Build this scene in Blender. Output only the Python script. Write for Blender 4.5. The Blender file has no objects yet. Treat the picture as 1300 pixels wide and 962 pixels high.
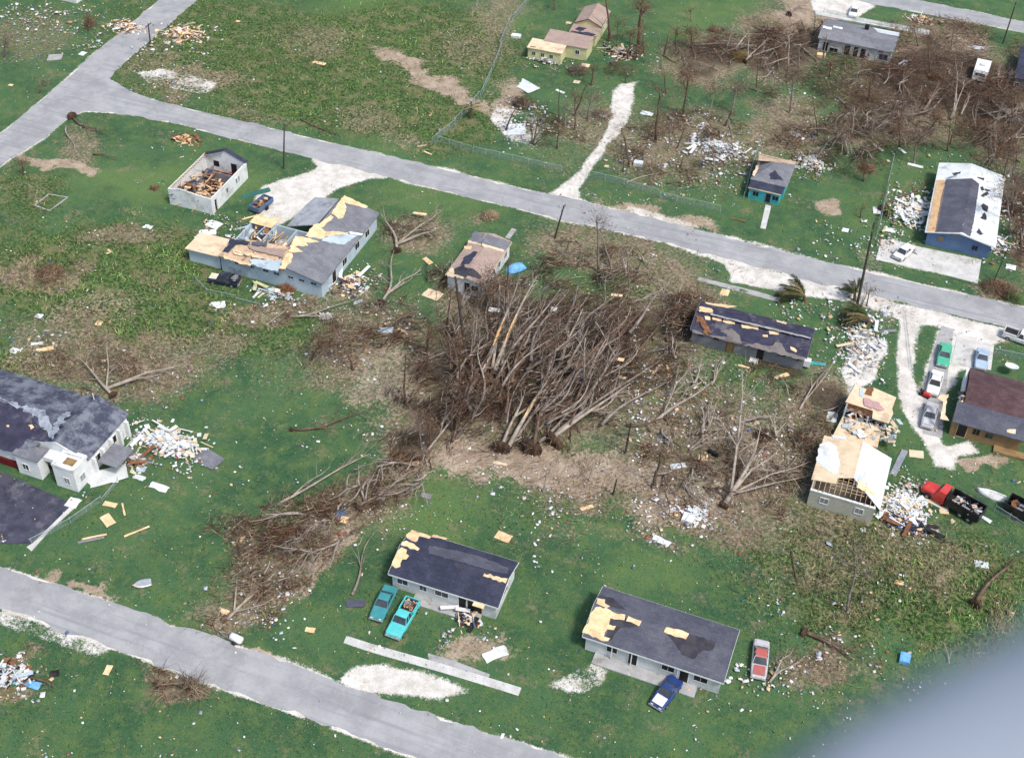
import bpy, math, random
import numpy as np
from mathutils import Vector
random.seed(11); NR = np.random.default_rng(11)
SC = bpy.context.scene; COL = SC.collection
# ---------------------------------------------------------------- camera geometry (helicopter, about 115 m up, 44 mm lens)
CX, CY, FPX, HC = 650., 436., 1606.78, 114.5
AX = (0.9353224, 0.2539170, -0.2463701)      # street direction (east) seen from the camera: x right, y down, z forward
AY = (0.3522070, -0.6023186, 0.7163537)      # across the streets (north)
AZ = (0.0335011, -0.7567949, -0.6527934)     # up
def P(px, py, z=0.):
    """ground (or height z) point seen at a point of the 1300x962 photograph"""
    d = (px-CX, py-CY, FPX)
    w = [sum(a*b for a, b in zip(d, A)) for A in (AX, AY, AZ)]
    t = (z-HC)/w[2]
    return Vector((w[0]*t, w[1]*t, z))
def proj(x, y, z=0.):
    v = (x, y, z-HC)
    c = [v[0]*AX[i]+v[1]*AY[i]+v[2]*AZ[i] for i in range(3)]
    return CX+FPX*c[0]/c[2], CY+FPX*c[1]/c[2]
cam = bpy.data.cameras.new('camera'); co = bpy.data.objects.new('camera', cam); COL.objects.link(co); SC.camera = co
cam.sensor_fit = 'HORIZONTAL'; cam.sensor_width = 36; cam.lens = 36*FPX/1300
cam.shift_x = 0; cam.shift_y = -(481-CY)/1300
cam.clip_start = 0.1; cam.clip_end = 3000
from mathutils import Matrix
# columns: camera x, y(up), z(back) axes in world
R_ = Matrix(((AX[0], -AX[1], -AX[2]), (AY[0], -AY[1], -AY[2]), (AZ[0], -AZ[1], -AZ[2])))
co.matrix_world = Matrix.Translation((0, 0, HC)) @ R_.to_4x4()
cam.dof.use_dof = True; cam.dof.focus_distance = 165; cam.dof.aperture_fstop = 1.7
# ---------------------------------------------------------------- light
w = bpy.data.worlds.new('World'); SC.world = w; w.use_nodes = True
nt = w.node_tree; bg = nt.nodes['Background']
sky = nt.nodes.new('ShaderNodeTexSky'); sky.sky_type = 'NISHITA'; sky.sun_disc = False
SUN_EL, SUN_AZ = math.radians(58), math.radians(115)     # azimuth clockwise from +Y
sky.sun_elevation = SUN_EL; sky.sun_rotation = SUN_AZ; sky.air_density = 1.0; sky.dust_density = 3.0
nt.links.new(sky.outputs[0], bg.inputs[0]); bg.inputs[1].default_value = 0.1
sl = bpy.data.lights.new('sun', 'SUN'); sl.energy = 1.5; sl.angle = math.radians(10); sl.color = (1, .95, .87)
so = bpy.data.objects.new('sun', sl); COL.objects.link(so)
sd = Vector((math.sin(SUN_AZ)*math.cos(SUN_EL), math.cos(SUN_AZ)*math.cos(SUN_EL), math.sin(SUN_EL)))
so.rotation_euler = sd.to_track_quat('Z', 'Y').to_euler(); so.location = (0, 100, 60)
SC.view_settings.view_transform = 'Standard'; SC.view_settings.look = 'None'; SC.view_settings.gamma = 1
SC.view_settings.exposure = 0.97
SC.render.engine = 'CYCLES'; SC.cycles.max_bounces = 4; SC.cycles.diffuse_bounces = 2; SC.cycles.glossy_bounces = 2
SC.cycles.transmission_bounces = 2; SC.cycles.caustics_reflective = False; SC.cycles.caustics_refractive = False
SC.cycles.use_denoising = True

# ---------------------------------------------------------------- helpers
def tag(o, label=None, cat=None, group=None, kind=None):
    if label: o['label'] = label
    if cat: o['category'] = cat
    if group: o['group'] = group
    if kind: o['kind'] = kind
    return o
def thing(name, label, cat, loc=(0, 0, 0), rz=0., group=None):
    o = bpy.data.objects.new(name, None); COL.objects.link(o)
    o.location = loc; o.rotation_euler = (0, 0, rz); o.empty_display_size = .3
    return tag(o, label, cat, group)
class MB:
    def __init__(s): s.v = []; s.f = []; s.m = []
    def add(s, vs, fs, mi=0):
        n = len(s.v); s.v += [tuple(p) for p in vs]
        for f in fs: s.f.append(tuple(n+i for i in f)); s.m.append(mi)
        return s
    def box(s, c, d, rz=0., mi=0, rx=0., ry=0.):
        M = Matrix.Rotation(rz, 3, 'Z') @ Matrix.Rotation(ry, 3, 'Y') @ Matrix.Rotation(rx, 3, 'X')
        vs = [Vector(c)+M @ Vector((d[0]/2*i, d[1]/2*j, d[2]/2*k)) for k in (-1, 1) for j in (-1, 1) for i in (-1, 1)]
        return s.add(vs, [(0, 2, 3, 1), (4, 5, 7, 6), (0, 1, 5, 4), (2, 6, 7, 3), (0, 4, 6, 2), (1, 3, 7, 5)], mi)
    def bb(s, x0, y0, z0, x1, y1, z1, mi=0):
        return s.box(((x0+x1)/2, (y0+y1)/2, (z0+z1)/2), (abs(x1-x0), abs(y1-y0), abs(z1-z0)), mi=mi)
    def slab(s, pts, t, mi=0):
        """polygon of 3-D points (counter-clockwise seen from above) given thickness t downward"""
        n = len(pts); vs = [tuple(p) for p in pts]+[(p[0], p[1], p[2]-t) for p in pts]
        return s.add(vs, [tuple(range(n)), tuple(range(2*n-1, n-1, -1))]+[(i, i+n, (i+1) % n+n, (i+1) % n) for i in range(n)], mi)
    def tube(s, path, rad, n=6, mi=0, cap=True):
        path = [Vector(p) for p in path]; k = len(path); vs = []
        for i, p in enumerate(path):
            t = (path[min(i+1, k-1)]-path[max(i-1, 0)])
            if t.length < 1e-6: t = Vector((0, 0, 1))
            t.normalize(); a = t.orthogonal().normalized() if i == 0 else (a-t*a.dot(t)).normalized() if (a-t*a.dot(t)).length > 1e-4 else t.orthogonal().normalized()
            b = t.cross(a); r = rad[i] if hasattr(rad, '__len__') else rad
            for j in range(n):
                q = 2*math.pi*j/n; vs.append(p+(a*math.cos(q)+b*math.sin(q))*r)
        fs = [(i*n+j, i*n+(j+1) % n, (i+1)*n+(j+1) % n, (i+1)*n+j) for i in range(k-1) for j in range(n)]
        if cap: fs += [tuple(range(n-1, -1, -1)), tuple((k-1)*n+j for j in range(n))]
        return s.add(vs, fs, mi)
    def loft(s, rings, mi=0, closed=True, cap=True):
        n = len(rings[0]); vs = [p for r in rings for p in r]; m = n if closed else n-1
        fs = [(i*n+j, i*n+(j+1) % n, (i+1)*n+(j+1) % n, (i+1)*n+j) for i in range(len(rings)-1) for j in range(m)]
        if cap: fs += [tuple(range(n-1, -1, -1)), tuple((len(rings)-1)*n+j for j in range(n))]
        return s.add(vs, fs, mi)
    def build(s, name, mats, parent=None, smooth=False, label=None):
        me = bpy.data.meshes.new(name); me.from_pydata(s.v, [], s.f)
        if not isinstance(mats, (list, tuple)): mats = [mats]
        for m in mats: me.materials.append(m)
        if len(mats) > 1: me.polygons.foreach_set('material_index', s.m)
        if smooth: me.polygons.foreach_set('use_smooth', [True]*len(s.f))
        me.update()
        o = bpy.data.objects.new(name, me); COL.objects.link(o)
        if parent: o.parent = parent
        if label: o['label'] = label
        return o
# ---------------------------------------------------------------- materials
class NT:
    def __init__(s, m): s.t = m.node_tree
    def n(s, ty, **k):
        x = s.t.nodes.new(ty)
        for a, b in k.items(): setattr(x, a, b)
        return x
    def put(s, sock, v):
        if isinstance(v, bpy.types.NodeSocket): s.t.links.new(v, sock)
        else: sock.default_value = (*v, 1) if isinstance(v, tuple) and len(v) == 3 and sock.type == 'RGBA' else v
    def noise(s, vec, scale, detail=4, rough=.6, out=0):
        x = s.n('ShaderNodeTexNoise'); s.put(x.inputs['Vector'], vec); x.inputs['Scale'].default_value = scale
        x.inputs['Detail'].default_value = detail; x.inputs['Roughness'].default_value = rough; return x.outputs[out]
    def mix(s, f, a, b, mode='MIX'):
        x = s.n('ShaderNodeMix', data_type='RGBA', blend_type=mode); s.put(x.inputs[0], f); s.put(x.inputs[6], a); s.put(x.inputs[7], b); return x.outputs[2]
    def math(s, op, a, b=0., c=0., clamp=False):
        x = s.n('ShaderNodeMath', operation=op, use_clamp=clamp); s.put(x.inputs[0], a); s.put(x.inputs[1], b)
        s.put(x.inputs[2], c); return x.outputs[0]
    def ss(s, v, lo, hi):
        x = s.n('ShaderNodeMapRange', interpolation_type='SMOOTHSTEP'); s.put(x.inputs[0], v)
        x.inputs[1].default_value = lo; x.inputs[2].default_value = hi; return x.outputs[0]
    def pos(s): return s.n('ShaderNodeNewGeometry').outputs['Position']
    def obj(s): return s.n('ShaderNodeTexCoord').outputs['Object']
MATS = {}
def base_mat(name, rough=.85):
    m = bpy.data.materials.new(name); m.use_nodes = True
    b = m.node_tree.nodes['Principled BSDF']; b.inputs['Roughness'].default_value = rough
    b.inputs['Specular IOR Level'].default_value = .25
    return m, NT(m), b
def mat(name, c, c2=None, scale=1.5, rough=.85, metal=0., fine=6., dirt=None, bump=0., amt=(.35, .65), spec=None):
    if name in MATS: return MATS[name]
    m, N, b = base_mat(name, rough); v = N.pos()
    c2 = c2 or tuple(x*.72 for x in c)
    a = N.mix(N.ss(N.noise(v, scale, 5), *amt), c, c2)
    k = N.math('MULTIPLY_ADD', N.noise(v, fine, 3), .5, .75)
    x = N.n('ShaderNodeVectorMath', operation='SCALE'); N.put(x.inputs[0], a); N.put(x.inputs['Scale'], k); a = x.outputs[0]
    if dirt: a = N.mix(N.ss(N.noise(v, scale*.6, 6, .7), .52, .66), a, dirt)
    N.put(b.inputs['Base Color'], a); b.inputs['Metallic'].default_value = metal
    if spec is not None: b.inputs['Specular IOR Level'].default_value = spec
    if bump:
        bp = N.n('ShaderNodeBump'); bp.inputs['Strength'].default_value = bump; N.put(bp.inputs['Height'], N.noise(v, fine*2, 3)); N.put(b.inputs['Normal'], bp.outputs[0])
    MATS[name] = m; return m
def shingle(name, c, c2, streak=(.3, .3, .32), row=.28):
    if name in MATS: return MATS[name]
    m, N, b = base_mat(name, .95); v = N.pos()
    bk = N.n('ShaderNodeTexBrick'); N.put(bk.inputs['Vector'], v); bk.inputs['Scale'].default_value = 1
    bk.inputs['Brick Width'].default_value = .9; bk.inputs['Row Height'].default_value = row; bk.inputs['Mortar Size'].default_value = .02
    bk.inputs['Color1'].default_value = (1, 1, 1, 1); bk.inputs['Color2'].default_value = (.84, .84, .84, 1); bk.inputs['Mortar'].default_value = (.72, .72, .72, 1)
    a = N.mix(N.ss(N.noise(v, .45, 6, .7), .4, .62), c, c2)
    a = N.mix(N.ss(N.noise(v, 2.2, 6, .75), .55, .75), a, streak)
    k = N.math('MULTIPLY_ADD', N.noise(v, 9, 3), .7, .65)
    x = N.n('ShaderNodeVectorMath', operation='SCALE'); N.put(x.inputs[0], a); N.put(x.inputs['Scale'], k)
    a = N.mix(1., x.outputs[0], bk.outputs[0], 'MULTIPLY')
    N.put(b.inputs['Base Color'], a); MATS[name] = m; return m
def vcol_mat(name, rough=.9):
    m, N, b = base_mat(name, rough); at = N.n('ShaderNodeAttribute', attribute_name='Col')
    N.put(b.inputs['Base Color'], at.outputs['Color']); return m
VC = vcol_mat('plant_matter'); VCL = vcol_mat('litter_scraps', .8)
M = dict(
 ply=mat('bare_plywood', (.74, .5, .27), (.84, .62, .38), 1.0, .8, fine=4, dirt=(.55, .38, .22)),
 ply2=mat('old_plywood', (.5, .36, .24), (.62, .47, .33), 1.3, .85, dirt=(.3, .22, .17)),
 felt=mat('roofing_felt', (.035, .034, .045), (.06, .058, .07), .8, .9),
 feltb=mat('blue_black_felt', (.03, .03, .055), (.05, .05, .085), .7, .9, dirt=(.12, .12, .14)),
 white=mat('white_paint', (.76, .78, .77), (.66, .68, .68), .5, .7, dirt=(.5, .5, .48)),
 offwhite=mat('weathered_white_paint', (.62, .65, .64), (.5, .53, .53), .5, .8, dirt=(.4, .4, .38)),
 bluewhite=mat('pale_blue_paint', (.46, .56, .62), (.4, .49, .55), .5, .8, dirt=(.3, .36, .4)),
 grey=mat('grey_block', (.24, .24, .25), (.2, .2, .21), .7, .9, dirt=(.15, .15, .15)),
 beige=mat('beige_stucco', (.42, .42, .34), (.36, .36, .3), .5, .9, dirt=(.3, .3, .25)),
 ochre=mat('ochre_stucco', (.30, .2, .09), (.22, .145, .07), .6, .9, dirt=(.14, .1, .06)),
 yellow=mat('pale_yellow_paint', (.62, .6, .33), (.54, .52, .3), .6, .85, dirt=(.42, .38, .24)),
 teal=mat('turquoise_paint', (.06, .42, .44), (.05, .33, .36), .8, .8, dirt=(.12, .28, .3)),
 blue=mat('blue_paint', (.10, .17, .30), (.085, .14, .25), .5, .85, dirt=(.14, .17, .22)),
 dark=mat('dark_opening', (.012, .012, .014), (.02, .02, .02), 1, .6),
 glass=mat('window_glass', (.03, .04, .05), (.06, .07, .08), .8, .12, spec=.5),
 wood=mat('broken_lumber', (.46, .3, .16), (.58, .4, .24), 2, .85, dirt=(.25, .17, .1)),
 rust=mat('rusty_wood', (.16, .07, .035), (.24, .12, .06), 2, .9),
 redfloor=mat('red_floor', (.12, .015, .012), (.07, .015, .012), 1, .8),
 conc=mat('pale_concrete', (.58, .58, .56), (.48, .48, .46), .6, .95, dirt=(.36, .35, .32), bump=.1),
 conc2=mat('old_concrete', (.4, .4, .4), (.32, .32, .32), .8, .95, dirt=(.24, .24, .22), bump=.1),
 metal=mat('grey_metal', (.4, .42, .44), (.3, .32, .34), 2, .5, .4),
 galv=mat('galvanised_wire', (.42, .5, .5), (.34, .42, .42), 2, .6, .2),
 black=mat('black_paint', (.012, .012, .014), (.03, .028, .03), 1, .45, dirt=(.05, .04, .035)),
 tyre=mat('tyre_rubber', (.015, .015, .015), (.03, .03, .03), 3, .9),
 chrome=mat('dull_chrome', (.6, .62, .64), (.45, .46, .48), 3, .3, .6),
 lamp=mat('lamp_glass', (.7, .7, .66), (.6, .6, .58), 3, .3), redlamp=mat('red_lamp_glass', (.4, .02, .02), (.3, .02, .02), 3, .3),
 pole=mat('creosoted_pole', (.05, .04, .035), (.09, .075, .06), 2, .95),
 barkg=mat('grey_bark', (.29, .25, .215), (.17, .14, .12), 1.2, .95, fine=9, dirt=(.12, .09, .07)),
 barkl=mat('pale_bark', (.40, .35, .29), (.26, .22, .18), 1.2, .95, fine=9, dirt=(.22, .17, .13)),
 barkb=mat('brown_bark', (.15, .095, .065), (.09, .06, .045), 1.2, .95, fine=9, dirt=(.22, .16, .12)),
 split=mat('fresh_split_wood', (.66, .40, .16), (.72, .52, .28), 2, .85, dirt=(.36, .18, .07)),
 soil=mat('root_soil', (.04, .024, .016), (.09, .055, .035), 1.5, 1., fine=9, dirt=(.03, .02, .015), bump=.5),
 tan=shingle('tan_shingles', (.42, .32, .27), (.36, .27, .23), (.5, .41, .35)),
 cream=mat('cream_deck', (.72, .6, .42), (.64, .5, .33), .8, .85, dirt=(.5, .38, .26)),
 sheet=mat('bleached_sheet_roof', (.68, .72, .74), (.58, .63, .66), .5, .7, fine=5, dirt=(.45, .5, .54)),
 slate=shingle('slate_grey_shingles', (.085, .09, .12), (.12, .125, .155), (.17, .18, .21)),
 slated=shingle('navy_shingles', (.035, .04, .068), (.055, .06, .095), (.09, .095, .13)),
 greyroof=shingle('worn_grey_shingles', (.17, .175, .2), (.23, .24, .26), (.3, .31, .33)),
 brownroof=shingle('brown_shingles', (.085, .05, .055), (.13, .08, .085), (.2, .13, .13)),
 churchroof=shingle('streaked_shingles', (.06, .065, .1), (.19, .21, .25), (.32, .35, .39)),
 blue_tarp=mat('blue_tarp', (.1, .32, .62), (.2, .45, .72), 2, .6),
)
def paint(name, c, rough=.35):
    return mat('car_paint_'+name, c, tuple(x*.85 for x in c), 1.5, rough, fine=3, dirt=tuple(x*.6+.08 for x in c), spec=.5)
# ---------------------------------------------------------------- painted fields (on the ground, written down by photo position)
def vnoise(x, y, s, seed=0):
    x = x/s; y = y/s; xi = np.floor(x).astype(int); yi = np.floor(y).astype(int); fx = x-xi; fy = y-yi
    fx = fx*fx*(3-2*fx); fy = fy*fy*(3-2*fy)
    def h(a, b):
        n = (a*374761393+b*668265263+seed*144665) & 0x7fffffff; n = ((n ^ (n >> 13))*1274126177) & 0x7fffffff; return ((n ^ (n >> 16)) & 0xffff)/65535.
    return (h(xi, yi)*(1-fx)+h(xi+1, yi)*fx)*(1-fy)+(h(xi, yi+1)*(1-fx)+h(xi+1, yi+1)*fx)*fy
def fbm(x, y, s, seed=0): return (vnoise(x, y, s, seed)*.5+vnoise(x, y, s/2.1, seed+1)*.3+vnoise(x, y, s/4.3, seed+2)*.2)
def npproj(x, y, z=0.):
    v = (x, y, z-HC); c = [v[0]*AX[i]+v[1]*AY[i]+v[2]*AZ[i] for i in range(3)]
    return CX+FPX*c[0]/c[2], CY+FPX*c[1]/c[2]
def warp(x, y): return x+(fbm(x, y, 9, 61)-.5)*9+(fbm(x, y, 2.4, 62)-.5)*3, y+(fbm(x, y, 9, 63)-.5)*11+(fbm(x, y, 2.4, 64)-.5)*4
def ell(L, w=True):
    """soft union of ellipses (px, py, rx, ry, angle in degrees, weight), turned into ground ellipses"""
    out = []
    for (a, b, rx, ry, an, wt) in L:
        c = P(a, b); q = math.radians(an)
        u = P(a+rx*math.cos(q), b-rx*math.sin(q))-c; v = P(a+ry*math.sin(q), b+ry*math.cos(q))-c
        Mi = np.linalg.inv(np.array([[u.x, v.x], [u.y, v.y]])); out.append((c.x, c.y, Mi, wt))
    def f(x, y):
        x, y = warp(x, y) if w else (x, y); r = np.zeros_like(x)
        for cx, cy, Mi, wt in out:
            dx, dy = x-cx, y-cy; a = Mi[0, 0]*dx+Mi[0, 1]*dy; b = Mi[1, 0]*dx+Mi[1, 1]*dy
            r = np.maximum(r, wt*np.clip(1.5-np.sqrt(a*a+b*b), 0, 1)/1.0)
        return np.clip(r, 0, 1)
    return f
DRY = ell([(250,105,70,24,0,.6),(400,55,60,26,0,.5),(330,150,60,14,-12,.45),(480,150,60,20,-12,.5),(200,75,40,20,0,.5),(150,300,60,14,0,.6),(90,420,70,30,0,.6),(250,440,70,30,0,.55),(330,480,60,30,0,.35),(200,370,40,16,0,.4),(1180,700,50,20,0,.4),(1060,760,50,30,0,.5),(600,730,20,30,0,.2),(690,470,200,95,10,1),(610,400,60,60,0,1),(560,520,90,55,30,1),(500,590,100,40,38,.9),(420,660,110,50,38,.95),(340,725,95,45,30,.9),(300,765,50,30,20,.7),
 (640,580,160,40,0,.75),(760,610,150,45,0,.7),(880,560,120,80,0,.8),(960,600,90,80,0,.8),(1010,540,50,60,0,.8),(905,650,90,40,0,.75),(470,430,110,45,10,.7),(540,295,60,30,0,.7),
 (350,388,80,16,0,.7),(455,375,40,20,0,.7),(140,465,120,50,0,.85),(65,345,45,25,0,.9),(40,430,60,40,0,.55),(800,330,140,35,-12,.7),(735,320,60,30,0,.7),(860,390,60,60,0,.8),
 (1195,105,130,60,0,.95),(1120,165,100,28,0,.75),(1000,50,60,60,0,.85),(905,75,70,35,0,.85),(870,185,130,60,0,.7),(760,165,60,50,0,.6),(990,165,60,50,0,.8),(1275,150,50,70,0,1),
 (1290,280,25,70,0,.9),(1190,45,60,25,0,.8),(640,20,40,30,0,.6),(600,60,60,40,0,.5),(40,45,70,45,0,.5),(110,180,45,35,0,.6),(20,250,30,30,0,.4),(230,860,70,25,0,.9),(20,850,50,25,0,.8),
 (1110,710,170,50,0,.55),(1050,660,60,50,0,.6),(1040,830,60,40,0,.8),(1060,500,30,60,70,.7),(700,200,50,50,0,.4),(1130,400,40,20,0,.5),(1270,370,40,18,0,.8),(620,275,14,10,0,.7),(700,680,60,40,0,.4)])
DIRT = ell([(640,595,170,30,0,.8),(600,640,60,20,0,.3),(760,600,130,40,0,.7),(540,100,90,14,-28,.9),(580,130,60,12,-28,.8),(870,640,80,40,0,.7),(640,130,30,40,0,.7),(420,380,60,20,0,.5),
 (80,205,60,10,-12,.95),(1060,255,22,10,30,.95),(1240,590,36,9,-12,.95),(800,270,90,10,-14,.7),(860,290,60,14,-14,.7),(120,400,100,30,0,.5),(430,700,20,60,-35,.8),(600,810,60,25,0,.7),(100,735,60,10,-15,.8),
 (1180,80,60,30,0,.7),(1010,20,30,30,0,.8),(1120,55,40,8,0,.5),(1230,60,40,25,0,.7),(480,480,60,70,0,.6),(930,600,60,60,0,.6),(1100,330,20,30,0,.5),(1170,440,10,60,0,.3),(340,840,60,12,-20,.8),(70,770,60,6,0,.4),
 (980,560,60,60,0,.5),(250,100,60,20,0,.3),(230,90,70,22,0,.4),(1050,30,14,30,0,.8),(520,180,60,20,-14,.5),(770,170,60,20,0,.4),(1140,150,110,25,0,.6),(1250,130,60,40,0,.5),(750,330,80,20,0,.4)])
WEED = ell([(1170,740,190,65,0,1),(1060,690,100,40,0,1),(350,80,240,80,-12,1),(500,60,160,70,0,1),(120,340,170,70,0,.9),(200,400,140,50,0,.9),(20,250,60,60,0,.6),(330,420,120,50,0,.6),(1100,620,100,30,0,.4),
 (560,150,80,50,0,.9),(900,500,60,40,0,.5),(1020,570,50,60,0,.8),(790,380,80,40,0,.6),(60,460,100,30,0,.7),(960,480,40,20,0,.6),(700,650,120,20,0,.4),(1260,790,60,60,0,1)])
BRIGHT = ell([(1190,720,80,30,0,1),(1260,760,60,40,0,.9),(470,20,70,40,0,1),(470,80,40,20,0,.8),(150,350,90,35,0,.8),(200,230,120,25,0,.9),(560,250,90,25,0,.6),(900,20,60,30,0,.7),(220,410,60,25,0,.6),(840,720,60,30,0,.5),
 (650,30,40,20,0,.5),(480,170,50,30,0,.5),(1140,250,60,40,0,.4),(540,640,60,30,0,.7)])
def polysdf(pts):
    W_ = np.array([tuple(P(a, b))[:2] for a, b in pts])
    def f(x, y):
        d = np.full(x.shape, 1e9); ins = np.zeros(x.shape, bool); n = len(W_)
        for i in range(n):
            a, b = W_[i], W_[(i+1) % n]; e = b-a; wx, wy = x-a[0], y-a[1]
            t = np.clip((wx*e[0]+wy*e[1])/(e@e+1e-9), 0, 1); d = np.minimum(d, np.hypot(wx-e[0]*t, wy-e[1]*t))
            c = ((a[1] > y) != (b[1] > y)) & (x < (b[0]-a[0])*(y-a[1])/((b[1]-a[1]) if abs(b[1]-a[1]) > 1e-9 else 1e-9)+a[0]); ins ^= c
        return np.where(ins, d, -d)
    return f
# roads (photo outlines of the asphalt)
SIDE = [(250,0),(146,89),(138,100),(152,109),(183,124),(254,142),(330,159),(396,176),(482,195),(650,237),(734,254),(850,283),(970,314),(1122,350),(1275,385),(1420,420),(1900,533),
        (1900,577),(1420,455),(1300,421),(1148,384),(1040,359),(930,330),(843,308),(757,288),(683,272),(650,263),(560,242),(482,222),(396,201),(330,185),(223,157),(162,145),(109,142),(89,148),(52,178),(0,212),(-90,285),(-90,225),(0,170),(53,127),(129,61),(203,0),(290,-80),(330,-70)]
NORTH = [(1060,-18),(1148,-3),(1300,28),(1420,55),(1900,158),(1900,182),(1420,72),(1300,42),(1187,20),(1060,-4)]
SOUTH = [(-90,690),(0,719),(70,741),(142,767),(254,805),(330,828),(383,846),(439,871),(560,912),(700,955),(840,1000),(1000,1050),(1500,1215),(1500,1290),(1000,1110),(760,1040),(560,975),(400,915),(300,880),(216,851),(145,823),(70,798),(0,772),(-90,745)]
sd_side, sd_north, sd_south = polysdf(SIDE), polysdf(NORTH), polysdf(SOUTH)
SANDP = [[(396,200),(402,212),(375,225),(335,235),(318,262),(350,290),(395,262),(430,240),(470,226),(500,226)],          # driveway of the big house
 [(700,245),(712,238),(745,205),(757,188),(772,160),(778,120),(785,106),(810,103),(803,130),(797,155),(775,180),(752,215),(735,240),(735,256)],
 [(840,283),(940,303),(1030,325),(1030,335),(960,321),(860,297)],
 [(843,308),(930,331),(1040,360),(1148,385),(1300,422),(1300,432),(1240,440),(1200,418),(1160,410),(1080,385),(1000,372),(930,358),(922,335)],
 [(1143,400),(1172,408),(1158,440),(1160,480),(1172,520),(1200,565),(1230,560),(1245,574),(1215,580),(1208,596),(1190,590),(1172,556),(1160,545),(1146,520),(1137,470)],
 [(1190,420),(1240,430),(1262,440),(1250,470),(1220,470),(1200,500),(1190,540),(1172,545),(1165,500),(1180,460)],
 [(430,866),(445,848),(480,841),(520,850),(570,864),(590,876),(560,892),(470,878)],
 [(1030,-5),(1100,2),(1110,8),(1085,24),(1032,14)],[(0,772),(70,798),(120,818),(140,826),(110,829),(40,806),(0,790)],[(700,868),(760,838),(770,850),(765,866),(740,880)],
 [(1085,420),(1127,432),(1112,480),(1075,505),(1070,470)],[(176,93),(205,88),(240,96),(276,106),(262,120),(215,112),(190,106)],[(632,132),(655,138),(690,150),(700,168),(680,192),(655,188),(636,165),(622,150)],[(800,262),(850,276),(905,292),(905,302),(850,288),(790,272)],[(1130,310),(1180,330),(1230,345),(1245,357),(1150,340),(1112,325)]]
sands = [polysdf(p) for p in SANDP]; SOFT = (2, 8, 9, 11, 12, 13)
DARK = ell([(700,460,150,80,14,1),(590,500,50,50,0,.9),(1195,105,110,48,0,.9),(1100,160,100,22,0,.6),(1270,150,50,60,0,.9),(1290,280,20,60,0,.9),(1000,60,50,40,0,.7),(900,72,50,26,0,.8),(980,470,50,12,0,.8),(865,415,30,30,0,.8),(1060,510,20,50,60,.7),(350,730,60,26,30,.5),(870,185,60,30,0,.4),(540,540,40,40,0,.8)])  # dark brown ground, also painting in the shade under pile and brush
def road_d(x, y): return np.maximum(np.maximum(sd_side(x, y), sd_north(x, y)), sd_south(x, y))
def sandfield(x, y):
    r = np.full(x.shape, -9.)
    for i, s in enumerate(sands): r = np.maximum(r, np.minimum(s(x, y), .02) if i in SOFT else s(x, y))
    rd = road_d(x, y); sh = np.where(rd < 0, rd-.3+np.clip(fbm(x, y, 9, 9)-.5, 0, 1)*3.2, .6)   # sandy verge beside asphalt
    r = r+(fbm(x, y, 3., 71)-.5)*1.3; v = np.clip(.5+r*.55, 0, 1); return np.maximum(v, np.clip(.5+sh*.45, 0, .75)*(rd > -4))
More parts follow.
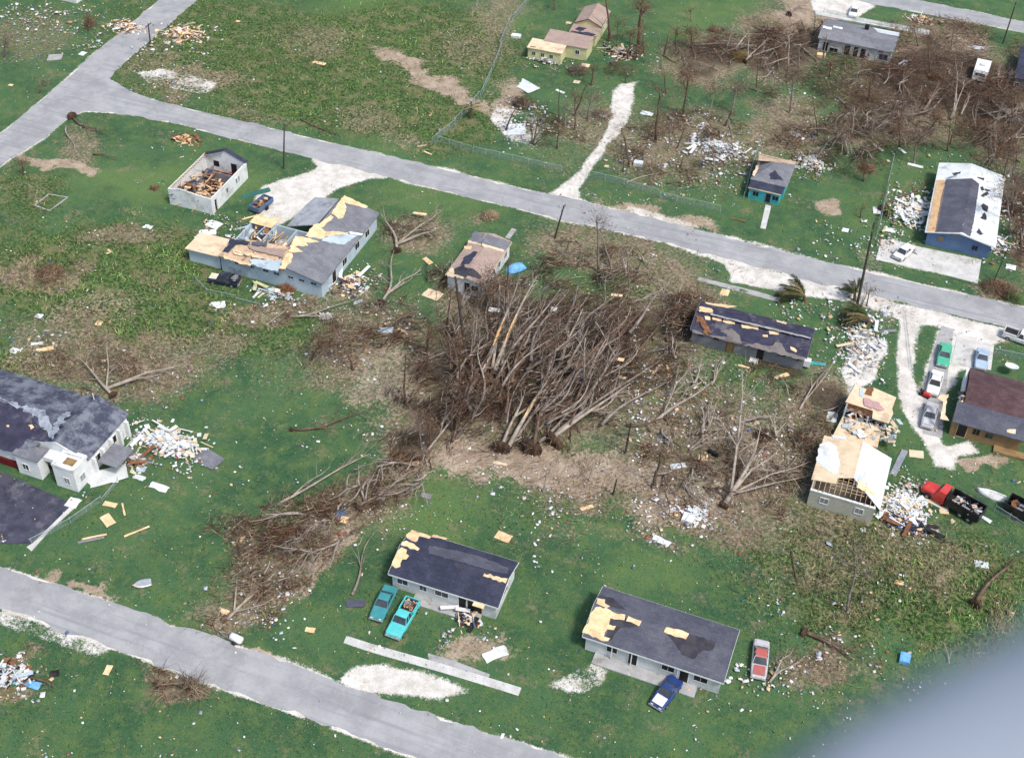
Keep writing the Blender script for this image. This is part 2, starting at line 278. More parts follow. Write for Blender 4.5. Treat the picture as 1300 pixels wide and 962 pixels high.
# ---------------------------------------------------------------- ground sheet
def ground():
    xs = np.arange(-215, 62, .42); ys = np.arange(28, 318, .42)
    xs = np.concatenate([[-1600, -700, -350, -250], xs, [90, 160, 400, 1000, 1600]]); ys = np.concatenate([[-1200, -400, -100, -20], ys, [350, 450, 800, 1600, 2600]])
    X, Y = np.meshgrid(xs, ys); nx, ny = len(xs), len(ys); x, y = X.ravel(), Y.ravel()
    wd = WEED(x, y); dr = DRY(x, y); di = DIRT(x, y); sa = sandfield(x, y); br = BRIGHT(x, y); rd = road_d(x, y)
    rough = np.maximum(wd, dr*.8)*(rd < -1.5)*(sa < .3)
    z = rough*(fbm(x, y, 2.2, 3)-.35)*.55+(fbm(x, y, 9, 5)-.5)*.12*np.clip((-rd-1)/4, 0, 1); z = z*np.clip((-rd-.6)/1.2, 0, 1)
    z[(sa > .45)] = 0
    me = bpy.data.meshes.new('ground'); me.vertices.add(nx*ny); me.vertices.foreach_set('co', np.stack([x, y, z], 1).ravel())
    i = (np.arange(ny-1)[:, None]*nx+np.arange(nx-1)[None, :]).ravel(); q = np.stack([i, i+1, i+nx+1, i+nx], 1)
    me.loops.add(q.size); me.loops.foreach_set('vertex_index', q.ravel()); me.polygons.add(len(q))
    me.polygons.foreach_set('loop_start', np.arange(0, q.size, 4)); me.polygons.foreach_set('use_smooth', [True]*len(q)); me.update(calc_edges=True)
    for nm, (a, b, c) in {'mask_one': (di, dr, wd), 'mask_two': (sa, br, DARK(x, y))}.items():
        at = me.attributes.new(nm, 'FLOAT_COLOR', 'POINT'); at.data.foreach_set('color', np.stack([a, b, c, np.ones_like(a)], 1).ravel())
    o = bpy.data.objects.new('ground', me); COL.objects.link(o); tag(o, kind='structure')
    m, N, b = base_mat('grassland', .97); v = N.pos()
    def sep(nm):
        a = N.n('ShaderNodeAttribute', attribute_name=nm); s_ = N.n('ShaderNodeSeparateColor'); N.put(s_.inputs[0], a.outputs['Color']); return s_.outputs
    A, B = sep('mask_one'), sep('mask_two')
    n1, n2, n3, n4 = N.noise(v, .09, 4), N.noise(v, .42, 6, .75), N.noise(v, 2.2, 5, .7), N.noise(v, 7, 3, .6)
    g = N.mix(N.ss(n1, .35, .65), (.03, .088, .04), (.058, .13, .054))
    g = N.mix(N.ss(n2, .42, .68), g, (.09, .15, .05))
    g = N.mix(N.math('MULTIPLY', B[1], .8), g, (.115, .19, .06))
    g = N.mix(N.math('MULTIPLY', N.ss(n3, .5, .72), .45), g, (.17, .15, .08))
    n5 = N.noise(v, .23, 5, .7); g = N.mix(N.math('MULTIPLY', N.ss(N.math('ADD', n5, N.math('MULTIPLY_ADD', n3, .5, -.25)), .55, .7), .6), g, (.22, .18, .11))
    wv = N.mix(N.ss(n3, .38, .62), (.016, .04, .014), (.11, .17, .05)); wv = N.mix(N.math('MULTIPLY', N.ss(N.noise(v, .33, 5, .7), .5, .62), .7), wv, (.19, .17, .09))
    g = N.mix(N.ss(N.math('ADD', A[2], N.math('MULTIPLY_ADD', n2, .8, -.4)), .3, .7), g, wv)
    dry = N.mix(N.ss(n3, .35, .65), (.13, .095, .065), (.36, .28, .2)); dry = N.mix(N.ss(n2, .45, .7), dry, (.1, .13, .05))
    g = N.mix(N.math('MULTIPLY', N.ss(N.math('ADD', A[1], N.math('MULTIPLY_ADD', n3, 1.1, -.55)), .3, .75), .9), g, dry)
    di_ = N.mix(N.ss(n2, .4, .65), (.3, .23, .165), (.42, .34, .26))
    g = N.mix(N.ss(N.math('ADD', A[0], N.math('MULTIPLY_ADD', n3, 1.2, -.6)), .42, .72), g, di_)
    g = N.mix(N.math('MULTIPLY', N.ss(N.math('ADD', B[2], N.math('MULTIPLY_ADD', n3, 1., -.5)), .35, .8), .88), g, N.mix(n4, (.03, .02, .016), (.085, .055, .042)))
    sn = N.mix(N.ss(n2, .4, .65), (.7, .675, .63), (.5, .475, .42)); sn = N.mix(N.math('MULTIPLY', N.ss(n4, .5, .7), .35), sn, (.3, .27, .22))
    g = N.mix(N.ss(N.math('ADD', N.math('ADD', B[0], N.math('MULTIPLY_ADD', n3, .8, -.4)), N.math('MULTIPLY_ADD', n4, .5, -.25)), .38, .66), g, sn)
    k = N.math('MULTIPLY_ADD', n4, 1.1, .45); x_ = N.n('ShaderNodeVectorMath', operation='SCALE'); N.put(x_.inputs[0], g); N.put(x_.inputs['Scale'], k)
    N.put(b.inputs['Base Color'], x_.outputs[0])
    bp = N.n('ShaderNodeBump'); bp.inputs['Strength'].default_value = .5; bp.inputs['Distance'].default_value = .15; N.put(bp.inputs['Height'], N.math('ADD', n4, n3)); N.put(b.inputs['Normal'], bp.outputs[0])
    me.materials.append(m)
ground()
# ---------------------------------------------------------------- asphalt
def asphalt():
    m, N, b = base_mat('bleached_asphalt', .9); v = N.pos()
    a = N.mix(N.ss(N.noise(v, .25, 6, .7), .35, .65), (.285, .29, .3), (.37, .375, .38))
    mp = N.n('ShaderNodeMapping'); N.put(mp.inputs[0], v); mp.inputs['Scale'].default_value = (.05, 1.3, 1)
    a = N.mix(N.math('MULTIPLY', N.ss(N.noise(mp.outputs[0], 1., 4), .5, .7), .5), a, (.2, .21, .235))
    a = N.mix(N.math('MULTIPLY', N.ss(N.noise(v, 1.1, 6, .75), .57, .7), .4), a, (.5, .48, .44)); a = N.mix(N.math('MULTIPLY', N.ss(N.noise(v, .12, 6, .7), .52, .6), .3), a, (.2, .2, .205))
    a = N.mix(N.math('MULTIPLY', N.ss(N.noise(v, 3.5, 5, .7), .6, .72), .5), a, (.17, .165, .16))
    k = N.math('MULTIPLY_ADD', N.noise(v, 12, 2), .3, .85); x_ = N.n('ShaderNodeVectorMath', operation='SCALE'); N.put(x_.inputs[0], a); N.put(x_.inputs['Scale'], k)
    N.put(b.inputs['Base Color'], x_.outputs[0]); MATS['asphalt'] = m
    for nm, pts in (('street', SIDE), ('street', NORTH), ('street', SOUTH)):
        W_ = [P(a_, b_) for a_, b_ in pts]; out = []
        for i, p in enumerate(W_):
            q = W_[(i+1) % len(W_)]; k_ = max(1, int((q-p).length/.8))
            nrm = Vector((-(q-p).y, (q-p).x, 0)).normalized()
            for j in range(k_):
                r = p+(q-p)*j/k_; out.append(r+nrm*((vnoise(np.array([r.x]), np.array([r.y]), 1.6, 4)[0]-.5)*.8+(random.random()-.5)*.22))
        mb = MB(); mb.slab([(p.x, p.y, .03) for p in reversed(out)], .06); tag(mb.build(nm, m), kind='structure')
asphalt()
def flat(name, pts, mt, z=.012, t=.05, lab=None):
    W_ = [P(a, b) for a, b in pts]; mb = MB(); W_ = W_ if sum((W_[i].x*W_[(i+1) % len(W_)].y-W_[(i+1) % len(W_)].x*W_[i].y) for i in range(len(W_))) > 0 else W_[::-1]
    mb.slab([(p.x, p.y, z) for p in W_], t); return tag(mb.build(name, mt), lab, kind='structure')
flat('path', [(440,807),(478,819),(560,842),(640,866),(662,873),(658,883),(636,876),(556,852),(472,828),(436,816)], M['conc'], .06, .1)
flat('driveway', [(1112,330),(1118,305),(1130,303),(1160,312),(1246,330),(1241,360),(1180,344)], M['conc'], .05, .1)
flat('driveway', [(1195,414),(1211,418),(1206,450),(1200,505),(1196,556),(1172,550),(1172,515),(1180,462)], M['conc2'], .05, .1)
flat('driveway', [(1215,428),(1262,438),(1258,470),(1207,462)], M['conc'], .055, .1)
flat('path', [(1034,14),(1180,40),(1179,46),(1034,20)], M['conc'], .25, .3)
flat('path', [(972,260),(979,262),(972,291),(965,290)], M['conc'], .06, .1)
flat('path', [(887,352),(960,370),(990,379),(989,384),(955,375),(885,356)], M['conc2'], .07, .1)
flat('path', [(650,290),(656,292),(647,304),(641,302)], M['conc2'], .07, .1)
flat('path', [(543,829),(575,838),(622,856),(618,865),(560,848),(545,841)], M['conc2'], .05, .1)
flat('car_park', [(-60,585),(10,602),(93,640),(42,690),(-60,690)], mat('dark_tarmac', (.035, .037, .06), (.07, .07, .1), .5, .8, dirt=(.12, .12, .15)), .05, .1)
flat('kerb', [(93,640),(97,643),(62,675),(40,700),(34,695),(42,690)], M['conc'], .14, .2)
# ---------------------------------------------------------------- vegetation in bulk
def mesh_np(name, V, F, C, mt, parent=None):
    me = bpy.data.meshes.new(name); me.vertices.add(len(V)); me.vertices.foreach_set('co', V.astype(np.float32).ravel())
    k = F.shape[1]; me.loops.add(F.size); me.loops.foreach_set('vertex_index', F.ravel().astype(np.int32)); me.polygons.add(len(F))
    me.polygons.foreach_set('loop_start', np.arange(0, F.size, k, dtype=np.int32)); me.update(calc_edges=True)
    at = me.attributes.new('Col', 'FLOAT_COLOR', 'POINT'); at.data.foreach_set('color', np.concatenate([C, np.ones((len(C), 1))], 1).astype(np.float32).ravel())
    me.materials.append(mt); o = bpy.data.objects.new(name, me); COL.objects.link(o)
    if parent: o.parent = parent
    return o
def twigs(name, p, d, L, r, c, parent=None, mt=None):
    """thin tapering sticks: p (n,3) start, d (n,3) unit, L, r (n)"""
    n = len(p); a = np.cross(d, NR.normal(size=(n, 3))); a /= np.linalg.norm(a, axis=1, keepdims=True)+1e-9; b = np.cross(d, a)
    V = np.empty((n, 4, 3)); 
    for j in range(3):
        q = j*2.0944; V[:, j] = p+(a*math.cos(q)+b*math.sin(q))*r[:, None]
    V[:, 3] = p+d*L[:, None]
    i = np.arange(n)[:, None]*4; F = np.concatenate([i+np.array([[0, 1, 3]]), i+np.array([[1, 2, 3]]), i+np.array([[2, 0, 3]])])
    return mesh_np(name, V.reshape(-1, 3), F, np.repeat(c, 4, 0), mt or VC, parent)
def pick(n, pal, jit=.25):
    pal = np.array(pal); c = pal[NR.integers(0, len(pal), n)]; return np.clip(c*(1+(NR.random((n, 1))-.5)*2*jit), 0.004, 1)
BR_ = [(.16,.11,.075),(.22,.16,.11),(.3,.24,.17),(.1,.065,.045),(.36,.3,.22),(.19,.12,.08)]
DK_ = [(.08,.055,.04),(.13,.09,.065),(.05,.035,.03),(.22,.18,.14),(.3,.26,.22),(.15,.1,.07)]
GR_ = [(.03,.085,.025),(.06,.14,.04),(.11,.2,.055),(.14,.2,.07),(.025,.06,.02)]
YG_ = [(.11,.22,.05),(.17,.29,.07),(.22,.28,.09),(.09,.19,.05),(.27,.26,.13)]
DB_ = [(.22,.18,.1),(.3,.24,.14),(.16,.13,.07),(.12,.15,.05),(.07,.11,.035)]
HEAPS = [(690,460,140,72,16,3.4),(605,440,50,60,0,3.4),(600,395,45,55,0,2.0),(560,530,75,42,30,2.2),(490,595,75,24,38,1.1),(420,660,60,18,38,1.1),(335,735,55,20,30,1.0),(1190,100,125,58,0,3.),(1110,165,90,32,0,1.8),(940,610,60,40,0,.8),(870,570,50,30,0,.8),(1010,540,30,50,0,1.),(870,185,80,40,0,1.0),(1030,185,50,24,0,1.6),(760,330,40,14,0,1.),(480,420,80,30,0,.8),(370,690,90,50,38,.8),
  (900,70,42,22,0,1.8),(985,55,30,22,0,1.5),(1000,110,30,14,0,.9),(865,410,32,30,0,1.6),(800,340,70,14,-12,.6),(1270,160,36,45,0,1.8),(1285,290,15,40,0,1.6),(230,862,50,14,0,1.2),(135,470,70,26,0,.9),(1270,372,24,10,0,1.1),
  (540,285,40,14,0,.9),(1005,180,22,10,0,1.1),(1075,180,18,10,0,1.),(65,347,22,12,0,.8),(665,140,22,10,0,1.4),(720,165,34,14,0,.9),(785,95,18,10,0,1.2),(955,470,40,10,0,.8),(350,388,50,8,0,.7),(690,350,60,20,0,1.5)]
heapf = [(ell([(a,b,rx,ry,an,1)], False), h) for a,b,rx,ry,an,h in HEAPS]
def heap_h(x, y):
    r = np.zeros_like(x); xw, yw_ = warp(x, y)
    for f, h in heapf: r = np.maximum(r, np.clip(f(xw, yw_)*1.3, 0, 1)*h)
    px, py = npproj(x, y); core = np.exp(-(((px-690)/150)**2+((py-460)/85)**2)**2)
    m = np.clip((fbm(x, y, 3.4, 21)-np.where((px > 1000) | ((px < 560) & (py > 560)), .43, .48))*7, 0, 1)*1.5; return r*(core*(.5+1.*fbm(x, y, 5, 22))+(1-core)*m)
def region(n):
    """random ground points inside the photo frame (with a margin)"""
    px = NR.uniform(-40, 1340, n); py = NR.uniform(-20, 985, n)
    d = [(px-CX)*A[0]+(py-CY)*A[1]+FPX*A[2] for A in (AX, AY, AZ)]; t = -HC/d[2]
    return d[0]*t, d[1]*t, px, py
BUILT = []        # rectangles kept free of plants: (centre x, y, rot, half w, half d)
def free(x, y, pad=.2, roads=True):
    k = np.ones(x.shape, bool)
    for cx, cy, r, hw, hd in BUILT:
        dx, dy = x-cx, y-cy; a = dx*math.cos(r)+dy*math.sin(r); b = -dx*math.sin(r)+dy*math.cos(r)
        k &= ~((abs(a) < hw+pad) & (abs(b) < hd+pad))
    if roads: k &= road_d(x, y) < -.3
    return k
def unit(a): return a/(np.linalg.norm(a, axis=1, keepdims=True)+1e-9)
def lie_dir(x, y, px, py, n, spread):
    """direction in which fallen stems lie: fan out to the upper right from the middle of the picture"""
    ang = np.where(px < 640, np.radians(68-(px-560)*.02), np.radians(62-(px-640)*.09)); left = np.clip((560-px)/100, 0, 1)
    ang = ang*(1-left)+np.radians(55)*left
    rnd = (px > 840) | (py < 320) | (px < 280)
    ang = np.where(rnd, NR.uniform(0, 6.28, n), ang+NR.normal(size=n)*spread); ang = ang+(fbm(x, y, 5, 88)-.5)*3.2; ang = np.where(NR.random(n) < .3, ang+math.pi, ang); return ang
def bulk():
    # tall weeds and grass tufts in the rough ground
    x, y, px, py = region(330000); wd = WEED(x, y); dr = DRY(x, y); di = DIRT(x, y); sa = sandfield(x, y)
    dens = np.clip(wd*1.1, 0, 1)*(.35+1.3*fbm(x, y, 4, 31))*(1-di*.75)+.05*(fbm(x, y, 7, 8) > .5)+dr*.18
    k = (NR.random(len(x)) < dens*.5) & free(x, y) & (sa < .42); x, y, wd, dr = x[k], y[k], wd[k], dr[k]; n = len(x); br = BRIGHT(x, y)
    c = np.where((NR.random(n) < br*.9)[:, None], pick(n, YG_), pick(n, GR_)); fb = fbm(x, y, 3.5, 77); c = np.where(((NR.random(n) < dr*.8+.06) | (fb+NR.normal(size=n)*.05 > .63))[:, None], pick(n, DB_), c); c = c*(.35+1.7*fbm(x, y, 2.3, 78)**1.3)[:, None]*1.15
    d = NR.normal(size=(n, 3))*.55; d[:, 2] = .8; d[:, 0] -= .3; d = unit(d); L = NR.uniform(.3, .95, n)*(.4+wd*.7)*(.5+fbm(x, y, 2.3, 78)); r = NR.uniform(.04, .12, n)
    o = twigs('weeds', np.stack([x, y, np.full(n, -.04)], 1), d, L, r, c); tag(o, 'rank green and yellowed weeds over the rough lots', 'weeds', kind='stuff')
    print('weeds', n)
    # leaf litter and twigs scattered over brown ground
    x, y, px, py = region(420000); dr = DRY(x, y); k = (NR.random(len(x)) < np.clip(dr*1.1, 0, 1)**1.6*(.1+1.7*fbm(x, y, 3, 5))*.42) & free(x, y); x, y, px, py = x[k], y[k], px[k], py[k]; n = len(x)
    ang = lie_dir(x, y, px, py, n, .5); d = unit(np.stack([np.cos(ang), np.sin(ang), NR.uniform(-.1, .35, n)], 1)); L = NR.uniform(.4, 1.7, n); r = NR.uniform(.012, .035, n)
    z = NR.random(n)*.35; c = pick(n, BR_)
    o = twigs('twigs', np.stack([x, y, z], 1), d, L, r, c); tag(o, 'brown twigs and torn leaf litter strewn over the ground', 'twigs', kind='stuff'); print('twigs', n)
    # heaped brush, in three bodies
    x, y, px, py = region(1000000); h = heap_h(x, y); k = (h > .15) & free(x, y) & (NR.random(len(x)) < np.clip(h*.45, .1, .8)*np.where((abs(px-690) < 150) & (abs(py-460) < 90), .24, .75)); x, y, px, py, h = x[k], y[k], px[k], py[k], h[k]
    zone = np.where((px > 480) & (px < 880) & (py > 330) & (py < 590), 0, np.where(py < 330, 1, 2))
    for q, (nm, lab) in enumerate((('brush', 'dark tangled mass of broken branches heaped under the uprooted trees'), ('brush', 'brown shredded branches heaped among the northern lots'), ('brush', 'tan broken branches strewn across the southern yards'))):
        s = zone == q; n = s.sum(); xx, yy, hh = x[s], y[s], h[s]; ang = lie_dir(xx, yy, px[s], py[s], n, .45 if q == 0 else 1.0)
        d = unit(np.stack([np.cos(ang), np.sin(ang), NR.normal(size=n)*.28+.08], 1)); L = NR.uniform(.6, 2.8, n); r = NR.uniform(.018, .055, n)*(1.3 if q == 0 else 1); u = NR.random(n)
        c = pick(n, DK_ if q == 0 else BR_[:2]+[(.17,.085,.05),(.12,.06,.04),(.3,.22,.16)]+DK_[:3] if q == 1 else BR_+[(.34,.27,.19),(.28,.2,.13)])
        c = c*(.35+1.25*u*1.1+.5*(fbm(xx, yy, 3, 55)-.5))[:, None] if q == 0 else c*(.5+1.2*fbm(xx, yy, 2.5, 56))[:, None]; c = np.clip(c, .006, 1)  # pile twigs coloured darker low down, painting in the shade inside the heap
        rd_ = fbm(xx, yy, 4, 57)+NR.normal(size=n)*.06 > (.56 if q != 1 else .5); c[rd_] = pick(rd_.sum(), [(.16,.075,.045),(.1,.05,.032),(.2,.11,.07),(.06,.03,.022)])*(.3+u[rd_])[:, None]  # reddish twigs, painted darker low down in the same way
        g = NR.random(n) < .06; c[g] = pick(g.sum(), [(.1, .12, .05), (.15, .15, .06)])
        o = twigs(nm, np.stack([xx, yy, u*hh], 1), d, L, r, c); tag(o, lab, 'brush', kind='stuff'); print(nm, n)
    # short lawn tufts so the mown grass is not a smooth sheet
    x, y, px, py = region(200000); sa = sandfield(x, y); k = free(x, y) & (sa < .4) & (NR.random(len(x)) < .55*(.3+fbm(x, y, 2, 3))); x, y = x[k], y[k]; n = len(x)
    d = NR.normal(size=(n, 3))*.5; d[:, 2] = .7; c = pick(n, [(.03,.09,.03),(.05,.12,.038),(.1,.165,.055),(.025,.065,.022),(.2,.18,.1)], .3)*(.3+1.3*fbm(x, y, 1.6, 91))[:, None]
    o = twigs('grass', np.stack([x, y, np.full(n, -.03)], 1), unit(d), NR.uniform(.1, .28, n), NR.uniform(.03, .07, n), c); tag(o, 'short green lawn grass around the houses', 'grass', kind='stuff')
# ---------------------------------------------------------------- trees
def wander(p, d, L, k, bend):
    pts = [Vector(p)]; d = Vector(d).normalized()
    for i in range(k):
        d = (d+Vector((random.gauss(0, bend), random.gauss(0, bend), random.gauss(0, bend*.7)))).normalized()
        q = pts[-1]+d*L/k
        if q.z < .08: q.z = .08+random.random()*.05
        pts.append(q)
    return pts
def limbs(mb, pts, r, depth, mi=0, spread=.7, n=3, long=.55, tips=None):
    """side branches off a path"""
    L = sum((pts[i+1]-pts[i]).length for i in range(len(pts)-1))
    for j in range(n):
        t = random.uniform(.3, .97); i = min(int(t*(len(pts)-1)), len(pts)-2); f = t*(len(pts)-1)-i
        p = pts[i].lerp(pts[i+1], f); d = (pts[i+1]-pts[i]).normalized()
        side = d.orthogonal().normalized(); side.rotate(Matrix.Rotation(random.uniform(0, 6.28), 3, d))
        nd = (d+side*random.uniform(.5, 1.3)*spread*1.4).normalized(); l = L*long*random.uniform(.5, 1.1)*(1.2-t*.6); rr = r*(1-t*.75)*.6
        if rr < .012: rr = .012
        q = wander(p, nd, l, 4, .16); mb.tube(q, [rr*(1-.8*a/4) for a in range(5)], 4 if rr < .08 else 5, mi, False)
        if tips is not None: tips.append(q[-1]); tips.append(q[2])
        if depth > 0: limbs(mb, q, rr, depth-1, mi, spread, n, long, tips)
def rootball(R, parent, pos, d, mt=None):
    """plate of torn soil with root stubs, its disc square to the trunk direction d"""
    d = Vector(d); d.z = 0; d.normalize(); a = Vector((0, 0, 1)); b = d.cross(a); mb = MB(); n = 11; rings = []
    for k, (off, s) in enumerate(((-.35, .55), (-.25, .95), (.05, 1.), (.3, .55))):
        rings.append([Vector(pos)-d*off*R*1.2*-1+(a*math.sin(j*6.283/n)*.85+b*math.cos(j*6.283/n))*R*s*random.uniform(.8, 1.15) for j in range(n)])
    for r in rings:
        for p in r: p.z = max(p.z, -.1)
    mb.loft(rings); 
    o = mb.build('root_ball', M['soil'], parent); rb = MB()
    for j in range(9):
        q = random.uniform(0, 6.28); e = (a*math.sin(q)+b*math.cos(q)); p0 = Vector(pos)-d*.2*R+e*R*.4
        rb.tube(wander(p0, (e-d*random.uniform(.3, 1.4)), R*random.uniform(.6, 1.2), 3, .3), [.09*R, .06*R, .04*R, .015*R], 4, 0, False)
    rb.build('roots', M['barkb'], o); return o
def fallen(b, t, z0, z1, r, label, cat='fallen tree', bark='barkg', nl=5, depth=1, root=0., split=False, group=None, bend=.05, name='fallen_tree', extra=()):
    p = P(b[0], b[1], z0); q = P(t[0], t[1], z1); o = thing(name, label, cat, (p.x, p.y, 0), 0, group)
    w0 = Vector((0, 0, z0)); v = Vector((q.x-p.x, q.y-p.y, z1-z0)); L = v.length; k = 7; pts = []
    s1 = Vector((-v.y, v.x, 0)).normalized(); ph = random.uniform(-1, 1); ph2 = random.uniform(-1, 1)
    for i in range(k+1):
        f = i/k; pts.append(w0+v*f+s1*L*bend*(math.sin(f*3.14)*ph+math.sin(f*6.28)*ph2*.5)+Vector((0, 0, .08*L*bend*math.sin(f*5+ph))))
    mb = MB(); mb.tube(pts, [r*(1.15-.95*i/k) for i in range(k+1)], 7); mb.build('trunk', M[bark], o, True)
    if nl:
        lb = MB(); limbs(lb, pts, r*.8, depth, 0, .55, nl, .42)
        for (e, ez, er) in extra:
            g = P(e[0], e[1], ez); g = Vector((g.x-p.x, g.y-p.y, ez)); st = pts[1]; m1 = st.lerp(g, .5)+Vector((random.uniform(-.5, .5), random.uniform(-.5, .5), .3)); bp = [st, st.lerp(m1, .5), m1, m1.lerp(g, .55)+Vector((.2, -.2, .1)), g]
            lb.tube(bp, [er, er*.85, er*.65, er*.45, er*.2], 5, 0, False); limbs(lb, bp, er, 1, 0, .6, 4, .45)
        lb.build('branches', M[bark], o)
    if split:
        sp = MB(); a, c = pts[2], pts[4]; sp.tube([a+Vector((0, 0, r*.8)), a.lerp(c, .4)+Vector((0, 0, r*.9)), c+Vector((0, 0, r*.6))], [r*.25, r*.75, r*.12], 6); sp.build('split_wood', M['split'], o)
    if root: rootball(root, o, (0, 0, z0), v)
    return o
def updir(b, t):
    p = P(*b); lo, hi = .1, 40.
    for _ in range(40):
        m = (lo+hi)/2
        if proj(p.x, p.y, m)[1] > t[1]: lo = m
        else: hi = m
    h = lo; a = proj(p.x, p.y, h); a2 = proj(p.x+1, p.y, h); return p, h, (t[0]-a[0])/(a2[0]-a[0])
def standing(b, t, r, label, bark='barkb', crown=0, cr=1.6, nl=6, depth=1, cat='dead tree', name='dead_tree', leaf=None, group=None, frac=.5, long=.35):
    p, h, dx = updir(b, t); o = thing(name, label, cat, (p.x, p.y, 0), 0, group); k = 6
    pts = [Vector((dx*(i/k)**1.2+random.uniform(-.12, .12)*(0 < i < k)*h/8, random.uniform(-.1, .1)*(i > 0)*h/8, h*i/k)) for i in range(k+1)]
    mb = MB(); mb.tube(pts, [r*(1.25-.8*i/k) for i in range(k+1)], 7); mb.tube([(0, 0, -.1), (0, 0, .5)], [r*1.7, r*1.15], 7); mb.build('trunk', M[bark], o, True)
    tips = []
    if nl:
        lb = MB(); limbs(lb, pts[int(k*frac):], r*.8, depth, 0, .9, nl, long*2, tips); lb.build('branches', M[bark], o)
    if crown:
        n = crown; cc = np.array([tuple(random.choice(tips) if tips else pts[-1]) for _ in range(n)])+NR.normal(size=(n, 3))*cr*np.array([.5, .5, .35]); cc[:, 2] = np.maximum(cc[:, 2], .3)
        twigs('crown', cc, unit(NR.normal(size=(n, 3))), NR.uniform(.3, 1., n), NR.uniform(.015, .045, n), pick(n, leaf or BR_), o)
    return o
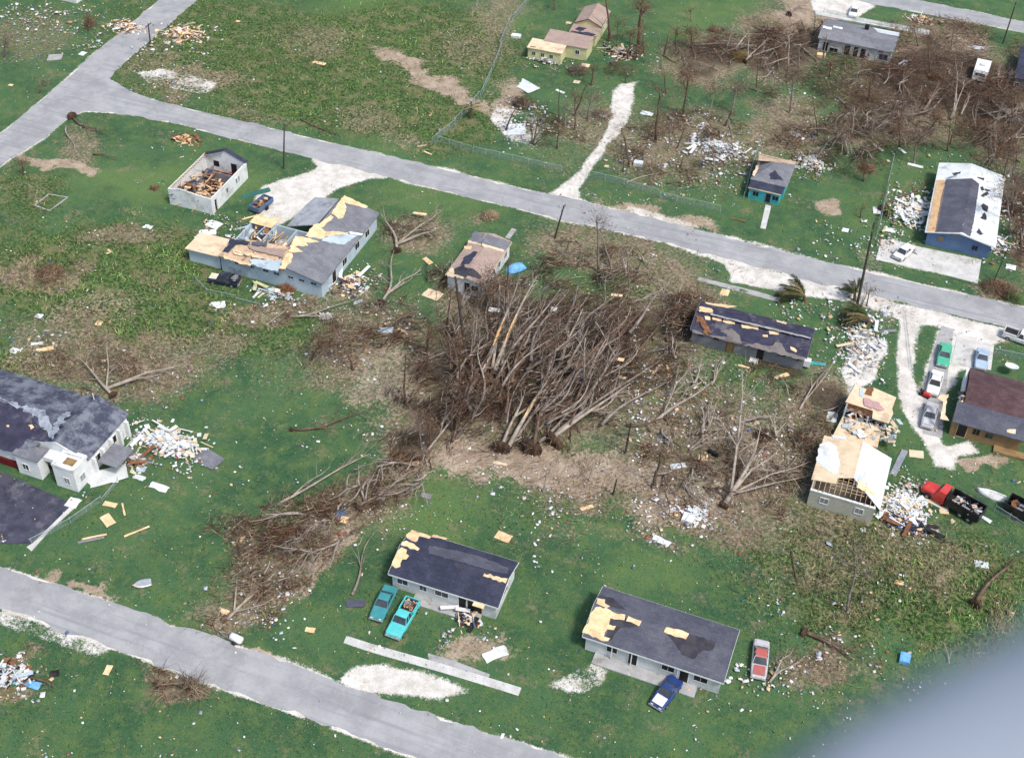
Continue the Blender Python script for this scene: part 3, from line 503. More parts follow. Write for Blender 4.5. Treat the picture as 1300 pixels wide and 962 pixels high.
# ---------------------------------------------------------------- buildings
def rect(c, z):
    """photo corners far-left, far-right, near-right, near-left at height z -> centre, turn, width, depth"""
    a, b, c_, d = [P(p[0], p[1], z) for p in c]; cen = (a+b+c_+d)/4; u = (b-a)+(c_-d); v = (a-d)+(b-c_)
    r1 = math.atan2(u.y, u.x); r2 = math.atan2(v.y, v.x)-math.pi/2; return cen, (r1+r2)/2, u.length/2, v.length/2
class House:
    def __init__(s, name, label, corners, h, cat='house', group=None, over=.35):
        s.h = h; s.c, s.r, s.w, s.d = rect(corners, h); s.o = thing(name, label, cat, (s.c.x, s.c.y, 0), s.r, group)
        BUILT.append((s.c.x, s.c.y, s.r, s.w/2-over, s.d/2-over)); s.over = over; s.bw, s.bd = s.w-2*over, s.d-2*over
        print(label[:30], round(s.w, 1), round(s.d, 1), round(math.degrees(s.r), 1))
    def L(s, p): q = Vector(p)-Vector((s.c.x, s.c.y, 0)); return Vector((q.x*math.cos(s.r)+q.y*math.sin(s.r), -q.x*math.sin(s.r)+q.y*math.cos(s.r), q.z))
    def cast(s, px, py, pl):
        """photo point -> local point on plane z = a + b*x + c*y"""
        lo, hi = 0., 15.
        for _ in range(40):
            m = (lo+hi)/2; q = s.L(P(px, py, m))
            if q.z > pl[0]+pl[1]*q.x+pl[2]*q.y: hi = m
            else: lo = m
        return s.L(P(px, py, lo))
    def walls(s, mt, x0=None, x1=None, y0=None, y1=None, h=None, name='wall', gable=None, rise=0.):
        x0 = -s.bw/2 if x0 is None else x0; x1 = s.bw/2 if x1 is None else x1; y0 = -s.bd/2 if y0 is None else y0; y1 = s.bd/2 if y1 is None else y1; h = h or s.h
        mb = MB(); h -= .02
        if gable == 'x':
            ym = (y0+y1)/2; f = [(y0, 0), (y1, 0), (y1, h), (ym, h+rise), (y0, h)]; mb.loft([[(x, a, b) for a, b in f] for x in (x0, x1)])
        elif gable == 'y':
            xm = (x0+x1)/2; f = [(x0, 0), (x1, 0), (x1, h), (xm, h+rise), (x0, h)]; mb.loft([[(a, y, b) for a, b in f] for y in (y1, y0)])
        else: mb.bb(x0, y0, 0, x1, y1, h)
        return mb.build(name, mt, s.o)
    def roof(s, mt, axis='x', rise=1.2, t=.14, x0=None, x1=None, y0=None, y1=None, h=None, name='roof', fascia=None, mid=None, label=None):
        x0 = -s.w/2 if x0 is None else x0; x1 = s.w/2 if x1 is None else x1; y0 = -s.d/2 if y0 is None else y0; y1 = s.d/2 if y1 is None else y1; h = h or s.h; mb = MB(); fm = MB()
        if axis == 'x':
            m = (y0+y1)/2 if mid is None else mid; pr = [(y0, h), (m, h+rise), (y1, h)]; low = [(y1, h-t), (m, h+rise-t), (y0, h-t)]
            mb.loft([[(x, a, b) for a, b in pr+low] for x in (x0, x1)])
            for y, sg in ((y0, -1), (y1, 1)): fm.bb(x0, y+sg*.03, h-.22, x1, y+sg*.002, h-.02)
            for x in (x0-.03, x1+.002):
                for ya in (y0, y1): fm.loft([[(xx, ya, h-.2), (xx, m, h+rise-.2), (xx, m, h+rise+.02), (xx, ya, h+.02)] for xx in (x, x+.028)])
            s.pl = dict(f=(h-(y0)*rise/(m-y0), 0, rise/(m-y0)), b=(h+(y1)*rise/(y1-m), 0, -rise/(y1-m)))
        else:
            m = (x0+x1)/2 if mid is None else mid; pr = [(x0, h), (m, h+rise), (x1, h)]; low = [(x1, h-t), (m, h+rise-t), (x0, h-t)]
            mb.loft([[(a, y, b) for a, b in pr+low] for y in (y1, y0)])
            for x, sg in ((x0, -1), (x1, 1)): fm.bb(x+sg*.03, y0, h-.22, x+sg*.002, y1, h-.02)
            for y in (y0-.03, y1+.002):
                for xa in (x0, x1): fm.loft([[(xa, yy, h-.2), (m, yy, h+rise-.2), (m, yy, h+rise+.02), (xa, yy, h+.02)] for yy in (y, y+.028)])
            s.pl = dict(l=(h-x0*rise/(m-x0), rise/(m-x0), 0), r=(h+x1*rise/(x1-m), -rise/(x1-m), 0))
        r = mb.build(name, mt, s.o, label=label); s.rf = r
        if fascia: fm.build('fascia', fascia, r)
        return r
    def patch(s, side, pts, mt, ox=0, oy=0, k=1., t=.03, name='bare_patch', label=None, lift=None, jag=.12, parent=None):
        pl = s.pl[side] if isinstance(side, str) else side; W_ = [s.cast(ox+x/k, oy+y/k, pl) for x, y in pts]; out = []
        for i, p in enumerate(W_):
            q = W_[(i+1) % len(W_)]; n = max(1, int((q-p).length/.38))
            for j in range(n):
                e = p.lerp(q, j/n)
                if j: e = e+Vector((random.uniform(-jag, jag), random.uniform(-jag, jag), 0))
                e.z = pl[0]+pl[1]*e.x+pl[2]*e.y+(lift or t); out.append(e)
        ar = sum(out[i].x*out[(i+1) % len(out)].y-out[(i+1) % len(out)].x*out[i].y for i in range(len(out)))
        if ar < 0: out = out[::-1]
        mb = MB(); mb.slab(out, t*.9); return mb.build(name, mt, parent or s.rf, label=label)
    def opening(s, face, u, z, w, h, kind='window', glass='glass', frame='white', x=None, y=None, label=None):
        """window or door on a face: f near, r right, l left, b back; u along the face from its left end (0..1)"""
        fx = {'f': (0, -1), 'r': (1, 0), 'l': (-1, 0), 'b': (0, 1)}[face]; mb = MB(); pb = MB(); T = .05
        if face in 'fb':
            cx = -s.bw/2+u*s.bw if x is None else x; cy = (fx[1]*s.bd/2 if y is None else y)
            for a, b, c, d in ((cx-w/2-.05, z-.05, cx-w/2+.03, z+h+.05), (cx+w/2-.03, z-.05, cx+w/2+.05, z+h+.05), (cx-w/2, z+h-.03, cx+w/2, z+h+.05), (cx-w/2, z-.06, cx+w/2, z+.02)):
                mb.bb(a, cy+fx[1]*.002, b, c, cy+fx[1]*(T+.02), d)
            pb.bb(cx-w/2, cy+fx[1]*.004, z, cx+w/2, cy+fx[1]*.02, z+h)
            if kind == 'window': mb.bb(cx-.02, cy+fx[1]*.003, z, cx+.02, cy+fx[1]*.05, z+h)
        else:
            cy = -s.bd/2+u*s.bd if y is None else y; cx = (fx[0]*s.bw/2 if x is None else x)
            for a, b, c, d in ((cy-w/2-.05, z-.05, cy-w/2+.03, z+h+.05), (cy+w/2-.03, z-.05, cy+w/2+.05, z+h+.05), (cy-w/2, z+h-.03, cy+w/2, z+h+.05), (cy-w/2, z-.06, cy+w/2, z+.02)):
                mb.bb(cx+fx[0]*.002, a, b, cx+fx[0]*(T+.02), c, d)
            pb.bb(cx+fx[0]*.004, cy-w/2, z, cx+fx[0]*.02, cy+w/2, z+h)
            if kind == 'window': mb.bb(cx+fx[0]*.003, cy-.02, z, cx+fx[0]*.05, cy+.02, z+h)
        o = mb.build(kind, M[frame], s.o, label=label); pb.build('pane' if kind == 'window' else 'door_panel', M[glass], o); return o
def scraps(name, o, c, sx, sy, n, pal, h=.8, s0=.3, s1=1.4):
    """jumbled boards and panels inside or beside a building, one mesh"""
    mb = MB()
    for _ in range(n):
        l = random.uniform(s0, s1); mb.box((c[0]+random.uniform(-sx, sx), c[1]+random.uniform(-sy, sy), c[2]+random.random()**2*h), (l, random.choice((.09, .2, .5))*random.uniform(.8, 1.6), .03), random.uniform(0, 3.14), random.randrange(len(pal)), random.uniform(-.35, .35), random.uniform(-.35, .35))
    r = mb.build(name, [M[p] for p in pal], o); r['kind'] = 'stuff'; return r
# -- house with teal cars, bottom centre
H = House('house', 'white bungalow with dark roof behind the teal sedan and pickup', [(522,674),(661,712),(631,771),(493,728)], 2.6)
H.walls(M['offwhite'], gable='x', rise=1.05); H.roof(M['slated'], 'x', 1.15, fascia=M['white'])
kz = dict(ox=460, oy=670, k=5.909)
H.patch('b', [(330,50),(370,15),(520,65),(500,80),(430,62),(400,105),(340,80)], M['ply'], **kz)
H.patch('b', [(530,50),(640,78),(625,86),(520,66)], M['ply'], **kz)
H.patch('f', [(300,105),(330,95),(430,155),(415,172),(290,128)], M['ply'], **kz)
H.patch('f', [(270,165),(295,145),(335,165),(328,190),(350,210),(330,235),(300,235),(285,290),(250,302),(222,280)], M['ply'], **kz)
H.patch('f', [(915,340),(1090,380),(1075,415),(905,360)], M['ply'], **kz)
H.patch('f', [(690,250),(750,290),(745,320),(710,300)], M['felt'], **kz); H.patch('f', [(780,280),(840,310),(835,328),(790,305)], M['felt'], **kz)
H.patch('f', [(765,450),(825,480),(820,498),(775,478)], M['felt'], **kz)
H.patch('b', [(500,130),(880,210),(1100,300),(1090,345),(900,300),(500,190)], M['slate'], t=.015, name='faded_shingles', **kz)
for u, w_ in ((.10, 1.3), (.30, .9), (.48, 1.6)): H.opening('f', u, 1.05, w_, .9)
H.opening('f', .68, .1, .95, 2.0, 'door', 'dark'); H.opening('f', .8, .1, 1.7, 2.1, 'door', 'dark', 'wood'); H.opening('r', .5, 1., 1.1, .9)
mb = MB(); mb.bb(-3.4, -H.bd/2-1.4, 0, 4.6, -H.bd/2-.01, .14); mb.build('porch', M['conc2'], H.o)
mb = MB(); mb.bb(3.7, -H.bd/2-.9, 2.35, 5.0, -H.bd/2-.36, 2.42); mb.build('plywood_sheet', M['ply'], H.o)
# -- house bottom right of centre
H = House('house', 'long bungalow with grey roof and a large bare plywood corner, nearest the lower edge', [(765,743),(940,800),(918,866),(740,808)], 2.6)
H.walls(M['offwhite'], gable='x', rise=1.05); H.roof(M['slate'], 'x', 1.15, fascia=M['white'])
kz = dict(ox=720, oy=730, k=4.815)
H.patch('b', [(188,125),(280,140),(360,215),(260,190),(240,170),(185,145)], M['felt'], **kz)
H.patch('f', [(262,250),(360,265),(460,310),(380,318),(330,320),(260,400),(245,390),(240,300)], M['felt'], t=.02, **kz)
H.patch('f', [(175,195),(240,200),(310,238),(355,240),(350,275),(290,270),(265,262),(255,300),(298,310),(285,335),(245,330),(225,375),(262,385),(250,402),(200,395),(92,350),(110,310),(130,290),(145,230)], M['ply'], t=.045, **kz)
H.patch('b', [(185,140),(232,148),(230,172),(262,190),(240,200),(178,172)], M['ply'], t=.045, **kz)
H.patch('f', [(375,250),(455,280),(440,312),(360,280)], M['ply'], t=.045, **kz)
H.patch('f', [(590,335),(640,320),(740,355),(905,408),(890,455),(830,458),(800,480),(770,512),(700,485),(660,420),(620,370)], M['felt'], t=.02, **kz)
H.patch('f', [(605,318),(650,328),(745,358),(725,392),(680,378),(590,345)], M['ply'], t=.045, **kz)
for u, w_ in ((.2, 1.2), (.62, 1.4), (.86, 1.5)): H.opening('f', u, 1.05, w_, .95, glass='dark')
H.opening('f', .36, .1, 1., 2.0, 'door', 'dark'); H.opening('f', .74, .1, 1., 2.0, 'door', 'dark'); H.opening('r', .5, 1., 1.1, .9)
mb = MB(); mb.bb(-6.2, -H.bd/2-1.5, 0, 5.2, -H.bd/2-.01, .16); mb.build('porch', M['conc2'], H.o)
for x in (-4.4, -2.2, 2.9):
    mb = MB(); mb.bb(x-.05, -H.bd/2-.3, .16, x+.05, -H.bd/2-.2, 2.42); mb.build('post', M['white'], H.o)
# -- grey block house beside the fallen trees
H = House('house', 'grey block bungalow with navy felt roof at the right edge of the tree pile', [(889,383),(1037,417),(1023,453),(877,418)], 2.7, over=.3)
H.walls(M['grey'], gable='x', rise=.9); H.roof(M['feltb'], 'x', 1.0, fascia=M['grey'])
kz = dict(ox=860, oy=370, k=6.842); E_ = mat('brown_grey_membrane', (.16,.145,.14), (.2,.18,.17), 1, .9, dirt=(.1,.09,.09))
H.patch('f', [(1100,600),(1112,575),(1000,540),(940,520),(900,450),(850,440),(830,470),(760,470),(700,450),(560,460),(540,380),(470,320),(370,350),(430,370),(430,400),(330,390),(130,330),(125,350)], E_, name='brown_membrane', **kz)
H.patch('b', [(195,130),(300,150),(310,190),(190,175)], M['ply'], **kz)
for q in ([(235,215),(285,215),(285,250),(245,245)], [(300,222),(380,235),(385,258),(305,245)], [(400,240),(500,265),(498,285),(395,265)], [(555,285),(700,305),(705,335),(560,315)], [(795,340),(880,345),(880,375),(800,370)], [(740,375),(785,378),(783,398),(742,392)], [(980,478),(1040,515),(1030,530),(985,505)]):
    H.patch('f', q, M['ply'], **kz)
H.patch('b', [(240,95),(520,130),(440,145),(330,125),(250,108)], M['ply'], t=.04, **kz); H.patch('b', [(860,248),(950,270),(945,285),(865,265)], M['ply'], **kz)
H.patch('b', [(280,190),(1160,400),(1155,412),(290,205)], mat('white_ridge_strip', (.4,.4,.4)), name='ridge_strip', **kz)
H.patch('f', [(150,225),(215,235),(300,375),(245,380)], M['rust'], t=.25, name='torn_reed_mat', jag=.25, **kz)
for u, w_ in ((.08, .8), (.22, .8), (.8, 1.), (.93, .9)): H.opening('f', u, 1.6, w_, .5, glass='dark', frame='grey')
H.opening('f', .35, .1, 1., 2.1, 'door', 'ochre', 'rust'); H.opening('f', .62, .1, 1., 2.1, 'door', 'dark', 'grey')
mb = MB(); mb.bb(H.bw/2+.02, -H.bd/2+.4, .5, H.bw/2+.9, -H.bd/2+1.2, 1.5); mb.build('meter_cabinet', M['white'], H.o)
# -- small white house
H = House('house', 'small narrow white house with tan and black patched roof above the tree pile', [(603,294),(650,308),(612,361),(567,349)], 2.7, over=.25)
H.walls(M['white'], gable='y', rise=.5); H.roof(M['tan'], 'y', .6, fascia=M['cream'])
kz = dict(ox=320, oy=220, k=3.939)
for sd, q, mt in (('l', [(1110,290),(1165,302),(1150,355),(1085,335)], 'greyroof'), ('r', [(1175,305),(1300,345),(1270,385),(1150,352)], 'greyroof'), ('l', [(1080,335),(1150,350),(1148,362),(1078,348)], 'cream'), ('r', [(1150,350),(1262,385),(1255,395),(1148,362)], 'cream'),
    ('l', [(1010,478),(1060,455),(1080,500),(1070,520),(1008,505)], 'felt'), ('r', [(1070,470),(1110,480),(1150,518),(1140,528),(1075,512)], 'felt'), ('l', [(1060,420),(1110,390),(1130,395),(1085,455),(1040,460)], 'slated'), ('l', [(975,500),(1000,470),(1012,480),(1010,505),(1060,520),(1058,528),(976,514)], 'cream'), ('l', [(1060,365),(1100,365),(1095,380),(1062,378)], 'ply')):
    H.patch(sd, q, M[mt], name='roof_patch', **kz)
H.opening('f', .58, .1, .9, 2., 'door', 'dark'); H.opening('f', .82, .9, 1.1, 1., glass='glass')
for u in (.2, .42, .62, .85): H.opening('r', u, .9, .9, 1.1)
mb = MB(); mb.bb(-.2, -H.bd/2-1.1, 0, 1.3, -H.bd/2-.01, .3); mb.build('step', M['conc2'], H.o)
# -- roofless house
H = House('roofless_house', 'roofless white house with walls standing and red floor showing inside', [(261,194),(313,207),(268,252),(211,240)], 2.9, over=0.)
W2, D2 = H.bw/2, H.bd/2; hh = 2.9; T = .18; mb = MB()
mb.bb(-W2, -D2, 0, -W2+T, D2, hh); mb.bb(W2-T, -D2+1.6, 0, W2, D2, hh); mb.bb(W2-T, -D2, 0, W2, -D2+.9, hh); mb.bb(W2-T+.002, -D2+.9, 2.1, W2-.002, -D2+1.6, hh)
f = [(-W2+T, 0), (W2-T, 0), (W2-T, hh), (0, hh+1.5), (-W2+T, hh)]; mb.loft([[(a, y, b) for a, b in f] for y in (D2, D2-T)])
f = [(-W2+T, 0), (W2-T, 0), (W2-T, hh-.05), (0, hh+.25), (-1.6, hh+.45), (-W2+T, hh)]; mb.loft([[(a, y, b) for a, b in f] for y in (-D2+T, -D2)])
mb.build('wall', M['white'], H.o)
mb = MB(); mb.bb(-W2+T, -D2+T, 0, W2-T, D2-T, .12); mb.build('floor', M['redfloor'], H.o)
mb = MB()
for i in range(22): y = -D2+.5+i*.5; mb.box((-W2+.35, y, hh+.06), (.95, .06, .12), .0, ry=-.3)
mb.build('rafter_stubs', M['wood'], H.o)
mb = MB(); mb.box((-1.2, .4, 1.2), (.12, 6.5, 2.3)); mb.box((1.4, D2-3.6, 1.2), (3.6, .12, 2.3)); mb.build('partition', M['grey'], H.o)
mb = MB(); mb.slab([(-W2+T, D2-.6, hh+.08), (0, D2-.6, hh+1.62), (0, D2+.25, hh+1.62), (-W2+T, D2+.25, hh+.08)], .1); mb.slab([(0, D2-.3, hh+1.62), (W2, D2-.3, hh+.1), (W2, D2+.5, hh+.1), (0, D2+.5, hh+1.62)], .1); mb.build('roof_remnant', M['slated'], H.o)
mb = MB(); mb.bb(1.0, D2-T-.04, .1, 2.0, D2-T-.002, 2.2); mb.build('door', M['dark'], H.o); mb = MB(); mb.bb(-2.2, D2-T-.04, 1., -1.2, D2-T-.002, 2.); mb.build('window', M['dark'], H.o)
for u in (.42, .68, .75): H.opening('r', u, 1.1, .5 if u < .7 else .4, 1.)
scraps('fallen_lumber', H.o, (-.1, -2.0, .5), W2-.5, 3.4, 190, ('ply', 'wood', 'rust', 'ply2', 'slated'), 2.2, .5, 2.2)
scraps('fallen_lumber', H.o, (-.6, 2.2, .2), W2-1.2, 2.6, 90, ('rust', 'wood', 'greyroof', 'redfloor'), .9)
# -- big damaged house
o = thing('damaged_house', 'large pale blue house with torn grey shingles and splintered deck by the wide driveway', 'house', tuple(P(380, 330))[:2]+(0,), 0.)
class Loc(House):
    def __init__(s, o): s.o = o; s.c = Vector(o.location); s.r = 0.; s.h = 2.9
B = Loc(o)
def LP(px, py, z): return B.L(P(px, py, z))
br = LP(412, 361, 2.9); tr = LP(480, 270, 2.9); bl = LP(275, 325, 2.9); pk = LP(440, 249, 4.2)
yN = (br.y+bl.y)/2; x1 = (br.x+tr.x)/2; x0 = bl.x; yF = tr.y; xr = LP(362, 336, 4.0).x; xl = xr-(x1-xr)*.9; yM = LP(345, 283, 2.9).y
print('big house', x0, x1, xr, xl, yN, yM, yF)
for cx, cy, hw, hd in (((xl+x1)/2, (yN+yF)/2, (x1-xl)/2, (yF-yN)/2), ((x0+xr)/2, (yN+yM)/2, (xr-x0)/2, (yM-yN)/2)): BUILT.append((o.location.x+cx, o.location.y+cy, 0, hw, hd))
mb = MB(); mb.bb(xr-.6, yN+.4, 0, x1-.4, yF-.4, 2.86); mb.build('wall', M['bluewhite'], o)
f = [(xr-.6, 2.86), (x1-.4, 2.86), (xr, 4.05)]; mb = MB(); mb.loft([[(a, y, b) for a, b in f] for y in (yF-.4, yN+.4)]); mb.build('gable_wall', M['bluewhite'], o)
mb = MB(); ya, yb = yN+.41, yM
for q in ((x0+.3, ya, xr-.6, ya+.2), (x0+.3, ya+.2, x0+.5, yb), (x0+.5, yb-.2, xr-.6, yb), (x0+4., ya+.2, x0+4.15, yb-.2), (x0+.5, yN+5.2, xr-.6, yN+5.35), (x0+7.5, yN+5.35, x0+7.65, yb-.2)): mb.bb(q[0], q[1], 0, q[2], q[3], 2.85)
mb.build('wing_wall', M['bluewhite'], o); mb = MB(); mb.bb(x0+.5, ya+.2, 0, xr-.6, yb-.2, .12); mb.build('floor', M['ply2'], o)
h = 2.9; rs = 1.3
mb = MB(); t_ = .14; mb.loft([[(xr, y, h+rs), (x1, y, h), (x1, y, h-t_), (xr, y, h+rs-t_)] for y in (yF, yN)]); B.rf = mb.build('roof', M['greyroof'], o)
B.pl = dict(r=(h+rs+xr*rs/(x1-xr), -rs/(x1-xr), 0), l=(h+rs-xr*rs/(xr-xl), rs/(xr-xl), 0))
yq = LP(395, 290, 3.8).y; mb = MB(); xm = xl+.6; zz = lambda x: h+rs-(xr-x)*rs/(xr-xl)
mb.slab([(xm, yq, zz(xm)+.02), (xr-.3, yq+.8, zz(xr-.3)+.02), (xr-.3, yF-.6, zz(xr-.3)+.02), (xm+.4, yF-.4, zz(xm+.4)), (xm, yF-2.8, zz(xm))], .12); mb.build('roof_flap', mat('pale_grey_roofing', (.36,.38,.4), (.28,.3,.33), .8, .9, dirt=(.2,.2,.22)), o, label='loose pale grey roof flap')
# splintered deck of the left wing
mb = MB(); zt = 2.95; mb.slab([(x0+.1, yN, zt), (xr-.1, yN, zt+.25), (xr-.1, yN+5.0, zt+.9), (x0+2.4, yN+4.6, zt+.5), (x0+.1, yN+2.0, zt+.1)], .1); dk = mb.build('roof_deck', M['ply2'], o)
B.rf = dk; wing = (zt-(x0)*.035+.02+.0, .035, .12); wing = (wing[0]-wing[2]*yN, wing[1], wing[2])
kz = dict(ox=240, oy=240, k=8.02)
def P2(q, mt, t=.05, lift=.08): B.patch(wing, q, M[mt], t=t, lift=lift, name='deck_boards', jag=.15, **kz)
P2([(350,690),(640,770),(620,790),(360,715)], 'ply', lift=.12); P2([(430,620),(660,660),(650,690),(470,670)], 'ply', lift=.10); P2([(650,670),(880,715),(860,735),(640,700)], 'cream', lift=.14)
P2([(620,720),(960,740),(900,850),(630,775)], 'bluewhite', lift=.16); P2([(640,540),(800,555),(790,590),(640,575)], 'slate', lift=.15); P2([(420,510),(620,540),(600,575),(400,560)], 'slated', lift=.13); P2([(600,580),(1000,620),(950,700),(740,650),(640,620)], 'tan', lift=.1)
P2([(340,640),(420,560),(480,570),(400,650)], 'slated', lift=.15)
y3 = LP(330, 275, 2.9).y
mb = MB()
for i in range(9): mb.box((x0+4.3+i*.95, yN+6.6, 2.88), (.07, 3.6, .16), random.uniform(-.12, .12), rx=random.uniform(-.05, .05))
mb.build('rafters', M['wood'], o)
mb = MB()
for a, b in (((690,260),(840,400)), ((850,290),(960,330))):
    p = LP(240+a[0]/8.02, 240+a[1]/8.02, 2.95); q = LP(240+b[0]/8.02, 240+b[1]/8.02, 2.95); mb.slab([(min(p.x, q.x), min(p.y, q.y), 3.0), (max(p.x, q.x), min(p.y, q.y), 3.0), (max(p.x, q.x), max(p.y, q.y), 3.06), (min(p.x, q.x), max(p.y, q.y), 3.03)], .05)
mb.build('plywood_sheet', M['ply'], o)
B.rf = [c for c in o.children if c.name.startswith('roof') and 'deck' not in c.name and 'flap' not in c.name][0]
kz = dict(ox=350, oy=240, k=8.02)
for q, mt in (([(40,810),(90,700),(130,650),(170,655),(160,740),(100,815)], 'ply'), ([(130,640),(200,480),(290,490),(440,540),(310,545),(330,580),(180,580),(280,640),(180,650)], 'ply'), ([(300,480),(340,430),(380,370),(450,350),(560,265),(590,290),(510,360),(460,400),(500,430),(740,445),(730,460),(560,475),(460,510)], 'ply'),
              ([(570,250),(600,200),(650,130),(700,65),(940,180),(920,195),(790,165),(700,135),(720,220),(690,290),(640,305)], 'ply'), ([(480,500),(560,475),(740,460),(830,475),(690,570),(470,530)], 'bluewhite'), ([(745,435),(890,455),(880,470),(760,460)], 'white')):
    B.patch('r', q, M[mt], name='bare_patch', t=.04, jag=.13, **kz)
for i, px in enumerate((298, 305, 318, 335, 349, 367, 381, 396)):
    q = LP(px, 331+(px-298)*.27+3, 2.5)
    B.opening('f', 0, 2.0, .9 if i > 2 else .6, .45, glass='dark', frame='bluewhite', x=q.x, y=yN+.4)
for f_ in (.22, .4, .62, .8): B.opening('r', 0, .9 if f_ != .22 else .1, 1.4 if f_ != .22 else 1.2, 1.2 if f_ != .22 else 2.1, 'window' if f_ != .22 else 'door', glass='dark', frame='white', x=x1-.4, y=yN+f_*(yF-yN))
scraps('fallen_lumber', o, (x0+3.5, yN+7.6, 1.4), 3.2, 1.6, 60, ('ply', 'wood', 'bluewhite', 'white', 'rust', 'slate'), 1.6, .5, 2.4)
scraps('fallen_lumber', o, (x0+7.5, yN+3, 3.3), 4.5, 2.2, 26, ('ply', 'cream', 'ply2', 'slate'), .15, .6, 2.6)
a_ = LP(262, 312, 2.4); mb = MB(); mb.bb(a_.x-2.2, yN+.6, 0, x0-.05, yN+4.2, 2.3); mb.build('annex', M['bluewhite'], o); mb = MB(); mb.slab([(a_.x-2.5, yN+.2, 2.45), (x0+.1, yN+.2, 2.6), (x0+.1, yN+4.6, 2.6), (a_.x-2.5, yN+4.6, 2.45)], .12); mb.build('annex_roof', M['cream'], o)
BUILT.append((o.location.x+x0-2, o.location.y+yN+2.4, 0, 2.4, 2))
# -- turquoise cottage
H = House('cottage', 'small turquoise cottage with hipped grey roof and front porch', [(964,196),(1009,211),(1000,237),(954,229)], 2.7, over=.35)
H.walls(M['teal']); hw, hd = H.w/2, H.d/2; rx = max(hw-hd*.9, .4); z1 = 2.7; z2 = 4.1; mb = MB()
vs = [(-hw, -hd, z1), (hw, -hd, z1), (hw, hd, z1), (-hw, hd, z1), (-rx*.4, .3, z2), (rx*.6, .3, z2), (-hw, -hd, z1-.12), (hw, -hd, z1-.12), (hw, hd, z1-.12), (-hw, hd, z1-.12)]
mb.add(vs, [(0, 1, 5, 4), (1, 2, 5), (2, 3, 4, 5), (3, 0, 4), (0, 6, 7, 1), (1, 7, 8, 2), (2, 8, 9, 3), (3, 9, 6, 0), (9, 8, 7, 6)]); H.rf = mb.build('roof', M['greyroof'], H.o)
s_ = (z2-z1)/(hd+.3); H.pl = dict(f=(z1+hd*s_, 0, s_), b=(z1+hd*(z2-z1)/(hd-.3), 0, -(z2-z1)/(hd-.3))); kz = dict(ox=930, oy=170, k=7.4)
H.patch('f', [(350,370),(395,340),(480,440),(350,425)], M['slated'], name='dark_shingles', **kz); H.patch('b', [(250,195),(600,262),(590,290),(240,250)], M['ply2'], **kz); H.patch('b', [(270,190),(440,230),(430,245),(265,205)], M['cream'], **kz)
H.patch((z1+.02, .0, .0), [(180,400),(235,275),(260,285),(205,415)], M['cream'], lift=.3, **kz)
yp = -H.bd/2-1.9; mb = MB(); mb.bb(-H.bw/2, yp, 0, H.bw/2-.3, -H.bd/2-.01, 2.15); mb.build('porch', M['teal'], H.o)
mb = MB(); mb.slab([(-H.bw/2-.2, yp-.15, 2.22), (H.bw/2-.1, yp-.15, 2.22), (H.bw/2-.1, -H.bd/2-.03, 2.6), (-H.bw/2-.2, -H.bd/2-.03, 2.6)], .1); pr = mb.build('porch_roof', M['slated'], H.o); mb = MB(); mb.bb(-H.bw/2-.2, yp-.21, 2.06, H.bw/2-.1, yp-.155, 2.24); mb.build('fascia', M['cream'], pr)
for x, w_, k_ in ((-1.5, .95, 'window'), (.55, .8, 'door'), (1.7, 1., 'window')): H.opening('f', 0, .15 if k_ == 'door' else .75, w_, 1.6 if k_ == 'door' else .9, k_, 'dark', 'blue' if k_ == 'door' else 'teal', x=x, y=yp)
# -- blue house with white roof apron
H = House('house', 'long blue house with slate grey roof inside a broad bare white roof edge', [(1189,206),(1283,226),(1256,311),(1178,296)], 2.7, over=.5)
H.walls(M['blue'], gable='y', rise=.95); H.roof(mat('bare_white_roof', (.62,.66,.66), (.7,.73,.72), .8, .8, dirt=(.4,.44,.46)), 'y', 1.1, fascia=M['white'], mid=-.3)
kz = dict(ox=1160, oy=190, k=5.343)
H.patch('l', [(95,555),(150,250),(160,205),(210,205),(190,310),(145,560)], M['ply'], name='plywood_edge', **kz)
mb = MB()
for i in range(46):
    y = -H.d/2+.25+i*.33; x = -H.w/2+.85; mb.box((x, y, H.pl['l'][0]+H.pl['l'][1]*x+.07), (1.5, .06, .05), ry=-math.atan(H.pl['l'][1]))
mb.build('battens', M['wood'], H.rf)
H.patch('l', [(145,560),(185,330),(218,205),(392,197),(400,200),(325,560),(300,562)], M['slate'], t=.06, name='slate_shingles', jag=.05, **kz); H.patch('r', [(325,560),(400,200),(445,235),(435,300),(410,470),(385,590)], M['slate'], t=.06, name='slate_shingles', jag=.05, **kz)
for q in ([(455,380),(470,365),(505,385),(500,425),(475,415)], [(450,465),(480,425),(495,460),(490,480)], [(425,560),(440,530),(470,575),(450,580)], [(450,255),(470,250),(480,275),(460,280)], [(480,265),(520,275),(515,285),(485,280)], [(450,310),(500,285),(510,300),(470,325)], [(260,160),(320,150),(315,165),(270,175)], [(430,185),(480,195),(475,210),(435,195)]):
    H.patch('r', q, M['felt'], jag=.08, name='roof_hole', **kz)
H.opening('f', .22, 1.3, .8, .9, glass='ochre', frame='blue'); H.opening('f', .76, 1.0, .9, .9, glass='dark', frame='blue')
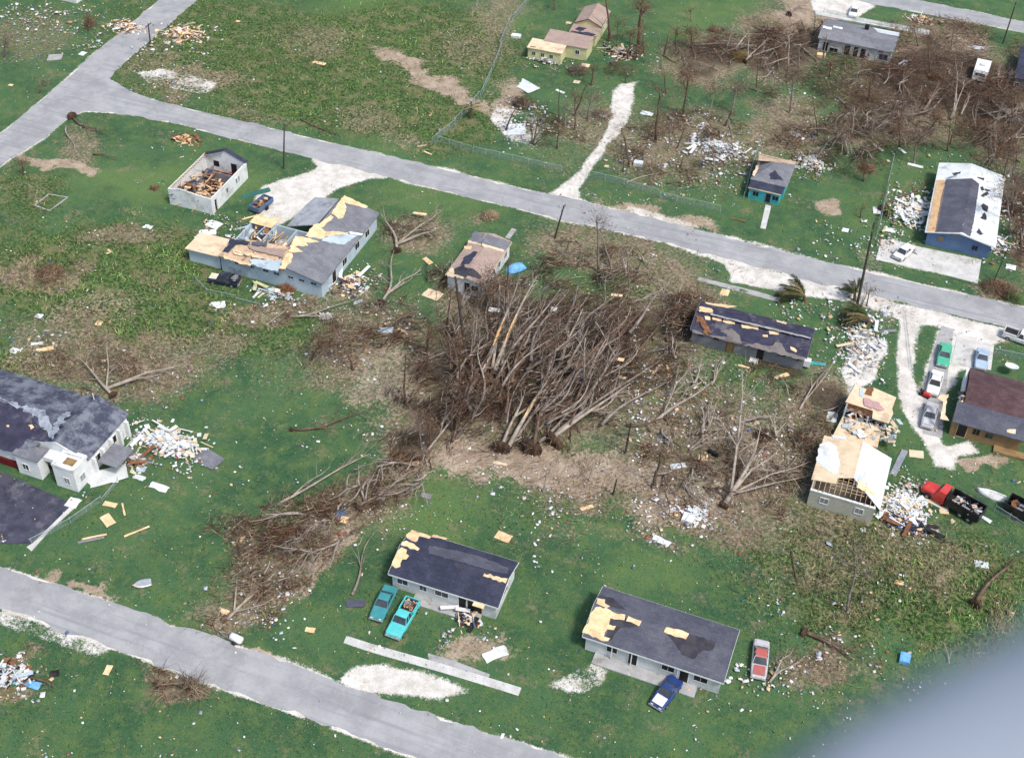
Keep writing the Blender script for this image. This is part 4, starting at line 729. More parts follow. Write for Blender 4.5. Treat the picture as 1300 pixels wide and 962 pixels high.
# -- yellow house at the top
H = House('house', 'pale yellow house with tan roof and flat wings at the top of the view', [(742,9),(776,14),(763,35),(730,28)], 2.8, over=.2)
q = H; a = H.L(P(740, 38, 2.8)); H.walls(M['yellow'], gable='y', rise=1.0); H.roof(M['tan'], 'y', 1.2, fascia=M['rust'])
def yw(pts, z, wall, roof, dz=0.):
    W_ = [H.L(P(650+x/7.13, y/7.13, z)) for x, y in pts]; x0 = (W_[0].x+W_[3].x)/2; x1 = (W_[1].x+W_[2].x)/2; y1 = (W_[0].y+W_[1].y)/2; y0 = (W_[2].y+W_[3].y)/2
    mb = MB(); mb.bb(x0+.2, y0+.2, 0, x1-.2, y1-.2, z-.13); mb.build('wing', M[wall], H.o); mb = MB(); mb.slab([(x0, y0, z), (x1, y0, z), (x1, y1, z+dz), (x0, y1, z+dz)], .12); BUILT.append((H.c.x, H.c.y, 0, .1, .1)); c = H.o.location; BUILT.append((c.x+(x0+x1)/2, c.y+(y0+y1)/2, H.r, (x1-x0)/2, (y1-y0)/2))
    return mb.build('wing_roof', M[roof], H.o), x0, x1, y0, y1
r1, x0_, x1_, y0_, y1_ = yw([(330,275),(740,345),(690,450),(300,372)], 2.6, 'yellow', 'tan', .3)
H.opening('f', 0, 1., .8, .9, x=x1_-2.0, y=y0_+.2, glass='dark')
r2, x0_, x1_, y0_, y1_ = yw([(170,352),(492,408),(460,490),(148,432)], 2.4, 'yellow', 'cream', .2)
for u in (.2, .45, .7): H.opening('f', 0, .9, .7, .8, x=x0_+u*(x1_-x0_), y=y0_+.2, frame='yellow')
mb = MB(); mb.bb(x0_+.5, y0_+.4, 2.41, x0_+1.6, y0_+1., 2.44); mb.build('roof_hole', M['rust'], r2)
r3, x0_, x1_, y0_, y1_ = yw([(570,205),(810,250),(770,330),(510,290)], 2.3, 'yellow', 'tan', .2)
H.pl['p'] = (2.32, 0, 0); H.rf = r3; kz = dict(ox=650, oy=0, k=7.13)
H.patch('p', [(640,215),(690,205),(680,260),(620,290),(570,270)], M['slated'], t=.1, name='dark_felt', **kz); H.patch('p', [(530,285),(700,300),(760,320),(700,330)], M['slated'], t=.1, name='dark_felt', **kz)
H.opening('r', .3, 1., .8, .9); H.opening('r', .7, 1., .8, .9)
# -- grey roofed house top right
H = House('house', 'whitewashed house with smooth grey roof and gutted dark openings near the top right', [(1049,23),(1142,42),(1135,67),(1039,48)], 2.7, over=.3)
H.walls(M['offwhite'], gable='x', rise=1.0); H.roof(M['greyroof'], 'x', 1.1, fascia=M['grey'])
kz = dict(ox=1020, oy=0, k=9.286)
for q in ([(230,308),(335,330),(330,355),(228,330)], [(355,305),(465,330),(460,350),(350,325)]): H.patch('f', q, M['white'], **kz, name='white_sheet')
H.patch('b', [(820,330),(1130,390),(1125,430),(880,385)], M['sheet'], t=.02, name='worn_strip', **kz)
H.patch('f', [(270,468),(330,475),(320,498),(290,495)], M['felt'], **kz)
for u, z, w_, h_, k_ in ((.1, .1, 1., 1.9, 'door'), (.22, .2, 1.6, .9, 'window'), (.4, .1, 1.1, 2.1, 'door'), (.52, .1, .9, 2.1, 'door'), (.62, .1, 1., 2., 'door'), (.9, .6, 1.7, 1.2, 'window'), (.85, 2.0, .9, .35, 'window')): H.opening('f', u, z, w_, h_, k_, 'dark' if u < .8 else 'slated', 'offwhite')
mb = MB(); mb.bb(.6, .9, 3.0, 1.4, 1.6, 4.5); mb.build('chimney', M['black'], H.rf)
# -- house at the right edge, top
H = House('house', 'grey walled house with blue-black roof cut off by the right edge', [(1297,59),(1360,70),(1352,112),(1287,99)], 2.7, over=.25)
H.walls(M['grey'], gable='x', rise=.9); H.roof(M['slated'], 'x', 1.); H.opening('f', .05, 1., .7, .8, glass='dark'); H.opening('l', .4, 1., .8, .9)
# -- ochre double house at the right
H = House('house', 'ochre house under a dark grey and purplish brown double roof behind the parked cars', [(1221,468),(1318,486),(1296,558),(1203,534)], 2.6, over=.45)
x0_, x1_ = -H.w/2, H.w/2; yr = H.L(P(1204, 506, 3.9)).y; yr2 = H.L(P(1229, 483, 3.6)).y; print('ochre', yr, yr2, H.d)
H.walls(M['ochre'], y1=yr, h=2.6); mb = MB(); mb.bb(-H.bw/2+.6, yr+.001, 0, H.bw/2+.6, H.bd/2, 2.5); mb.build('wall', M['ochre'], H.o)
mb = MB(); mb.loft([[(x, -H.d/2, 2.6), (x, yr, 3.9), (x, yr+.9, 3.2), (x, yr+.9, 3.06), (x, yr, 3.74), (x, -H.d/2, 2.46)] for x in (x0_+.35, x1_)]); H.rf = mb.build('roof', M['slate'], H.o, label='dark slate grey front roof')
mb = MB(); mb.loft([[(x, yr+.92, 3.0), (x, yr2, 3.8), (x, H.d/2, 2.6), (x, H.d/2, 2.46), (x, yr2, 3.66), (x, yr+.92, 2.86)] for x in (x0_+1.3, x1_+1.5)]); r2 = mb.build('roof', M['brownroof'], H.o, label='purplish brown rear roof')
sl_ = 1.3/(yr+H.d/2); H.pl = dict(f=(2.6+H.d/2*sl_, 0, sl_)); kz = dict(ox=1150, oy=500, k=8.667)
H.patch('f', [(375,275),(400,180),(410,90),(350,50),(370,15),(470,5),(440,120),(430,230),(475,295)], M['cream'], t=.05, name='plywood_edge', **kz); H.patch('f', [(1110,395),(1210,390),(1205,440),(1110,420)], M['cream'], t=.05, **kz)
mb = MB(); mb.bb(x0_+.9, yr+1.2, .1, x0_+1.2, H.d/2-.3, 2.7); mb.build('white_wall', M['white'], H.o)
scraps('fallen_lumber', H.o, (x0_+1.6, yr+2.2, 2.4), .9, 1.6, 34, ('cream', 'white', 'rust', 'dark', 'ply'), .8, .3, 1.2)
H.opening('f', .16, .1, 1.2, 2.2, 'door', 'dark', 'wood'); H.opening('f', .36, 1.1, .9, 1., glass='dark', frame='ochre'); H.opening('f', .55, 1.1, 1., .9, glass='glass', frame='ochre')
mb = MB(); mb.bb(1.4, -H.bd/2-1.2, 0, 6.4, -H.bd/2-.02, .35); mb.build('step', M['ochre'], H.o)
# -- wrecked beige house lower right
H = House('damaged_house', 'wrecked beige house with stripped cream roof deck and a bright white roof sheet', [(1045,553),(1134,577),(1110,646),(1027,623)], 2.8, over=.25)
x0_, x1_, y0_, y1_ = -H.bw/2, H.bw/2, -H.bd/2, H.bd/2; mb = MB()
for q in ((x0_, y0_, x1_, y0_+.2), (x0_, y0_+.2, x0_+.2, y1_), (x1_-.2, y0_+.2, x1_, y1_), (x0_+.2, y1_-.2, x1_-.2, y1_), (x0_+.2, y0_+2.6, x1_-.2, y0_+2.75)): mb.bb(q[0], q[1], 0, q[2], q[3], 2.75)
mb.build('wall', M['beige'], H.o); mb = MB(); mb.bb(x0_+.2, y0_+.2, 0, x1_-.2, y1_-.2, .12); mb.build('floor', M['rust'], H.o)
mb = MB(); mb.bb(x0_-.04, y0_-.05, 2.62, x1_+.04, y0_-.003, 2.8); mb.bb(x0_, y0_+.001, 2.752, x1_, y0_+.22, 2.8); mb.build('wall_plate', M['white'], H.o)
mx = .6; rs = .85; H.pl = dict(l=(2.8+H.w/2*rs/(mx+H.w/2), rs/(mx+H.w/2), 0), r=(2.8+H.w/2*rs/(H.w/2-mx), -rs/(H.w/2-mx), 0))
ys_ = y0_+2.2; mb = MB(); xx0 = -H.w/2; mb.slab([(xx0, ys_-.5, 2.8), (-1.2, ys_-.6, H.pl['l'][0]+H.pl['l'][1]*-1.2), (-1.2, ys_+.5, H.pl['l'][0]+H.pl['l'][1]*-1.2), (mx, ys_+.9, 2.8+rs), (mx, H.d/2, 2.8+rs), (xx0, H.d/2, 2.8)], .1); H.rf = mb.build('roof_deck', M['cream'], H.o)
mb = MB(); mb.slab([(mx, ys_+.9, 2.8+rs), (H.w/2+.3, ys_-2.2, 2.75), (H.w/2+.3, H.d/2-.6, 2.75), (mx, H.d/2, 2.8+rs)], .1); mb.build('roof', M['sheet'], H.o, label='bright white ribbed roof sheet')
mb = MB()
for i in range(13):
    x = mx+.25+i*(H.w/2-mx)/13; z = H.pl['r'][0]+H.pl['r'][1]*x; mb.bb(x-.015, ys_-.2, z-.01, x+.015, H.d/2-.5, z+.03)
mb.build('sheet_seams', M['sheet'], H.rf)
mb = MB()
for i in range(15):
    x = x0_+.3+i*.62; z = 2.9+max(0, (min(x, mx)-xx0))*rs/(mx-xx0)*.9
    if x > mx: z = H.pl['r'][0]+H.pl['r'][1]*x
    mb.box((x, y0_+1.7, z-.2), (.06, 3.4, .14), 0)
for j in range(5): mb.box((0.2, y0_+.9+j*.55, 3.2), (4.2, .07, .07), 0, ry=-.05)
mb.build('rafters', M['wood'], H.o)
kz = dict(ox=1010, oy=570, k=8.02); H.patch('r', [(640,300),(820,460),(800,480),(620,390)], M['ply'], t=.05, **kz)
kz['oy'] = 470; H.patch('l', [(240,760),(330,720),(420,770),(450,960),(430,1040),(380,1060),(215,930)], M['white'], t=.03, name='white_sheet', **kz); H.patch('l', [(360,660),(520,680),(515,705),(380,690)], M['sheet'], t=.08, name='white_sheet', **kz)
for u in (.24, .78): H.opening('f', u, 1.1, 1., .9, glass='grey', frame='white')
# its far part and the collapsed middle
H2 = House('damaged_house', 'broken rear block with bare plywood roof north of the wrecked beige house', [(1083,489),(1138,500),(1127,538),(1068,518)], 2.6, over=.2)
x0_, x1_, y0_, y1_ = -H2.bw/2, H2.bw/2, -H2.bd/2, H2.bd/2; mb = MB()
for q in ((x0_, y0_, x0_+.2, y1_), (x1_-.2, y0_, x1_, y1_), (x0_+.2, y1_-.2, x1_-.2, y1_), (x0_+3, y0_, x0_+3.2, y0_+.2)): mb.bb(q[0], q[1], 0, q[2], q[3], 2.5)
mb.build('wall', M['bluewhite'], H2.o); mb = MB(); mb.bb(x0_+.2, y0_, 0, x1_-.2, y1_-.2, .12); mb.build('floor', M['rust'], H2.o)
H2.pl = dict(p=(2.6, .02, .03)); mb = MB(); mb.slab([(x0_-.2, y0_+1.4, 2.6), (x0_+3.4, y0_+1.3, 2.6), (x0_+3.6, y0_-.1, 2.55), (x1_+.3, y0_-.2, 2.6), (x1_+.5, y0_+1.8, 2.7), (x1_+.2, y0_+2.6, 2.75), (x1_+.3, y1_-.3, 2.8), (x0_+2.6, y1_+.3, 2.8), (x0_+2.4, y1_-.5, 2.8), (x0_+1.2, y1_-.3, 2.78), (x0_+.3, y1_+.1, 2.75)], .1); H2.rf = mb.build('roof_deck', M['cream'], H2.o)
kz = dict(ox=1010, oy=470, k=8.02); H2.patch('p', [(735,180),(790,185),(775,270),(700,250)], M['rust'], t=.03, lift=.16, name='roof_hole', **kz); H2.patch('p', [(690,290),(850,340),(900,410),(860,420),(700,370)], mat('pink_insulation', (.5,.3,.3), (.4,.28,.26), 2), t=.1, lift=.2, **kz, name='insulation'); H2.patch('p', [(650,190),(700,200),(680,280),(640,260)], M['bluewhite'], t=.03, lift=.16, **kz)
mb = MB()
for j in range(5): mb.box((x0_+1.7, y0_+.1+j*.3, 2.5), (3.4, .07, .12), 0)
mb.build('rafters', M['rust'], H2.o)
o = thing('collapsed_room', 'flattened room of cream floor sheets between the two wrecked beige blocks', 'collapsed room', tuple(P(1090, 549))[:2]+(0,), 0)
mb = MB(); W_ = [P(a, b, 1.3)-Vector(o.location) for a, b in ((1056,555),(1114,568),(1120,541),(1070,528))]; mb.slab([(p.x, p.y, 1.3+random.uniform(-.3, .3)) for p in W_], .25); mb.build('floor', M['cream'], o)
scraps('fallen_lumber', o, (1.2, .3, 1.3), 3.4, 2.4, 120, ('cream', 'white', 'bluewhite', 'grey', 'ply2'), .5, .3, 1.1); BUILT.append((o.location.x, o.location.y, 0, 3, 2.2))
# -- church-like complex, lower left
o = thing('church', 'large white building with streaked dark cross-gabled roof at the left edge', 'church', tuple(P(60, 560))[:2]+(0,), 0.)
B = Loc(o); hE = 3.2
fr = LP(164, 525, hE); nr = LP(112, 583, hE); fl = LP(125, 502, hE); nl = LP(68, 577, hE); ml = LP(0, 468, hE); en = LP(12, 572, hE)
x1 = (fr.x+nr.x)/2; x0 = x1-2*(x1-LP(122, 506, 4.6).x); xc = (x0+x1)/2; yN = nr.y-.2; yF = fr.y; ymF = ml.y; ymN = en.y; print('church', x0, x1, yN, yF, ymF, ymN, fl)
BUILT += [(o.location.x+(x0+x1)/2, o.location.y+(yN+yF)/2, 0, (x1-x0)/2, (yF-yN)/2), (o.location.x+x0-14, o.location.y+(ymF+ymN)/2, 0, 14, (ymF-ymN)/2)]
mb = MB(); mb.loft([[(x0+.3, y, 0), (x1-.3, y, 0), (x1-.3, y, hE-.02), (xc, y, hE+1.45), (x0+.3, y, hE-.02)] for y in (yF-.3, yN)]); mb.build('wall', M['white'], o)
mb = MB(); mb.loft([[(x0, y, hE), (xc, y, hE+1.6), (x1, y, hE), (x1, y, hE-.14), (xc, y, hE+1.46), (x0, y, hE-.14)] for y in (yF, yN+.1)]); mb.build('roof', M['churchroof'], o, label='right cross wing roof of grey shingles')
xL = x0-26; ymM = (ymF+ymN)/2; mb = MB(); mb.bb(xL, ymN+.4, 0, x0+.29, ymF-.4, hE-.15); mb.build('wall', M['white'], o)
mb = MB(); R2 = 2.2; mb.loft([[(x, ymN, hE), (x, ymM, hE+R2), (x, ymF, hE), (x, ymF, hE-.14), (x, ymM, hE+R2-.14), (x, ymN, hE-.14)] for x in (xL, x0+.6)]); B.rf = mb.build('roof', M['churchroof'], o)
mb = MB(); mb.add([(x0+.6, ymN, hE), (x0+.6, ymF, hE), (x0+.6, ymM, hE+R2), (x0+4.2, ymM, hE+1.1)], [(0, 3, 2), (3, 1, 2), (0, 1, 3)]); mb.build('roof_hip', M['churchroof'], o)
s_ = R2/(ymM-ymN); B.pl = dict(f=(hE-ymN*s_, 0, s_), b=(hE+ymF*R2/(ymF-ymM), 0, -R2/(ymF-ymM)))
kz = dict(ox=0, oy=450, k=7.128); B.patch('f', [(-300,330),(0,425),(90,440),(200,500),(300,560),(360,660),(440,740),(440,800),(250,760),(140,890),(-300,800)], M['feltb'], t=.03, name='dark_felt', **kz)
B.patch('f', [(255,640),(290,635),(310,660),(280,680)], M['ply'], t=.06, **kz); B.patch('f', [(60,640),(85,640),(80,660),(62,655)], M['ply'], t=.06, **kz)
PS_ = mat('pale_worn_strip', (.34,.37,.42), (.24,.27,.32), 1.2, .9, fine=5, dirt=(.13,.14,.19))
for q in ([(0,385),(110,425),(260,480),(380,500),(440,560),(470,640),(470,790),(440,740),(350,600),(250,520),(90,450),(0,400)],): B.patch('f', q, PS_, t=.05, name='worn_strip', jag=.25, **kz)
for q in ([(700,385),(860,400),(850,425),(760,425)], [(600,520),(640,520),(520,690),(470,770),(458,700),(540,560)]): B.patch('b', q, PS_, t=.05, name='worn_strip', jag=.25, **kz)
W_ = LP(20, 560, hE); a = LP(20.5, 573.5, 3.2); b = LP(48, 585, 3.2); yb_ = a.y; mb = MB(); mb.bb(a.x, yb_-.4, 0, b.x, ymN+1.2, 3.3); mb.build('entrance_block', M['white'], o)
mb = MB(); mb.bb(a.x-.2, yb_-.6, 3.3, b.x+.2, ymN+1.6, 3.42); mb.build('entrance_roof', M['greyroof'], o)
B.opening('f', 0, 1.0, .9, 1., x=(a.x+b.x)/2-.4, y=yb_-.4, frame='white', glass='glass')
mb = MB(); mb.bb(xL, ymN+.1, .02, a.x-.01, ymN+.38, 1.1); mb.build('red_base', mat('dark_red_base', (.16,.012,.012), (.1,.01,.01), 1), o)
c = LP(64, 592, 3.5); d_ = LP(112, 597, 3.5); yt = LP(88, 600, 3.5).y-1.4; xa, xb = x0+.4, x1-.5; mb = MB()
xa = LP(64, 593, 3.4).x; xb = LP(93, 600, 3.4).x; ya_ = LP(93, 600, 3.4).y; mb.bb(xa, ya_, 0, xb+.0, yN+.2, 3.4); tw = mb.build('tower', M['white'], o)
mb = MB(); 
for q in ((xa-.05, ya_-.05, xb+.05, ya_+.25), (xa-.05, yN-.2, xb+.05, yN+.3), (xa-.05, ya_+.25, xa+.25, yN-.2), (xb-.25, ya_+.25, xb+.05, yN-.2)): mb.bb(q[0], q[1], 3.402, q[2], q[3], 3.75)
mb.build('parapet', M['white'], tw); mb = MB(); mb.bb(xa+.9, ya_+.8, 3.402, xb-.7, yN-.6, 3.46); mb.build('roof_hatch', M['ochre'], tw)
B.opening('f', 0, .9, .8, 1.1, x=(xa+xb)/2+.2, y=ya_, frame='white', glass='metal'); B.opening('r', 0, .9, .9, 1.1, x=xb, y=ya_+(yN-ya_)*.5, frame='white', glass='metal')
mb = MB(); mb.bb(b.x+.01, yb_+.6, 2.5, xa-.01, yN+.4, 3.1); mb.build('lintel', M['white'], o); mb = MB(); mb.bb(b.x+.02, yN+.1, 0, xa-.02, yN+.3, 2.48); mb.build('doorway', M['dark'], o)
BUILT.append((o.location.x+(a.x+xb)/2, o.location.y+yN-1, 0, (xb-a.x)/2, 2))
for f_ in (.1, .3, .5, .7, .88): mb = MB(); y = yN+f_*(yF-yN); mb.bb(x1-.299, y, 0, x1+.25, y+.35, 2.6); mb.build('buttress', M['white'], o)
for f_ in (.22, .6): B.opening('r', 0, 1., 1.3, 1.2, x=x1-.3, y=yN+f_*(yF-yN), glass='dark')
mb = MB(); q = LP(122, 505, 4.7); mb.tube([(q.x, yF-.8, hE+1.3), (q.x, yF-.8, hE+2.6)], .07, 6); mb.build('vent_pipe', M['white'], o)
mb = MB(); mb.bb(x1+.3, yN+1.2, 1.9, x1+3.2, yN+4.6, 2.02); mb.build('canopy', M['greyroof'], o)
# ---------------------------------------------------------------- vehicles
def car(b, f, col, label, L=None, W=1.75, style='sedan', name='car', cat='car', z=.0, hood=None, trunkc=None, roofc=None, glass='glass', bedfill=None, tilt=0.):
    """b, f: photo points of the rear and front ends at mid height"""
    p, q = P(b[0], b[1], .6), P(f[0], f[1], .6); v = q-p; L = L or max(3.6, min(5.4, v.length)); c = (p+q)/2; rz = math.atan2(v.y, v.x)
    o = thing(name, label, cat, (c.x, c.y, z), rz); BUILT.append((c.x, c.y, rz, L/2, W/2)); h = L/2; w_ = W/2; mt = paint(*col) if isinstance(col, tuple) else M[col]
    def ring(x, ww, z0, z1, c=.1): return [(x, -ww, z0), (x, -ww-.02, (z0+z1)/2), (x, -ww, z1-c), (x, -ww+c*1.1, z1), (x, ww-c*1.1, z1), (x, ww, z1-c), (x, ww+.02, (z0+z1)/2), (x, ww, z0)]
    mb = MB(); bz = .86; hz = .82
    if style == 'sedan':
        st = [(-h, w_*.86, .42, .72), (-h+.12, w_*.95, .3, .80), (-h+.9, w_, .28, bz), (-h+1.3, w_, .26, bz+.04), (.2, w_, .26, bz+.05), (h-1.45, w_, .26, bz), (h-.5, w_*.97, .28, hz-.05), (h-.1, w_*.9, .32, .70), (h, w_*.82, .42, .60)]
        cab = (-h+1.0, h-1.5, -h+1.65, h-2.15)
    else:
        st = [(-h, w_*.92, .42, .80), (-h+.1, w_*.96, .38, .92), (h-1.7, w_, .32, .98), (h-.3, w_*.97, .34, .95), (h-.05, w_*.92, .38, .84), (h, w_*.88, .44, .72)]
        cab = (h-3.15, h-1.55, h-2.95, h-2.05)
    mb.loft([ring(*s) for s in st]); mb.build('body', mt, o, False)
    if hood: mb = MB(); mb.box((h-.78, 0, .85 if style == 'sedan' else .985), (1.15, W*.72, .02), ry=.05 if style == 'sedan' else .02); mb.build('hood', paint(*hood), o)
    if trunkc: mb = MB(); mb.box((-h+.5, 0, bz-.0), (.7, W*.72, .03), ry=-.05); mb.build('boot_lid', paint(*trunkc), o)
    rh = 1.38 if style == 'sedan' else 1.68; b0 = bz+.02 if style == 'sedan' else .97; x0, x1, x2, x3 = cab; g0 = w_-.1; g1 = w_-.28
    def glassblk(nm, pts): mb = MB(); mb.loft(pts); mb.build(nm, M[glass], o)
    glassblk('windows', [[(x0, -g0, b0), (x1, -g0, b0), (x1, g0, b0), (x0, g0, b0)], [(x2, -g1, rh-.03), (x3, -g1, rh-.03), (x3, g1, rh-.03), (x2, g1, rh-.03)]])
    mb = MB(); mb.loft([[(x2-.04, -g1-.03, rh-.03), (x3+.06, -g1-.03, rh-.03), (x3+.06, g1+.03, rh-.03), (x2-.04, g1+.03, rh-.03)], [(x2+.08, -g1+.05, rh+.04), (x3-.08, -g1+.05, rh+.04), (x3-.08, g1-.05, rh+.04), (x2+.08, g1-.05, rh+.04)]])
    mb.build('roof', paint(*roofc) if roofc else mt, o); mb = MB()
    for s in (-1, 1):
        for a, c_ in ((x0, x2), (x1, x3), ((x0+x1)/2, (x2+x3)/2)): mb.tube([(a, s*(g0+.01), b0-.02), (c_, s*(g1+.02), rh)], .045, 4)
    mb.build('pillars', mt, o)
    if style != 'sedan':
        y = w_-.05; xb0, xb1 = -h+.06, cab[0]-.1; mb = MB()
        for s in (-1, 1): mb.bb(xb0, s*y, .9, xb1, s*(y-.14), 1.22)
        mb.bb(xb0-.04, -y, .9, xb0+.06, y, 1.22); mb.bb(xb1-.06, -y, .9, xb1, y, 1.22); mb.build('cargo_bed', mt, o)
        mb = MB(); mb.bb(xb0+.06, -y+.14, .985, xb1-.07, y-.14, 1.0); mb.build('bed_floor', M['black'], o)
        if bedfill: scraps('bed_load', o, ((xb0+xb1)/2, 0, 1.05), (xb1-xb0)/2-.4, w_-.5, 26, bedfill, .4, .2, .8)
    for x in (-h+.85, h-.85):
        for s in (-1, 1):
            mb = MB(); mb.tube([(x, s*(w_-.2), .32), (x, s*(w_+.03), .32)], .32, 14); wh = mb.build('wheel', M['tyre'], o); mb = MB(); mb.tube([(x, s*(w_+.0), .32), (x, s*(w_+.04), .32)], .17, 10); mb.build('rim', M['chrome'], wh)
    for s in (-1, 1):
        mb = MB(); mb.box((h-.03, s*(w_-.38), .6), (.1, .3, .14)); mb.build('headlight', M['lamp'], o); mb = MB(); mb.box((-h+.03, s*(w_-.33), .64), (.1, .34, .13)); mb.build('tail_light', M['redlamp'], o)
    for x, s in ((h+.03, 1), (-h-.03, -1)): mb = MB(); mb.loft([[(x-.06, y, .36), (x+.06, y, .36), (x+.06, y, .5), (x-.06, y, .5)] for y in (-w_+.05, w_-.05)]); mb.build('bumper', M['chrome'], o)
    return o
car((495,748), (479,781), ('dark_teal', (.05, .27, .29)), 'dark teal sedan beside the turquoise pickup', L=4.7)
car((524,764), (499,806), ('turquoise', (.1, .58, .58)), 'turquoise pickup truck with junk in its open bed', L=5.2, W=1.9, style='pickup', name='pickup_truck', cat='pickup truck', bedfill=('rust', 'ply2', 'grey'))
car((967,815), (963,857), ('silver', (.5, .5, .52)), 'silver car with a faded red roof and hood', L=4.9, hood=('faded_red', (.45, .12, .1)), roofc=('faded_red', (.45, .12, .1)), trunkc=('silver', (.5, .5, .52)))
car((303,358), (266,352), ('blackblue', (.02, .025, .05)), 'black pickup truck with cream hood parked behind the pale blue house', L=4.6, style='pickup', name='pickup_truck', cat='pickup truck', hood=('cream', (.75, .7, .52)), bedfill=('grey', 'metal'))
car((1202,434), (1196,466), ('mint_green', (.08, .45, .28)), 'mint green car on the narrow driveway', L=4.9)
car((1191,470), (1183,501), ('white', (.78, .78, .76)), 'white station wagon behind the mint green car', L=5.0, glass='black')
car((1184,512), (1177,541), ('silver', (.5, .5, .52)), 'silver sedan at the foot of the narrow driveway', L=4.9, hood=('pale_grey', (.6, .62, .64)))
car((1248,444), (1245,467), ('powder_blue', (.4, .52, .66)), 'powder blue hatchback parked against the brown roof', L=4.2)
car((1283,424), (1312,434), ('white', (.78, .78, .76)), 'white pickup on the gravel verge at the right edge', L=5.2, W=1.9, style='pickup', name='pickup_truck', cat='pickup truck')
car((1139,327), (1157,311), ('white', (.78, .78, .76)), 'white car smashed beside the concrete slab of the blue house', L=4.6)
car((1086,9), (1082,21), ('white', (.78, .78, .76)), 'white sedan in front of the grey roofed house at the top', L=4.7)
car((854,868), (838,889), ('royal_blue', (.02, .05, .2)), 'blue car with a white hood in front of the long grey bungalow', L=4.3, hood=('white', (.78, .78, .76)))
# red dump truck
p, q = P(1243, 655, 1.), P(1176, 617, 1.); v = q-p; o = thing('dump_truck', 'red cab truck with long black dump bed full of rubble', 'truck', tuple((p+q)/2)[:2]+(0,), math.atan2(v.y, v.x)); L = 7.6; BUILT.append((o.location.x, o.location.y, o.rotation_euler.z, 3.8, 1.3))
red = paint('truck_red', (.62, .05, .04)); mb = MB(); mb.loft([[(x, -.85*a, .55), (x, -.9*a, z_-.15), (x, -.7*a, z_), (x, .7*a, z_), (x, .9*a, z_-.15), (x, .85*a, .55)] for x, z_, a in ((1.9, 1.55, 1.), (2.3, 1.52, 1.), (3.5, 1.42, .95), (3.8, 1.3, .85))]); mb.build('hood', red, o)
mb = MB(); mb.loft([[(.7, -1, .55), (1.9, -1, .55), (1.9, 1, .55), (.7, 1, .55)], [(.7, -1, 1.6), (2.0, -1, 1.6), (2.0, 1, 1.6), (.7, 1, 1.6)], [(.75, -.88, 2.3), (1.6, -.88, 2.3), (1.6, .88, 2.3), (.75, .88, 2.3)]]); mb.build('cab', red, o)
mb = MB(); mb.loft([[(.66, -.8, 1.65), (2.02, -.8, 1.65), (2.02, .8, 1.65), (.66, .8, 1.65)], [(.7, -.75, 2.22), (1.68, -.75, 2.22), (1.68, .75, 2.22), (.7, .75, 2.22)]]); mb.build('windscreen', M['glass'], o)
mb = MB(); mb.bb(-3.8, -.5, .6, .7, .5, .85); mb.build('chassis', M['black'], o); mb = MB(); T = .08
for q_ in ((-3.8, -1.15, .5, -1.07), (-3.8, 1.07, .5, 1.15), (.42, -1.07, .5, 1.07), (-3.8, -1.07, -3.72, 1.07)): mb.bb(q_[0], q_[1], .95, q_[2], q_[3], 2.1)
mb.bb(-3.8, -1.15, .87, .5, 1.15, .949); mb.build('dump_bed', M['black'], o); scraps('bed_load', o, (-1.7, 0, 1.3), 1.7, .8, 60, ('black', 'grey', 'white', 'ply2', 'slated'), .6, .3, 1.1)
for x in (2.8, -1.6, -2.7):
    for s in (-1, 1): mb = MB(); mb.tube([(x, s*.75, .48), (x, s*1.02, .48)], .48, 14); wh = mb.build('wheel', M['tyre'], o); mb = MB(); mb.tube([(x, s*1.0, .48), (x, s*1.04, .48)], .22, 10); mb.build('rim', M['chrome'], wh)
for s in (-1, 1): mb = MB(); mb.box((3.8, s*.6, 1.), (.12, .25, .25)); mb.build('headlight', M['lamp'], o)
def openbox(a, b, W, h, label, name, mt, load, cat, wheels=True):
    p, q = P(a[0], a[1], .8), P(b[0], b[1], .8); v = q-p; L = v.length; o = thing(name, label, cat, tuple((p+q)/2)[:2]+(0,), math.atan2(v.y, v.x)); mb = MB(); x, y = L/2, W/2; BUILT.append((o.location.x, o.location.y, o.rotation_euler.z, x, y))
    for q_ in ((-x, -y, x, -y+.08), (-x, y-.08, x, y), (-x, -y+.08, -x+.08, y-.08), (x-.08, -y+.08, x, y-.08)): mb.bb(q_[0], q_[1], .5, q_[2], q_[3], h)
    mb.bb(-x, -y, .42, x, y, .499); mb.build('box', mt, o); scraps('load', o, (0, 0, .6), x-.4, y-.4, 40, load, h*.5, .3, 1.1)
    if wheels:
        for s in (-1, 1): mb = MB(); mb.tube([(0, s*(y+.02), .34), (0, s*(y+.24), .34)], .34, 12); mb.build('wheel', M['tyre'], o)
        mb = MB(); mb.tube([(x, .4, .46), (x+1., 0, .46)], .04, 5); mb.tube([(x, -.4, .46), (x+1., 0, .46)], .04, 5); mb.build('drawbar', M['metal'], o)
    return o
openbox((322,266), (341,251), 1.9, 1.2, 'teal-rimmed open trailer of brown junk beside the wide driveway', 'trailer', M['blue'], ('rust', 'ply2', 'black', 'rust'), 'trailer')
openbox((1278,638), (1312,655), 2.3, 1.7, 'black open trailer behind the white boat at the right edge', 'trailer', M['black'], ('black', 'rust', 'grey'), 'trailer')
